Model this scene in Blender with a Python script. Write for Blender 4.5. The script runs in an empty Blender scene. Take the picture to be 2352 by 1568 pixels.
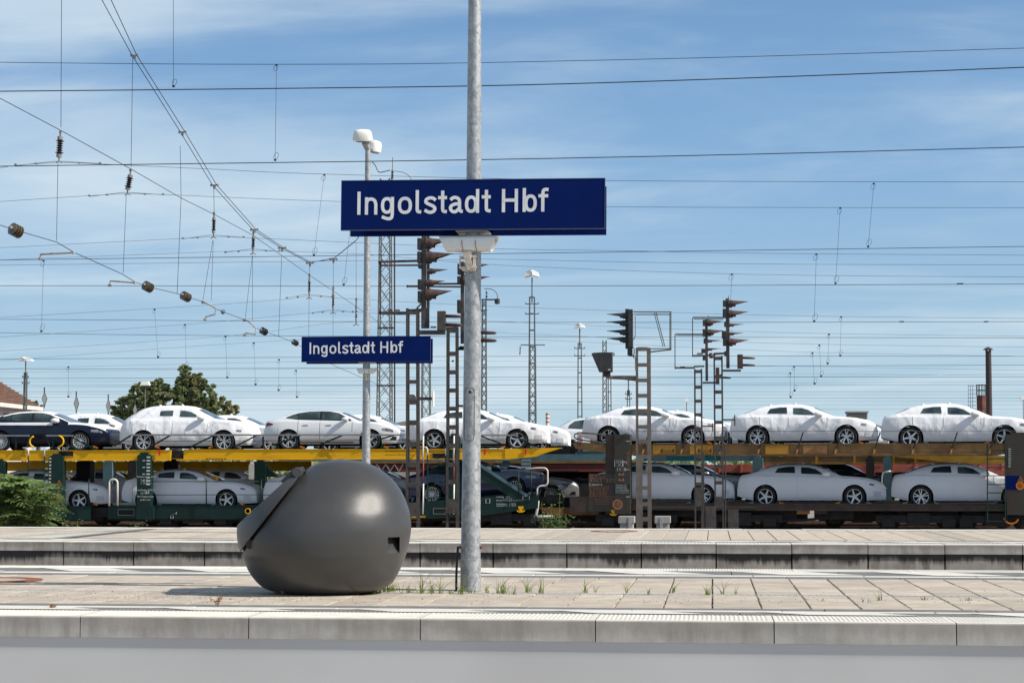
import bpy, bmesh, math, random
from mathutils import Vector, Matrix
from math import sin, cos, pi, sqrt, radians, atan2, tan

C = bpy.context.scene.collection
SC = bpy.context.scene

# ------------------------------------------------------------------ camera
FPX = 4300.0                       # focal length measured on a 2352 px wide frame
YAW, PITCH, EYE = radians(6.1), radians(4.22), 0.916
cam_d = bpy.data.cameras.new('camera')
cam = bpy.data.objects.new('camera', cam_d); C.objects.link(cam)
cam_d.sensor_width = 36.0
cam_d.lens = 36.0 * FPX / 2352.0
cam_d.clip_start, cam_d.clip_end = 0.1, 6000
cam.location = (0, 0, EYE)
cam.rotation_euler = (radians(90) + PITCH, 0, YAW)
SC.camera = cam

# ------------------------------------------------------------------ world and sun
SUN_EL, SUN_AZ = radians(41), radians(11)      # azimuth: from +X towards the camera side (-Y)
SDIR = Vector((cos(SUN_EL) * cos(SUN_AZ), -cos(SUN_EL) * sin(SUN_AZ), sin(SUN_EL)))
world = bpy.data.worlds.new('World'); SC.world = world
world.use_nodes = True
nt = world.node_tree; nt.nodes.clear()
def N(t, typ, **kw):
    n = t.nodes.new(typ)
    for k, v in kw.items(): setattr(n, k, v)
    return n
wo = N(nt, 'ShaderNodeOutputWorld'); bg = N(nt, 'ShaderNodeBackground')
bg.inputs['Strength'].default_value = 0.105
sky = N(nt, 'ShaderNodeTexSky', sky_type='NISHITA')
sky.sun_disc = False
sky.sun_elevation = SUN_EL
sky.sun_rotation = atan2(SDIR.x, SDIR.y)
sky.air_density, sky.dust_density, sky.ozone_density = 1.0, 0.35, 2.6
sky.altitude = 370
tc = N(nt, 'ShaderNodeTexCoord')
sep = N(nt, 'ShaderNodeSeparateXYZ'); nt.links.new(tc.outputs['Generated'], sep.inputs[0])
def MATH(t, op, a, b=None, clamp=False):
    n = N(t, 'ShaderNodeMath', operation=op); n.use_clamp = clamp
    for i, v in enumerate((a, b)):
        if v is None: continue
        if isinstance(v, (int, float)): n.inputs[i].default_value = v
        else: t.links.new(v, n.inputs[i])
    return n.outputs[0]
den = MATH(nt, 'ADD', MATH(nt, 'MAXIMUM', sep.outputs['Z'], 0.0), 0.16)
px = MATH(nt, 'DIVIDE', sep.outputs['X'], den); py = MATH(nt, 'DIVIDE', sep.outputs['Y'], den)
comb = N(nt, 'ShaderNodeCombineXYZ'); nt.links.new(px, comb.inputs[0]); nt.links.new(py, comb.inputs[1])
def cloud(scale, rot, sx, sy, lo, hi, detail, dist, off):
    mp = N(nt, 'ShaderNodeMapping'); mp.inputs['Rotation'].default_value = (0, 0, rot)
    mp.inputs['Scale'].default_value = (sx, sy, 1); mp.inputs['Location'].default_value = off
    nt.links.new(comb.outputs[0], mp.inputs[0])
    ns = N(nt, 'ShaderNodeTexNoise'); ns.inputs['Scale'].default_value = scale
    ns.inputs['Detail'].default_value = detail; ns.inputs['Roughness'].default_value = 0.55
    ns.inputs['Distortion'].default_value = dist
    nt.links.new(mp.outputs[0], ns.inputs['Vector'])
    mr = N(nt, 'ShaderNodeMapRange', interpolation_type='SMOOTHSTEP'); mr.inputs[1].default_value = lo; mr.inputs[2].default_value = hi
    nt.links.new(ns.outputs[0], mr.inputs[0]); return mr.outputs[0]
c1 = cloud(0.95, radians(-24), 0.6, 1.0, 0.40, 0.67, 8, 0.7, (4.4, 0.9, 0))
c2 = cloud(2.6, radians(20), 0.55, 1.25, 0.42, 0.80, 9, 1.0, (7.3, 4.2, 0))
cl = MATH(nt, 'MINIMUM', MATH(nt, 'ADD', MATH(nt, 'MULTIPLY', c1, 0.72), MATH(nt, 'MULTIPLY', c2, 0.30)), 0.8)
tint = N(nt, 'ShaderNodeHueSaturation'); tint.inputs['Saturation'].default_value = 1.0
nt.links.new(sky.outputs[0], tint.inputs['Color'])
gain = N(nt, 'ShaderNodeMix', data_type='RGBA', blend_type='MULTIPLY'); gain.inputs[0].default_value = 1
nt.links.new(tint.outputs[0], gain.inputs[6]); gain.inputs[7].default_value = (0.72, 0.72, 0.73, 1)
# the pale air towards the horizon, the same all the way round
lowc = N(nt, 'ShaderNodeMix', data_type='RGBA'); hz = MATH(nt, 'POWER', MATH(nt, 'SUBTRACT', 1.0, MATH(nt, 'MINIMUM', MATH(nt, 'MULTIPLY', MATH(nt, 'MAXIMUM', sep.outputs['Z'], 0.0), 3.2), 1.0)), 1.7)
nt.links.new(hz, lowc.inputs[0]); lowc.inputs[6].default_value = (1.2, 2.72, 5.1, 1); lowc.inputs[7].default_value = (3.6, 4.95, 5.6, 1)
lowf = N(nt, 'ShaderNodeMapRange', interpolation_type='SMOOTHSTEP'); lowf.inputs[1].default_value = 0.45; lowf.inputs[2].default_value = 0.10; lowf.inputs[4].default_value = 0.85
nt.links.new(sep.outputs['Z'], lowf.inputs[0])
airm = N(nt, 'ShaderNodeMix', data_type='RGBA'); nt.links.new(lowf.outputs[0], airm.inputs[0]); nt.links.new(gain.outputs[2], airm.inputs[6]); nt.links.new(lowc.outputs[2], airm.inputs[7])
mixc = N(nt, 'ShaderNodeMix', data_type='RGBA')
nt.links.new(cl, mixc.inputs[0]); nt.links.new(airm.outputs[2], mixc.inputs[6])
mixc.inputs[7].default_value = (4.8, 5.7, 6.3, 1)
nt.links.new(mixc.outputs[2], bg.inputs[0]); nt.links.new(bg.outputs[0], wo.inputs[0])

sun_d = bpy.data.lights.new('sun', 'SUN'); sun = bpy.data.objects.new('sun', sun_d); C.objects.link(sun)
sun_d.energy = 4.25; sun_d.angle = radians(0.53); sun_d.color = (1.0, 0.94, 0.84)
sun.rotation_euler = SDIR.to_track_quat('Z', 'Y').to_euler()
sun.location = SDIR * 60

vs = SC.view_settings
vs.view_transform = 'Standard'; vs.look = 'None'; vs.gamma = 1; vs.use_curve_mapping = False
vs.exposure = 0.42

# ------------------------------------------------------------------ pixels of the photograph to places
_F = Vector((-sin(YAW) * cos(PITCH), cos(YAW) * cos(PITCH), sin(PITCH)))
_R = Vector((cos(YAW), sin(YAW), 0)); _U = _R.cross(_F)
_O = Vector((0, 0, EYE))
def ray(xd, yd): return _F + _R * ((xd - 1176) / FPX) + _U * ((784 - yd) / FPX)
def PY(xd, yd, Y):
    d = ray(xd, yd); return _O + d * (Y / d.y)
def PZ(xd, yd, z):
    d = ray(xd, yd); return _O + d * ((z - EYE) / d.z)
def PX(xd, yd, X):
    d = ray(xd, yd); return _O + d * (X / d.x)
class Frame:                       # a vertical plane along a track: s runs along it, z up, n away from the camera
    def __init__(self, org, ang): self.o, self.a = Vector(org), ang; self.t = Vector((cos(ang), sin(ang), 0)); self.n = Vector((-sin(ang), cos(ang), 0))
    def at(self, xd, yd, n=0.0):
        d = ray(xd, yd); o = self.o + self.n * n
        k = (o - _O).dot(self.n) / d.dot(self.n); p = _O + d * k - self.o
        return p.dot(self.t), p.z

# ------------------------------------------------------------------ materials
MATS = {}
def mat(name, c, c2=None, vs_=4.0, rough=0.6, metal=0.0, bump=0.0, bs=40.0, st=(1, 1, 1), lo=0.4, hi=0.62, spec=0.5, detail=5, coat=0.0, rnd=0.0):
    if name in MATS: return MATS[name]
    m = bpy.data.materials.new(name); m.use_nodes = True; t = m.node_tree
    b = t.nodes['Principled BSDF']; b.inputs['Roughness'].default_value = rough; b.inputs['Metallic'].default_value = metal
    b.inputs['Specular IOR Level'].default_value = spec
    if coat: b.inputs['Coat Weight'].default_value = coat; b.inputs['Coat Roughness'].default_value = 0.04
    if c2 is None: c2 = tuple(v * 0.86 for v in c)
    tcn = N(t, 'ShaderNodeTexCoord'); oi = N(t, 'ShaderNodeObjectInfo')
    ad = N(t, 'ShaderNodeVectorMath', operation='MULTIPLY_ADD'); t.links.new(oi.outputs['Random'], ad.inputs[0])
    ad.inputs[1].default_value = (31, 17, 23); t.links.new(tcn.outputs['Object'], ad.inputs[2])
    mp = N(t, 'ShaderNodeMapping'); mp.inputs['Scale'].default_value = st; t.links.new(ad.outputs[0], mp.inputs[0])
    ns = N(t, 'ShaderNodeTexNoise'); ns.inputs['Scale'].default_value = vs_; ns.inputs['Detail'].default_value = detail
    t.links.new(mp.outputs[0], ns.inputs['Vector'])
    mr = N(t, 'ShaderNodeMapRange'); mr.inputs[1].default_value = lo; mr.inputs[2].default_value = hi; t.links.new(ns.outputs[0], mr.inputs[0])
    mx = N(t, 'ShaderNodeMix', data_type='RGBA'); t.links.new(mr.outputs[0], mx.inputs[0])
    mx.inputs[6].default_value = (*c, 1); mx.inputs[7].default_value = (*c2, 1)
    out = mx.outputs[2]
    if rnd:
        hs = N(t, 'ShaderNodeHueSaturation'); k = N(t, 'ShaderNodeMapRange'); k.inputs[3].default_value = 1 - rnd; k.inputs[4].default_value = 1 + rnd
        t.links.new(oi.outputs['Random'], k.inputs[0]); t.links.new(k.outputs[0], hs.inputs['Value']); t.links.new(out, hs.inputs['Color']); out = hs.outputs[0]
    t.links.new(out, b.inputs['Base Color'])
    if bump:
        n2 = N(t, 'ShaderNodeTexNoise'); n2.inputs['Scale'].default_value = bs; n2.inputs['Detail'].default_value = 4
        t.links.new(mp.outputs[0], n2.inputs['Vector'])
        bp = N(t, 'ShaderNodeBump'); bp.inputs['Strength'].default_value = bump; bp.inputs['Distance'].default_value = 0.02
        t.links.new(n2.outputs[0], bp.inputs['Height']); t.links.new(bp.outputs[0], b.inputs['Normal'])
    MATS[name] = m; m['_p'] = 1
    return m

def mat_concrete(name, c, stain, fine, streak=1.0, drip=None, rnd=0.0):
    """cast concrete: cloudy, pitted, with rain streaks running down from the upper edge"""
    m = mat(name, c, tuple(v * 0.82 for v in c), 5.0, 0.85, bump=0.10, bs=140, rnd=rnd); t = m.node_tree; b = t.nodes['Principled BSDF']
    prev = b.inputs['Base Color'].links[0].from_socket
    tcn = N(t, 'ShaderNodeTexCoord'); g = N(t, 'ShaderNodeNewGeometry')
    mp = N(t, 'ShaderNodeMapping'); mp.inputs['Scale'].default_value = (7.0, 7.0, 0.9); t.links.new(g.outputs['Position'], mp.inputs[0])
    ns = N(t, 'ShaderNodeTexNoise'); ns.inputs['Scale'].default_value = 1.0; ns.inputs['Detail'].default_value = 7; ns.inputs['Roughness'].default_value = 0.62
    t.links.new(mp.outputs[0], ns.inputs['Vector'])
    mr = N(t, 'ShaderNodeMapRange'); mr.inputs[1].default_value = 0.47; mr.inputs[2].default_value = 0.74; mr.inputs[4].default_value = 0.75 * streak
    t.links.new(ns.outputs[0], mr.inputs[0])
    mx = N(t, 'ShaderNodeMix', data_type='RGBA'); t.links.new(mr.outputs[0], mx.inputs[0]); t.links.new(prev, mx.inputs[6]); mx.inputs[7].default_value = (*stain, 1)
    # pits and specks
    n2 = N(t, 'ShaderNodeTexVoronoi'); n2.inputs['Scale'].default_value = fine; t.links.new(g.outputs['Position'], n2.inputs['Vector'])
    n3 = N(t, 'ShaderNodeTexNoise'); n3.inputs['Scale'].default_value = 3.0; t.links.new(g.outputs['Position'], n3.inputs['Vector'])
    thr = MATH(t, 'MULTIPLY', n3.outputs[0], 0.28)
    spk = MATH(t, 'LESS_THAN', n2.outputs['Distance'], thr)
    mx2 = N(t, 'ShaderNodeMix', data_type='RGBA'); t.links.new(MATH(t, 'MULTIPLY', spk, 0.45), mx2.inputs[0]); t.links.new(mx.outputs[2], mx2.inputs[6]); mx2.inputs[7].default_value = (*[v * 0.6 for v in stain], 1)
    out = mx2.outputs[2]
    if drip:                                   # dirt runs: (upper edge, longest run, strength, colour)
        zt, ln, k, dc = drip; sp = N(t, 'ShaderNodeSeparateXYZ'); t.links.new(g.outputs['Position'], sp.inputs[0])
        mq = N(t, 'ShaderNodeMapping'); mq.inputs['Scale'].default_value = (13, 0.4, 0.5); t.links.new(g.outputs['Position'], mq.inputs[0])
        nq = N(t, 'ShaderNodeTexNoise'); nq.inputs['Scale'].default_value = 1.0; nq.inputs['Detail'].default_value = 6; nq.inputs['Roughness'].default_value = 0.7; t.links.new(mq.outputs[0], nq.inputs['Vector'])
        mq2 = N(t, 'ShaderNodeMapping'); mq2.inputs['Scale'].default_value = (1.1, 0.3, 0.3); t.links.new(g.outputs['Position'], mq2.inputs[0])
        nb = N(t, 'ShaderNodeTexNoise'); nb.inputs['Scale'].default_value = 1.0; t.links.new(mq2.outputs[0], nb.inputs['Vector'])
        rl = MATH(t, 'MULTIPLY', MATH(t, 'MULTIPLY', nq.outputs[0], nb.outputs[0]), ln * 4.0)
        dpt = MATH(t, 'SUBTRACT', zt, sp.outputs['Z']); dv = MATH(t, 'DIVIDE', MATH(t, 'SUBTRACT', rl, dpt), ln * 0.55, clamp=True)
        md = N(t, 'ShaderNodeMix', data_type='RGBA'); t.links.new(MATH(t, 'MULTIPLY', dv, k), md.inputs[0]); t.links.new(out, md.inputs[6]); md.inputs[7].default_value = (*dc, 1); out = md.outputs[2]
    t.links.new(out, b.inputs['Base Color'])
    return m

def mat_galv(name):
    m = bpy.data.materials.new(name); m.use_nodes = True; t = m.node_tree; b = t.nodes['Principled BSDF']
    tcn = N(t, 'ShaderNodeTexCoord')
    mp = N(t, 'ShaderNodeMapping'); mp.inputs['Scale'].default_value = (1, 1, 0.75); t.links.new(tcn.outputs['Object'], mp.inputs[0])
    n0 = N(t, 'ShaderNodeTexNoise'); n0.inputs['Scale'].default_value = 22; t.links.new(mp.outputs[0], n0.inputs['Vector'])
    mxv = N(t, 'ShaderNodeMix', data_type='VECTOR'); mxv.inputs[0].default_value = 0.05; t.links.new(mp.outputs[0], mxv.inputs[4]); t.links.new(n0.outputs['Color'], mxv.inputs[5])
    v = N(t, 'ShaderNodeTexVoronoi'); v.inputs['Scale'].default_value = 34; t.links.new(mxv.outputs[1], v.inputs['Vector'])
    v2 = N(t, 'ShaderNodeTexVoronoi'); v2.inputs['Scale'].default_value = 95; t.links.new(mxv.outputs[1], v2.inputs['Vector'])
    s1 = N(t, 'ShaderNodeSeparateColor'); t.links.new(v.outputs['Color'], s1.inputs[0]); s2 = N(t, 'ShaderNodeSeparateColor'); t.links.new(v2.outputs['Color'], s2.inputs[0])
    k = MATH(t, 'ADD', MATH(t, 'MULTIPLY', s1.outputs[0], 0.6), MATH(t, 'MULTIPLY', s2.outputs[0], 0.4))
    cr = N(t, 'ShaderNodeMix', data_type='RGBA'); t.links.new(k, cr.inputs[0]); cr.inputs[6].default_value = (0.21, 0.222, 0.235, 1); cr.inputs[7].default_value = (0.46, 0.47, 0.48, 1)
    t.links.new(cr.outputs[2], b.inputs['Base Color']); b.inputs['Metallic'].default_value = 0.35
    r = N(t, 'ShaderNodeMapRange'); r.inputs[3].default_value = 0.42; r.inputs[4].default_value = 0.62; t.links.new(k, r.inputs[0]); t.links.new(r.outputs[0], b.inputs['Roughness'])
    MATS[name] = m; return m

def mat_cover(name, c, amt=1.0):
    """thin white transport fleece pulled over a car: fans of wrinkles, seams"""
    m = bpy.data.materials.new(name); m.use_nodes = True; t = m.node_tree; b = t.nodes['Principled BSDF']
    b.inputs['Roughness'].default_value = 0.62; b.inputs['Base Color'].default_value = (*c, 1)
    b.inputs['Specular IOR Level'].default_value = 0.35
    tcn = N(t, 'ShaderNodeTexCoord'); oi = N(t, 'ShaderNodeObjectInfo')
    ad = N(t, 'ShaderNodeVectorMath', operation='MULTIPLY_ADD'); t.links.new(oi.outputs['Random'], ad.inputs[0])
    ad.inputs[1].default_value = (31, 17, 23); t.links.new(tcn.outputs['Object'], ad.inputs[2])
    hs = []
    for i, (rot, st, sc) in enumerate(((0.55, (1.0, 1, 0.28), 6.5), (-0.5, (1.0, 1, 0.3), 5.0), (0.0, (0.6, 1, 1.0), 3.0))):
        mp = N(t, 'ShaderNodeMapping'); mp.inputs['Rotation'].default_value = (0, rot, 0); mp.inputs['Scale'].default_value = st; t.links.new(ad.outputs[0], mp.inputs[0])
        ns = N(t, 'ShaderNodeTexNoise'); ns.inputs['Scale'].default_value = sc; ns.inputs['Detail'].default_value = 2.2; ns.inputs['Distortion'].default_value = 0.35
        t.links.new(mp.outputs[0], ns.inputs['Vector'])
        hs.append(ns.outputs[0])
    msk = N(t, 'ShaderNodeTexNoise'); msk.inputs['Scale'].default_value = 1.6; t.links.new(ad.outputs[0], msk.inputs['Vector'])
    mr = N(t, 'ShaderNodeMapRange'); mr.inputs[1].default_value = 0.42; mr.inputs[2].default_value = 0.6; t.links.new(msk.outputs[0], mr.inputs[0])
    mx = N(t, 'ShaderNodeMix', data_type='FLOAT'); t.links.new(mr.outputs[0], mx.inputs[0]); t.links.new(hs[0], mx.inputs[2]); t.links.new(hs[1], mx.inputs[3])
    m2 = N(t, 'ShaderNodeTexNoise'); m2.inputs['Scale'].default_value = 2.3; m2.inputs['Detail'].default_value = 1; t.links.new(tcn.outputs['Object'], m2.inputs['Vector'])
    mr2 = N(t, 'ShaderNodeMapRange'); mr2.inputs[1].default_value = 0.42; mr2.inputs[2].default_value = 0.66; mr2.inputs[3].default_value = 0.12; t.links.new(m2.outputs[0], mr2.inputs[0])
    h = MATH(t, 'ADD', MATH(t, 'MULTIPLY', mx.outputs[0], mr2.outputs[0]), MATH(t, 'MULTIPLY', hs[2], 0.10))
    bp = N(t, 'ShaderNodeBump'); bp.inputs['Strength'].default_value = 0.55 * amt; bp.inputs['Distance'].default_value = 0.07
    t.links.new(h, bp.inputs['Height']); t.links.new(bp.outputs[0], b.inputs['Normal'])
    MATS[name] = m; return m

def mat_plastic_bin(name):
    m = mat(name, (0.056, 0.055, 0.055), (0.045, 0.044, 0.044), 2.2, 0.335, bump=0.13, bs=300); return m

M_BEIGE = None
M_GREYP = mat('paving_grey', (0.185, 0.18, 0.175), (0.14, 0.135, 0.13), 8, 0.9, bump=0.35, bs=110)
M_WHITEP = mat('paint_white_line', (0.65, 0.625, 0.565), (0.50, 0.48, 0.43), 6, 0.75, bump=0.15, bs=80, lo=0.5, hi=0.75)
M_RIB = mat('ribbed_white_concrete', (0.64, 0.61, 0.545), (0.54, 0.51, 0.45), 7, 0.8, bump=0.1, bs=90, lo=0.45, hi=0.75)
M_COPE = mat_concrete('coping_concrete', (0.56, 0.525, 0.475), (0.25, 0.21, 0.17), 70, 0.75, (-0.004, 0.11, 0.32, (0.20, 0.165, 0.13)))
M_COPE2 = mat_concrete('coping_concrete_weathered', (0.52, 0.475, 0.425), (0.15, 0.11, 0.085), 60, 0.8, (0.0, 0.09, 0.4, (0.18, 0.14, 0.105)))
M_WALL = mat('smooth_grey_concrete', (0.70, 0.685, 0.66), (0.645, 0.63, 0.605), 0.7, 0.9)
M_WALL2 = mat_concrete('stained_wall_concrete', (0.46, 0.405, 0.345), (0.07, 0.056, 0.043), 40, 0.8, (-0.138, 0.15, 0.92, (0.028, 0.024, 0.020)))
M_BEIGE = mat_concrete('paving_beige', (0.495, 0.425, 0.345), (0.31, 0.25, 0.19), 85, 0.6, rnd=0.12)
M_JOINT = mat('joint_filler', (0.035, 0.033, 0.03), rough=0.95)
M_SOIL = mat('joint_soil', (0.13, 0.11, 0.09), rough=0.95)
M_BALLAST = mat('ballast', (0.29, 0.245, 0.22), (0.17, 0.14, 0.125), 14, 0.95, bump=0.9, bs=20)
M_RAIL = mat('rail_steel', (0.16, 0.10, 0.07), (0.10, 0.06, 0.045), 6, 0.6, 0.5)
M_GALV = mat_galv('galvanised_steel')
M_SIGNB = mat('sign_blue', (0.0005, 0.0105, 0.092), (0.0008, 0.012, 0.102), 3, 0.5, spec=0.08)
M_SIGNW = mat('sign_letter_white', (0.78, 0.79, 0.80), rough=0.5)
M_SIGNF = mat('sign_back_grey', (0.33, 0.34, 0.35), rough=0.5, metal=0.4)
M_WHITEPL = mat('white_plastic', (0.80, 0.79, 0.76), (0.72, 0.71, 0.67), 3, 0.45)
M_LAMPG = mat('lamp_glass', (0.30, 0.29, 0.25), rough=0.15)
M_BIN = mat_plastic_bin('dark_grey_plastic')
M_BLACK = mat('black_rubber_and_shade', (0.012, 0.012, 0.013), rough=0.6)
M_RUST = mat('rusty_iron', (0.32, 0.10, 0.04), (0.15, 0.055, 0.03), 14, 0.85, bump=0.4, bs=60)
M_WIRE = mat('wire_dark', (0.018, 0.02, 0.026), rough=0.5, metal=0.3)
M_CAST = mat('cast_fitting_grey', (0.30, 0.29, 0.27), (0.2, 0.19, 0.18), 20, 0.6, 0.3)
M_PORC = mat('brown_porcelain', (0.022, 0.012, 0.010), rough=0.18, coat=0.6)
M_GLASSI = mat('insulator_glass', (0.16, 0.115, 0.06), (0.09, 0.07, 0.045), 8, 0.2, coat=0.5)
M_GLASSD = mat('insulator_dark', (0.03, 0.033, 0.03), rough=0.2, coat=0.5)
M_MAST = mat('mast_grey_paint', (0.155, 0.165, 0.155), (0.11, 0.115, 0.105), 5, 0.6, bump=0.1)
M_MASTL = mat('mast_light_paint', (0.20, 0.205, 0.175), (0.145, 0.148, 0.125), 5, 0.6, bump=0.1)
M_SIGS = mat('signal_mast_brown', (0.082, 0.069, 0.060), (0.050, 0.042, 0.037), 7, 0.6, bump=0.15, bs=30)
M_SIGT = mat('signal_mast_taupe', (0.165, 0.135, 0.112), (0.125, 0.10, 0.083), 6, 0.6, bump=0.1, bs=30)
M_SIGD = mat('signal_black', (0.022, 0.022, 0.025), (0.035, 0.034, 0.035), 6, 0.55)
M_SIGR = mat('signal_rust', (0.10, 0.045, 0.03), (0.035, 0.028, 0.026), 7, 0.7, bump=0.2, bs=40)
M_YEL = mat('wagon_yellow', (0.80, 0.42, 0.004), (0.62, 0.30, 0.006), 1.6, 0.5, st=(.5, 1, 5), lo=.5, hi=.8, spec=0.25, bump=0.05, bs=12)
M_YELD = mat('wagon_yellow_dirty', (0.42, 0.23, 0.015), (0.34, 0.18, 0.012), 3, 0.6)
M_GREEN = mat('wagon_green', (0.0045, 0.027, 0.022), (0.0035, 0.019, 0.016), 2, 0.5, spec=0.3, bump=0.04, bs=14)
M_GREENL = mat('wagon_green_grey', (0.16, 0.20, 0.17), rough=0.6)
M_OCHRE = mat('wagon_ochre', (0.27, 0.145, 0.042), (0.17, 0.088, 0.03), 2.2, 0.6, bump=0.1, bs=15)
M_ORANGE = mat('wagon_panel_orange', (0.52, 0.255, 0.018), (0.46, 0.215, 0.018), 3, 0.55)
M_TANP = mat('wagon_panel_tan', (0.40, 0.20, 0.065), (0.35, 0.175, 0.055), 3, 0.55)
M_WBROWN = mat('wagon_brown', (0.066, 0.040, 0.030), (0.040, 0.025, 0.020), 3, 0.7, bump=0.1, bs=20)
M_OLIVE = mat('wagon_olive', (0.042, 0.040, 0.029), (0.050, 0.030, 0.020), 1.2, 0.55)
M_TEAL = mat('wagon_teal', (0.085, 0.165, 0.19), (0.06, 0.12, 0.145), 2, 0.55)
M_TEALB = mat('wagon_teal_bright', (0.012, 0.20, 0.23), rough=0.5)
M_RED = mat('wagon_red', (0.52, 0.135, 0.085), (0.44, 0.11, 0.07), 2, 0.6)
M_REDD = mat('wagon_dark_red', (0.22, 0.045, 0.04), (0.16, 0.035, 0.03), 2, 0.6)
M_UNDER = mat('underframe_dark', (0.018, 0.015, 0.014), (0.01, 0.009, 0.009), 5, 0.8)
M_HANDW = mat('handle_white', (0.75, 0.73, 0.66), rough=0.5)
M_TAGR = mat('tag_red', (0.65, 0.02, 0.02), rough=0.5)
M_WARN = mat('warning_orange', (0.75, 0.22, 0.01), rough=0.5)
M_MARK = mat('marking_white', (0.62, 0.62, 0.58), rough=0.6)
M_MARKO = mat('marking_faded_orange', (0.36, 0.165, 0.085), rough=0.7)
M_MARKK = mat('marking_black', (0.03, 0.025, 0.015), rough=0.6)
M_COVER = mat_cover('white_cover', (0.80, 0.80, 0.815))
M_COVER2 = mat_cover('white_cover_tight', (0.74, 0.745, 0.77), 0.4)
M_PWHITE = mat('car_paint_white', (0.72, 0.73, 0.74), (0.71, 0.72, 0.73), 2, 0.25, coat=0.8)
M_PNAVY = mat('car_paint_navy', (0.002, 0.006, 0.022), (0.002, 0.007, 0.026), 2, 0.3, coat=0.25, spec=0.3)
M_PBLUE = mat('car_paint_blue', (0.006, 0.024, 0.085), (0.005, 0.021, 0.075), 2, 0.28, coat=0.8)
M_PSILV = mat('car_paint_silver', (0.36, 0.37, 0.39), (0.34, 0.35, 0.37), 2, 0.28, 0.5, coat=0.8)
M_PGREY = mat('car_paint_dark_grey', (0.03, 0.033, 0.04), rough=0.28, coat=0.8)
M_FILM = mat('protective_film_white', (0.80, 0.80, 0.80), (0.76, 0.76, 0.77), 5, 0.45, bump=0.15, bs=9)
M_GLASS = mat('car_glass', (0.020, 0.036, 0.038), (0.06, 0.09, 0.09), 1.6, 0.06, coat=0.0, lo=0.45, hi=0.6, spec=0.6)  # paler blotches paint in the sky seen through the opaque panes
M_GLASSW = mat('windscreen_glass', (0.03, 0.045, 0.07), rough=0.04, spec=0.8)
M_TYRE = mat('tyre', (0.014, 0.014, 0.015), rough=0.75)
M_RIM = mat('alloy_rim', (0.74, 0.75, 0.77), rough=0.3, metal=0.5)
M_DARK = mat('shadowed_underbody', (0.008, 0.008, 0.009), rough=0.9)
M_HEADL = mat('headlight_clear', (0.30, 0.31, 0.33), (0.05, 0.05, 0.06), 14, 0.1, coat=1.0)
M_TAILL = mat('tail_light_red', (0.16, 0.006, 0.01), rough=0.15, coat=0.8)
M_GRILL = mat('grille_black', (0.012, 0.012, 0.014), rough=0.35)
M_BARK = mat('bark', (0.09, 0.07, 0.055), rough=0.9)
M_LEAFA = mat('ailanthus_leaf', (0.20, 0.27, 0.09), (0.12, 0.19, 0.05), 6, 0.5, rnd=0.35)
M_LEAFO = mat('oak_leaf', (0.235, 0.28, 0.12), (0.33, 0.245, 0.12), 0.35, 0.7, lo=0.53, hi=0.7)  # leaf colour lightened to carry the haze of distance
M_GRASS = mat('grass_blade', (0.12, 0.20, 0.03), (0.18, 0.22, 0.05), 5, 0.6)
M_WEED = mat('dry_weed', (0.24, 0.10, 0.045), (0.15, 0.06, 0.03), 30, 0.8)
M_PLASTER = mat('house_plaster', (0.60, 0.53, 0.47), rough=0.9)
M_ROOF = mat('roof_tile', (0.20, 0.105, 0.075), (0.14, 0.075, 0.055), 3, 0.85, bump=0.4, bs=10)
M_BRICK = mat('brick_rust', (0.22, 0.075, 0.045), (0.10, 0.045, 0.035), 1.2, 0.85)
M_STACK = mat('stack_brown', (0.055, 0.034, 0.036), (0.04, 0.025, 0.027), 1, 0.7)
M_SHED = mat('shed_grey', (0.36, 0.35, 0.33), (0.28, 0.27, 0.25), 1, 0.85)
M_BLOCK = mat_concrete('block_concrete', (0.42, 0.40, 0.37), (0.22, 0.20, 0.18), 30, 0.8)

def leafy(m, k=0.4):
    t = m.node_tree; b = t.nodes['Principled BSDF']; o = t.nodes['Material Output']; tr = N(t, 'ShaderNodeBsdfTranslucent'); mxs = N(t, 'ShaderNodeMixShader'); mxs.inputs[0].default_value = k
    t.links.new(b.inputs['Base Color'].links[0].from_socket, tr.inputs[0]); t.links.new(b.outputs[0], mxs.inputs[1]); t.links.new(tr.outputs[0], mxs.inputs[2]); t.links.new(mxs.outputs[0], o.inputs[0])
for m_ in (M_LEAFA, M_LEAFO, M_GRASS): leafy(m_)

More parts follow.
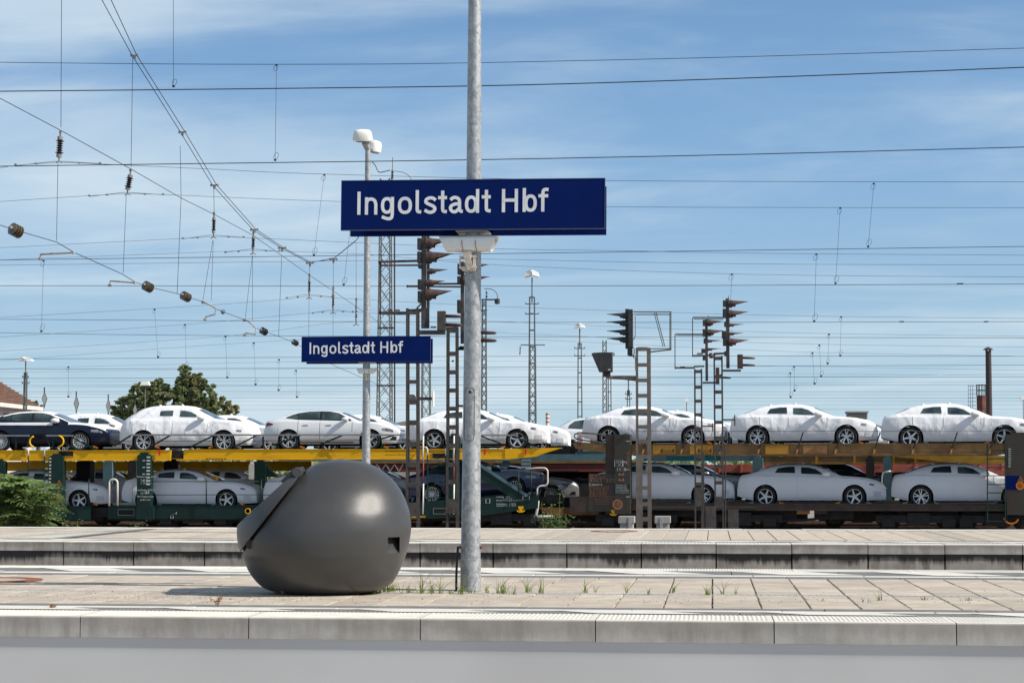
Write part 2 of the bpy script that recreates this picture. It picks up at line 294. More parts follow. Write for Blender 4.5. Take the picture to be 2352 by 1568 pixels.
# ------------------------------------------------------------------ mesh builder
ORI = {}
def tag(o, label=None, cat=None, group=None, kind=None):
    if label: o['label'] = label
    if cat: o['category'] = cat
    if group: o['group'] = group
    if kind: o['kind'] = kind
    return o
def empty(name, loc, label=None, cat=None, group=None, rz=0.0, rx=0.0):
    o = bpy.data.objects.new(name, None); C.objects.link(o); o.empty_display_size = 0.2
    o.location = loc; o.rotation_euler = (rx, 0, rz); ORI[o.name] = Vector(loc)
    return tag(o, label, cat, group)
class MB:
    def __init__(s): s.v = []; s.f = []
    def face(s, pts):
        n = len(s.v); s.v += [tuple(p) for p in pts]; s.f.append(tuple(range(n, n + len(pts)))); return s
    def box(s, a, b):
        x0, y0, z0 = a; x1, y1, z1 = b
        n = len(s.v); s.v += [(x, y, z) for z in (z0, z1) for y in (y0, y1) for x in (x0, x1)]
        for q in ((0, 2, 3, 1), (4, 5, 7, 6), (0, 1, 5, 4), (2, 6, 7, 3), (0, 4, 6, 2), (1, 3, 7, 5)): s.f.append(tuple(n + i for i in q))
        return s
    def hexa(s, p):          # 8 corners: bottom 4 ccw, top 4 ccw
        n = len(s.v); s.v += [tuple(q) for q in p]
        for q in ((3, 2, 1, 0), (4, 5, 6, 7), (0, 1, 5, 4), (1, 2, 6, 5), (2, 3, 7, 6), (3, 0, 4, 7)): s.f.append(tuple(n + i for i in q))
        return s
    def bar(s, a, b, w, h=None, up=(0, 0, 1)):   # rectangular bar from a to b
        a, b = Vector(a), Vector(b); h = h or w; d = (b - a).normalized(); up = Vector(up)
        if abs(d.dot(up)) > 0.98: up = Vector((0, 1, 0))
        sd = d.cross(up).normalized() * (w / 2); u = sd.cross(d).normalized() * (h / 2)
        return s.hexa([a - sd - u, a + sd - u, a + sd + u, a - sd + u, b - sd - u, b + sd - u, b + sd + u, b - sd + u])
    def tube(s, pts, r, n=6, cap=True):
        pts = [Vector(p) for p in pts]; rs = r if isinstance(r, (list, tuple)) else [r] * len(pts)
        base = len(s.v); up = Vector((0, 0, 1)); pu = None
        for i, p in enumerate(pts):
            d = (pts[min(i + 1, len(pts) - 1)] - pts[max(i - 1, 0)])
            d = d.normalized() if d.length > 1e-9 else Vector((0, 0, 1))
            if pu is None:
                ref = up if abs(d.dot(up)) < 0.95 else Vector((1, 0, 0)); u = d.cross(ref).normalized()
            else:
                u = (pu - d * pu.dot(d)); u = u.normalized() if u.length > 1e-6 else d.orthogonal().normalized()
            pu = u; w = d.cross(u)
            for k in range(n):
                a = 2 * pi * k / n; q = p + (u * cos(a) + w * sin(a)) * rs[i]; s.v.append(tuple(q))
        for i in range(len(pts) - 1):
            for k in range(n):
                a, b = base + i * n + k, base + i * n + (k + 1) % n; s.f.append((a, b, b + n, a + n))
        if cap: s.f.append(tuple(base + k for k in reversed(range(n)))); s.f.append(tuple(base + (len(pts) - 1) * n + k for k in range(n)))
        return s
    def lathe(s, prof, c, axis='z', n=16, cap=True):   # prof: (r, h)
        base = len(s.v); c = Vector(c)
        ax = {'z': (Vector((1, 0, 0)), Vector((0, 1, 0)), Vector((0, 0, 1))), 'y': (Vector((1, 0, 0)), Vector((0, 0, -1)), Vector((0, 1, 0))), 'x': (Vector((0, 1, 0)), Vector((0, 0, 1)), Vector((1, 0, 0)))}[axis] if isinstance(axis, str) else axis
        for r, h in prof:
            for k in range(n):
                a = 2 * pi * k / n; s.v.append(tuple(c + ax[0] * (r * cos(a)) + ax[1] * (r * sin(a)) + ax[2] * h))
        for i in range(len(prof) - 1):
            for k in range(n):
                a, b = base + i * n + k, base + i * n + (k + 1) % n; s.f.append((a, b, b + n, a + n))
        cap = cap and prof[0] != prof[-1]
        if cap and prof[0][0] > 1e-4: s.f.append(tuple(base + k for k in reversed(range(n))))
        if cap and prof[-1][0] > 1e-4: s.f.append(tuple(base + (len(prof) - 1) * n + k for k in range(n)))
        return s
    def prism(s, poly, y0, y1):   # poly in x,z extruded along y
        n = len(s.v); m = len(poly); s.v += [(p[0], y0, p[1]) for p in poly] + [(p[0], y1, p[1]) for p in poly]
        s.f.append(tuple(n + i for i in range(m))); s.f.append(tuple(n + m + i for i in reversed(range(m))))
        for i in range(m): j = (i + 1) % m; s.f.append((n + j, n + i, n + m + i, n + m + j))
        return s
    def xform(s, M):
        s.v = [tuple(M @ Vector(p)) for p in s.v]; return s
    def mesh(s, name, m, smooth=False, ang=None, merge=False):
        me = bpy.data.meshes.new(name); me.from_pydata(s.v, [], s.f)
        bm = bmesh.new(); bm.from_mesh(me)
        if merge: bmesh.ops.remove_doubles(bm, verts=bm.verts, dist=1e-5)
        bmesh.ops.recalc_face_normals(bm, faces=bm.faces); bm.to_mesh(me); bm.free()
        if smooth:
            me.shade_smooth()
            if ang: me.set_sharp_from_angle(angle=radians(ang))
        if m: me.materials.append(m)
        return me
    def build(s, name, m, parent=None, smooth=False, ang=None, local=False, merge=False):
        """parent given: vertices are world positions (parent unrotated) unless local=True"""
        if parent is None:
            lo = [min(p[i] for p in s.v) for i in range(3)]; hi = [max(p[i] for p in s.v) for i in range(3)]
            o0 = Vector(((lo[0] + hi[0]) / 2, (lo[1] + hi[1]) / 2, lo[2]))
        elif local: o0 = Vector((0, 0, 0))
        else: o0 = ORI[parent.name]
        if o0.length > 0: s.v = [(p[0] - o0.x, p[1] - o0.y, p[2] - o0.z) for p in s.v]
        me = s.mesh(name, m, smooth, ang, merge)
        o = bpy.data.objects.new(name, me); C.objects.link(o)
        if parent is None: o.location = o0; ORI[o.name] = o0
        else: o.parent = parent; ORI[o.name] = ORI[parent.name]
        return o
def add(name, me, parent, loc=(0, 0, 0), rot=(0, 0, 0), sc=(1, 1, 1)):
    o = bpy.data.objects.new(name, me); C.objects.link(o)
    o.parent = parent; o.location = loc; o.rotation_euler = rot; o.scale = sc; ORI[o.name] = Vector((0, 0, 0)); return o
def kids(o): return [c for c in o.children]
def copy_tree(o, parent=None):
    c = o.copy(); C.objects.link(c)
    if parent: c.parent = parent
    for ch in kids(o): copy_tree(ch, c)
    return c
def lerp(a, b, t): return a + (b - a) * t
def interp(pts, x):
    if x <= pts[0][0]: return pts[0][1]
    for (x0, y0), (x1, y1) in zip(pts, pts[1:]):
        if x <= x1: return y0 + (y1 - y0) * (x - x0) / (x1 - x0 + 1e-12)
    return pts[-1][1]
def hermite(pts, x):
    n = len(pts)
    if x <= pts[0][0]: return pts[0][1]
    if x >= pts[-1][0]: return pts[-1][1]
    for i in range(n - 1):
        if x <= pts[i + 1][0]: break
    def sl(j):
        if j == 0: return (pts[1][1] - pts[0][1]) / (pts[1][0] - pts[0][0])
        if j == n - 1: return (pts[-1][1] - pts[-2][1]) / (pts[-1][0] - pts[-2][0])
        a = (pts[j][1] - pts[j - 1][1]) / (pts[j][0] - pts[j - 1][0]); b = (pts[j + 1][1] - pts[j][1]) / (pts[j + 1][0] - pts[j][0])
        if a * b <= 0: return 0.0
        return 2 * a * b / (a + b)
    x0, y0 = pts[i]; x1, y1 = pts[i + 1]; h = x1 - x0; t = (x - x0) / h
    return (2 * t**3 - 3 * t**2 + 1) * y0 + (t**3 - 2 * t**2 + t) * h * sl(i) + (-2 * t**3 + 3 * t**2) * y1 + (t**3 - t**2) * h * sl(i + 1)
def catmull(pts, n=6):
    pts = [Vector(p) for p in pts]; out = []
    for i in range(len(pts) - 1):
        p0, p1, p2, p3 = pts[max(i - 1, 0)], pts[i], pts[i + 1], pts[min(i + 2, len(pts) - 1)]
        for k in range(n):
            t = k / n; out.append(0.5 * ((2 * p1) + (p2 - p0) * t + (2 * p0 - 5 * p1 + 4 * p2 - p3) * t * t + (3 * p1 - p0 - 3 * p2 + p3) * t**3))
    out.append(pts[-1]); return out
def text_mesh(txt, size, width=None, ext=0.0):
    """flat lettering as mesh data, x to the right, z up, facing -y; optional total width"""
    cu = bpy.data.curves.new('lettering', 'FONT'); cu.body = txt; cu.size = size; cu.extrude = ext; cu.resolution_u = 2
    o = bpy.data.objects.new('lettering', cu); C.objects.link(o)
    bpy.context.view_layer.update()
    me = bpy.data.meshes.new_from_object(o.evaluated_get(bpy.context.evaluated_depsgraph_get()))
    bpy.data.objects.remove(o)
    if not me.vertices: return me
    if width:
        xs = [v.co.x for v in me.vertices]; w = max(xs) - min(xs); k = width / w if w > 0 else 1
    else: k = 1
    for v in me.vertices: v.co = Vector((v.co.x * k, -v.co.z, v.co.y))
    return me
def lettering(name, txt, size, m, parent, loc, rot=(0, 0, 0), width=None):
    me = text_mesh(txt, size, width); me.materials.clear(); me.materials.append(m); me.name = name
    return add(name, me, parent, loc, rot)
# ================================================================== SETTING: ground, tracks, platforms
random.seed(11)
GZ = -0.95
g = MB().face([(-2500, -30, GZ), (2500, -30, GZ), (2500, 3500, GZ), (-2500, 3500, GZ)])
tag(g.build('ground', M_BALLAST), kind='structure')
for Yt_ in (21.6, 25.4, 38.6, 42.8, 51.0, 55.4, 63.9, 68.4, 72.9, 78.0):
    tr = empty('track', (0, Yt_, GZ)); tag(tr, kind='structure')
    for sgn in (-1, 1):
        m_ = MB().box((-160, Yt_ + sgn * 0.75 - 0.036, GZ + 0.05), (160, Yt_ + sgn * 0.75 + 0.036, GZ + 0.19)); m_.box((-160, Yt_ + sgn * 0.75 - 0.07, GZ + 0.012), (160, Yt_ + sgn * 0.75 + 0.07, GZ + 0.05))
        m_.build('rail', M_RAIL, tr)

def coping_mesh(L, dep, h, pitch):
    """one edge slab: chamfered nose and a ribbed top"""
    m = MB(); e = 0.012
    prof = [(0.0, -h), (0.0, -e), (e * 0.35, -e * 0.3), (e, 0.0), (0.045, 0.0)]
    for (a, b) in zip(prof, prof[1:]): m.face([(0, a[0], a[1]), (L, a[0], a[1]), (L, b[0], b[1]), (0, b[0], b[1])])
    n = int((L - 0.03) / pitch); x = 0.015; r = 0.0028
    m.face([(0, 0.045, 0), (x, 0.045, 0), (x, dep, 0), (0, dep, 0)])
    for i in range(n):
        a, b, c_, d = x, x + pitch * 0.22, x + pitch * 0.55, x + pitch * 0.77
        for (u0, z0), (u1, z1) in (((a, 0), (b, -r)), ((b, -r), (c_, -r)), ((c_, -r), (d, 0)), ((d, 0), (x + pitch, 0))):
            m.face([(u0, 0.045, z0), (u1, 0.045, z1), (u1, dep, z1), (u0, dep, z0)])
        m.face([(a, 0.045, 0), (d, 0.045, 0), (c_, 0.045, -r), (b, 0.045, -r)])
        x += pitch
    m.face([(x, 0.045, 0), (L, 0.045, 0), (L, dep, 0), (x, dep, 0)])
    m.face([(0, dep, 0), (L, dep, 0), (L, dep, -h), (0, dep, -h)]); m.face([(0, 0, -h), (0, dep, -h), (L, dep, -h), (L, 0, -h)])
    for xx in (0, L): m.face([(xx, 0, -h), (xx, 0, -e), (xx, e * .35, -e * .3), (xx, e, 0), (xx, dep, 0), (xx, dep, -h)])
    return m
def slab_mesh(w, d, t=0.05, ch=0.004):
    m = MB(); x0, x1, y0, y1 = -w / 2, w / 2, -d / 2, d / 2
    b = [(x0, y0, -t), (x1, y0, -t), (x1, y1, -t), (x0, y1, -t)]; c_ = [(x0, y0, -ch), (x1, y0, -ch), (x1, y1, -ch), (x0, y1, -ch)]
    u = [(x0 + ch, y0 + ch, 0), (x1 - ch, y0 + ch, 0), (x1 - ch, y1 - ch, 0), (x0 + ch, y1 - ch, 0)]
    for i in range(4): j = (i + 1) % 4; m.face([b[i], b[j], c_[j], c_[i]]); m.face([c_[i], c_[j], u[j], u[i]])
    m.face(u); return m

# the photographer's own platform, out of frame, pale like the others
P0 = empty('platform', (0, 4.6, 0)); tag(P0, kind='structure')
MB().box((-60, -9, -0.93), (60, 4.6, -0.002)).build('bedding', M_BEIGE, P0)
# ---------------- near platform
A0 = PZ(1000, 1419.5, 0).y; A1 = PZ(1176, 1303, 0).y
P1 = empty('platform', (0, A0, 0)); tag(P1, kind='structure')
HW = 0.145
MB().box((-60, A0 + 0.56, -0.93), (60, A1 - 0.53, -0.035)).build('bedding', M_SOIL, P1)
CL = 1.163; XJ = PZ(965, 1420, 0).x
# nose is bare concrete, tread is white: two materials on one slab
def coping_me(L, dep, h, pitch, mn):
    m = coping_mesh(L, dep, h, pitch); me = m.mesh('coping_slab', M_RIB); me.materials.append(mn)
    for p in me.polygons:
        if p.center.y < 0.003 or p.center.z < -0.02: p.material_index = 1
    return me
cme1 = coping_me(CL - 0.007, 0.53, HW, 0.03, M_COPE)
for k in range(-9, 9):
    add('coping_slab', cme1, P1, (XJ + k * CL, 0, random.uniform(-.001, .001)))
for (xa, xb) in ((-60, XJ - 9 * CL), (XJ + 9 * CL, 60)):
    MB().box((xa, A0, -HW), (xb, A0 + 0.53, 0)).build('edge_kerb', M_COPE, P1)
for k in range(-12, 13):
    add('coping_slab', cme1, P1, (XJ + 0.4 + k * CL + CL, A1 - A0, 0), (0, 0, pi))
# wall below the coping: top shaped back to give a soft band of shade, then plumb
w = MB(); zs = [(.003 + .26 * (min(d, .11) - min(d, .11) ** 2 / .22), -HW - d) for d in (0, .012, .024, .036, .048, .06, .072, .084, .096, .11, .30, .79)]
for (a, b) in zip(zs, zs[1:]): w.face([(-60, A0 + a[0], a[1]), (60, A0 + a[0], a[1]), (60, A0 + b[0], b[1]), (-60, A0 + b[0], b[1])])
w.build('platform_wall', M_WALL, P1, smooth=True, merge=True)
MB().box((-60, A1 - 0.5, -0.94), (60, A1 - 0.03, -HW)).build('platform_wall', M_WALL2, P1)
# strips inside the edge: grey hatch bed, white line, grey line
Y1a, Y1b, Y1c, Y1d = A0 + 0.534, A0 + 0.83, A0 + 0.965, A0 + 1.19
Z1a, Z1b, Z1c, Z1d = A1 - 0.55, A1 - 1.30, A1 - 1.56, A1 - 1.93
MB().box((-16, A0 + .50, -.05), (16, Y1d - .002, -.007)).build('bedding', M_GREYP, P1); MB().box((-16, Z1d + .002, -.05), (16, A1 - .50, -.007)).build('bedding', M_GREYP, P1)
def strip(ya, yb, m, name, z=0.0, L=1.05, off=0.0, gap=0.006, xa=-14.0, xb=14.0):
    me = slab_mesh(L - gap, abs(yb - ya) - gap).mesh(name, m); x = xa + off
    while x < xb:
        add(name, me, P1, (x, (ya + yb) / 2 - A0, z + random.uniform(-.0015, .0015))); x += L
strip(Y1a, Y1b, M_GREYP, 'grey_slab'); strip(Y1b, Y1c, M_WHITEP, 'white_line_slab', off=.3); strip(Y1c, Y1d, M_GREYP, 'grey_slab', off=.6)
strip(Z1b, Z1a, M_GREYP, 'grey_slab'); strip(Z1c, Z1b, M_WHITEP, 'white_line_slab', off=.2); strip(Z1d, Z1c, M_GREYP, 'grey_slab', off=.5)
def hatch(ya, yb, x0, shift, per, wlen, P, ybase, rng, z=0.0045):
    poly = MB(); poly.face([(0, ya - ybase, 0), (wlen, ya - ybase, 0), (wlen - shift, yb - ybase, 0), (-shift, yb - ybase, 0)])
    me = poly.mesh('hatch_stripe', M_WHITEP)
    for k in rng: add('hatch_stripe', me, P, (x0 + k * per, 0, z))
XH = PZ(1176, 1403, 0).x
hatch(Y1a + .004, Y1b - .004, XH + 0.62, 0.36, 1.42, 0.74, P1, A0, range(-7, 7))
XH2 = PZ(1440, 1314, 0).x
hatch(Z1b + .004, Z1a - .004, XH2 + 0.15, 0.62, 1.42, 0.72, P1, A0, range(-8, 8))
# beige paving: rows either side of the slot drain
YD = PZ(1176, 1362, 0).y
rows = []
ya = Y1d
n1 = 4; d1 = (YD - 0.035 - ya) / n1
rows += [(ya + i * d1, ya + (i + 1) * d1) for i in range(n1)]
n2 = 6; d2 = (Z1d - YD - 0.035) / n2
rows += [(YD + 0.035 + i * d2, YD + 0.035 + (i + 1) * d2) for i in range(n2)]
PW = 0.352; XS = PZ(1636, 1340, 0).x
slabs = {d1: slab_mesh(PW - 0.011, d1 - 0.005).mesh('paving_slab', M_BEIGE), d2: slab_mesh(PW - 0.011, d2 - 0.005).mesh('paving_slab', M_BEIGE)}
far_slabs = MB()
for (ra, rb) in rows:
    me = slabs[d1] if rb < YD else slabs[d2]
    for k in range(-40, 34):
        x = XS + (k + 0.5) * PW
        half = 0.6 + rb * 0.285; cx = -rb * 0.1
        dz = random.uniform(-.0025, .002)
        if abs(x - cx) < half * 0.99:
            add('paving_slab', me, P1, (x, (ra + rb) / 2 - A0, dz), (random.uniform(-.003, .003), random.uniform(-.003, .003), 0))
        else:
            b = slab_mesh(PW - 0.011, rb - ra - 0.005); b.xform(Matrix.Translation((x, (ra + rb) / 2, dz))); n0 = len(far_slabs.v); far_slabs.v += b.v; far_slabs.f += [tuple(i + n0 for i in f) for f in b.f]
tag(far_slabs.build('paving_slab_field', M_BEIGE, P1), kind='stuff')
dr = MB(); x = -16.0
while x < 14: dr.box((x, YD - 0.022, -0.02), (x + 0.036, YD + 0.022, 0.0)); x += 0.055
dr.box((-16, YD - 0.03, -0.03), (14, YD - 0.022, 0.001)); dr.box((-16, YD + 0.022, -0.03), (14, YD + 0.03, 0.001))
dr.build('slot_drain', mat('drain_zinc', (0.52, 0.55, 0.60), rough=0.45, metal=0.2), P1)
def manhole(xd, yd, r, P):
    c_ = PZ(xd, yd, 0)
    t = empty('manhole_cover', (c_.x, c_.y, 0.004), 'rust ringed round manhole cover set in the beige paving' if P is P1 else 'rusty manhole ring in the farther platform paving near the concrete blocks', 'manhole cover')
    MB().lathe([(r, 0), (r, .006), (r * .70, .006), (r * .70, 0.0)], c_ + Vector((0, 0, .004)), n=40).build('ring', M_RUST, t)
    MB().lathe([(r * .695, 0), (r * .695, .004), (0.0001, .004)], c_ + Vector((0, 0, .002)), n=40).build('lid', M_BEIGE, t)
manhole(-18, 1332.5, 0.45, P1)

# ---------------- second platform
B0 = PZ(1176, 1246.5, 0).y; B1 = PZ(1176, 1212.5, 0).y
P2 = empty('platform', (0, B0, 0)); tag(P2, kind='structure')
MB().box((-90, B0 + 0.7, -0.93), (90, B1 - 0.4, -0.03)).build('bedding', M_SOIL, P2)
HB = 0.138; CL2 = 1.075; XJ2 = PZ(445, 1247, 0).x
cme2 = coping_me(CL2 - 0.012, 0.62, HB, 0.055, M_COPE2)
for k in range(-13, 24): add('coping_slab', cme2, P2, (XJ2 + k * CL2, 0, random.uniform(-.003, .003)), (0, 0, random.uniform(-.001, .001)))
wm = MB().box((0, 0, -0.94), (CL2 - 0.022, 0.3, -HB - .002)).mesh('wall_panel', M_WALL2)
for k in range(-13, 24): add('wall_panel', wm, P2, (XJ2 + k * CL2 + 0.005, 0.020 + random.uniform(-.003, .003), 0))
MB().box((-90, B0 + .2, -0.93), (90, B0 + .66, -HB - .004)).build('wall_core', M_JOINT, P2)
def strip2(ya, yb, m, name, L=1.075):
    me = slab_mesh(L - .008, abs(yb - ya) - .008).mesh(name, m); x = -19.0
    while x < 19: add(name, me, P2, (x, (ya + yb) / 2 - B0, random.uniform(-.002, .002))); x += L
strip2(B0 + .63, B0 + 1.05, M_GREYP, 'grey_slab'); strip2(B0 + 1.05, B0 + 1.35, M_WHITEP, 'white_line_slab'); strip2(B0 + 1.35, B0 + 1.7, M_GREYP, 'grey_slab')
hatch(B0 + .64, B0 + 1.04, 0, 0.4, 1.42, 0.65, P2, B0, range(-12, 12))
YB0, YB1 = B0 + 1.7, B1 - 1.15
sm2 = slab_mesh(0.34, YB1 - YB0 - .01).mesh('paving_slab', M_BEIGE); XS2 = PZ(1626, 1225, 0).x
for k in range(-42, 36):
    add('paving_slab', sm2, P2, (XS2 + (k + .5) * 0.352, (YB0 + YB1) / 2 - B0, random.uniform(-.003, .003)), (0, random.uniform(-.004, .004), 0))
strip2(YB1, YB1 + .25, M_GREYP, 'grey_slab'); strip2(YB1 + .25, YB1 + .5, M_WHITEP, 'white_line_slab')
cb = coping_me(CL2 - .012, 0.64, HB, 0.055, M_COPE2)
for k in range(-13, 24): add('coping_slab', cb, P2, (XJ2 + .5 + (k + 1) * CL2, B1 - B0, random.uniform(-.004, .004)), (0, 0, pi))
# ribbed guide strip crossing the far platform obliquely
def ribbed_strip(c4, n, m, P, org, name, z=0.005):
    a, b, c_, d = [Vector(q) for q in c4]; mb = MB()
    for i in range(n):
        for (u0, u1, h) in ((i / n, (i + .55) / n, z + .004), ((i + .55) / n, (i + 1) / n, z)):
            mb.face([Vector((p.x, p.y, h)) for p in (a.lerp(b, u0), a.lerp(b, u1), d.lerp(c_, u1), d.lerp(c_, u0))])
    return mb.build(name, m, P)
ribbed_strip([PZ(-40, 1236, 0), PZ(120, 1236, 0), PZ(330, 1215, 0), PZ(250, 1215, 0)], 26, M_RIB, P2, B0, 'guide_strip')
ribbed_strip([PZ(125, 1236, 0), PZ(165, 1236, 0), PZ(362, 1215, 0), PZ(334, 1215, 0)], 3, M_GREYP, P2, B0, 'guide_strip_border')
manhole(1411, 1220, 0.42, P2)

# loose grit and small stones on the near platform
gr = MB(); random.seed(5)
for i in range(1700):
    xd = random.uniform(-40, 2400); yd = 1386 - abs(random.gauss(0, 1)) * 16
    if random.random() < .45: xd = random.gauss(450, 220); yd = random.gauss(1370, 6)
    p = PZ(xd, min(max(yd, 1330), 1390), 0)
    if i > 900: p = Vector((XS + random.randint(-6, 22) * PW + random.gauss(0, .006), random.uniform(Y1d, Z1d), 0))
    r = random.uniform(.0025, .007); q = []
    for (dx, dy, dz) in ((-1, 0, 0), (0, -1, 0), (1, 0, 0), (0, 1, 0), (0, 0, 1)): q.append((p.x + dx * r * random.uniform(.7, 1.3), p.y + dy * r, max(.001, dz * r * 1.2)))
    for (a, b) in ((0, 1), (1, 2), (2, 3), (3, 0)): gr.face([q[a], q[b], q[4]])
tag(gr.build('grit', mat('grit_stone', (0.42, 0.38, 0.33), (0.12, 0.10, 0.085), 40, 0.9, lo=.45, hi=.55), None), 'scattered pale grit and small stones lying on the beige paving', 'grit', kind='stuff')

# ================================================================== LAMP POSTS, SIGNS, LOUDSPEAKERS
GLYPH = {   # single-line letter skeletons in units of a 182 unit cap height (stroke 29)
    'I': [[(15, 0), (15, 182)]],
    'n': [[(14, 0), (14, 137)], ('c', [(14, 84), (22, 112), (50, 123), (78, 110), (88, 80)], [(88, 0)])],
    'g': [('o', 50, 70, 36, 53), ('p', [(92, 137), (92, 0)], [(84, -28), (52, -34), (10, -18)])],
    'o': [('o', 58, 68, 43, 55)],
    'l': [('p', [(16, 186), (16, 36)], [(22, 18), (48, 14)])],
    's': [('s', [(95, 104), (76, 120), (48, 123), (22, 110), (20, 88), (46, 72), (76, 58), (90, 38), (76, 16), (44, 11), (8, 28)])],
    't': [('p', [(38, 178), (38, 40)], [(44, 18), (72, 13)]), [(2, 123), (72, 123)]],
    'a': [('s', [(14, 104), (36, 121), (62, 121), (82, 106), (86, 80), (86, 40), (92, 18), (112, 13)]), ('s', [(86, 74), (46, 70), (19, 54), (17, 30), (34, 13), (58, 14), (86, 40)])],
    'd': [('o', 50, 68, 36, 55), [(100, 0), (100, 186)]],
    'H': [[(15, 0), (15, 182)], [(115, 0), (115, 182)], [(15, 94), (115, 94)]],
    'b': [[(15, 0), (15, 186)], ('o', 64, 68, 36, 55)],
    'f': [('p', [(36, 0), (36, 140)], [(42, 166), (60, 173), (80, 170)]), [(2, 123), (78, 123)]],
}
def ribbon(mb, pts, w, y, closed=False, sq=True):
    pts = [Vector((p[0], 0, p[1])) for p in pts]; n = len(pts); L, R = [], []
    for i, p in enumerate(pts):
        if closed: a, b = pts[i - 1], pts[(i + 1) % n]
        else: a, b = pts[max(i - 1, 0)], pts[min(i + 1, n - 1)]
        d1 = (p - a); d2 = (b - p)
        d1 = d1.normalized() if d1.length > 1e-6 else d2.normalized(); d2 = d2.normalized() if d2.length > 1e-6 else d1
        t = (d1 + d2).normalized(); nn = Vector((-t.z, 0, t.x)); k = 1 / max(0.5, t.dot(d1))
        L.append(p + nn * (w / 2 * k)); R.append(p - nn * (w / 2 * k))
    rng = range(n) if closed else range(n - 1)
    for i in rng:
        j = (i + 1) % n; mb.face([(q.x, y, q.z) for q in (R[i], R[j], L[j], L[i])])
def glyph(ch, w, u):
    mb = MB()
    for k, st in enumerate(GLYPH[ch]):
        y = -0.0006 * k; closed = False
        if isinstance(st, list): pts = st
        elif st[0] == 'o':
            _, cx, cz, rx, rz = st; pts = []
            for i in range(40):
                a = 2 * pi * i / 40; ex = 2.35
                pts.append((cx + rx * math.copysign(abs(cos(a)) ** (2 / ex), cos(a)), cz + rz * math.copysign(abs(sin(a)) ** (2 / ex), sin(a))))
            closed = True
        elif st[0] == 'c': pts = [(p.x, p.z) for p in catmull([(a, 0, b) for a, b in st[1]], 6)] + st[2]
        elif st[0] == 'p': pts = st[1][:-1] + [(p.x, p.z) for p in catmull([(a, 0, b) for a, b in [st[1][-1]] + st[2]], 6)]
        else: pts = [(p.x, p.z) for p in catmull([(a, 0, b) for a, b in st[1]], 6)]
        ribbon(mb, pts, w, y, closed)
    mb.v = [(p[0] * u, p[1], p[2] * u) for p in mb.v]
    return mb
WORD = [('I', 252), ('n', 313), ('g', 440), ('o', 573), ('l', 712), ('s', 778), ('t', 890), ('a', 975), ('d', 1102), ('t', 1233), ('H', 1390), ('b', 1552), ('f', 1675)]

def station_sign(cx, cz, Y, W, H, roll, label):
    t = empty('station_sign', (cx, Y, cz), label, 'sign', 'blue station name signs'); t.rotation_euler = (0, roll, 0)
    k = W / 2058.0
    MB().box((-W / 2, -0.155, -H / 2), (W / 2, -0.125, H / 2)).build('panel', M_SIGNB, t, local=True)
    MB().box((-W / 2 + .02, 0.125, -H / 2 - .02), (W / 2 + .0, 0.155, H / 2 - .02)).build('back_panel', M_SIGNB, t, local=True)
    e = MB(); f_ = 0.006
    e.box((-W / 2 - f_, -.158, -H / 2 - f_), (W / 2 + f_, -.122, -H / 2)); e.box((W / 2, -.158, -H / 2), (W / 2 + f_, -.122, H / 2)); e.box((-W / 2 - f_, -.158, -H / 2), (-W / 2, -.122, H / 2)); e.box((-W / 2 - f_, -.158, H / 2), (W / 2 + f_, -.122, H / 2 + f_))
    e.build('frame', mat('sign_frame_blue', (0.02, 0.028, 0.10), rough=0.4), t, local=True)
    for z in (-H * .33, H * .33):
        br = MB(); br.box((-.024, -.1, z - .010), (.024, .1, z + .010)); br.box((-.20, -.124, z - .02), (.20, -.095, z + .02)); br.box((-.20, .095, z - .02), (.20, .124, z + .02))
        for x in (-.12, .12): br.box((x - .012, -.096, z - .012), (x + .012, .096, z + .012))
        br.build('bracket', M_SIGNF, t, local=True)
    MB().box((-.14, -.12, -H / 2 - .018), (.13, .12, -H / 2 - .007)).build('bottom_bracket', M_SIGNF, t, local=True)
    for ch, x in WORD:
        base = 802 - (x - 252) * 0.0100
        zz = (726.5 - base) * k + (x - 1159) * 0.0  # sign middle sits at 726 on the measured enlargement
        o = glyph(ch, 25.5, k).build('letter', M_SIGNW, t, local=True); o.location = ((x - 1159) * k, -0.1572, zz - 0.006 * 0)
    return t

def lamp_post(name, xb, Y, prof, label, group='galvanised lamp posts'):
    """prof: (x_px, y_px, r_px) centre line points on the post, from the ground up"""
    b = PY(prof[0][0], prof[0][1], Y)
    t = empty(name, (b.x, Y, 0), label, 'lamp post', group)
    pts, rs = [], []
    for (x, y, r) in prof:
        p = PY(x, y, Y); pts.append(p); rs.append(r * (p - _O).dot(_F) / FPX)
    pts[0].z = 0.0
    MB().tube(pts, rs, 36).build('pole', M_GALV, t, smooth=True, ang=40)
    return t, pts, rs
YP = PZ(1081, 1356, 0).y
pole, ppts, prs = lamp_post('lamp_post', 1081, YP, [(1081, 1356, 23.6), (1081, 1284, 23.6), (1081, 1283, 22.6), (1083.5, 960, 20.2), (1086.5, 620, 18.6), (1088.6, 410, 17.2), (1090.5, 0, 14.8), (1092.8, -420, 12.5)],
                            'thick galvanised post standing beside the grey ball and carrying the big sign')
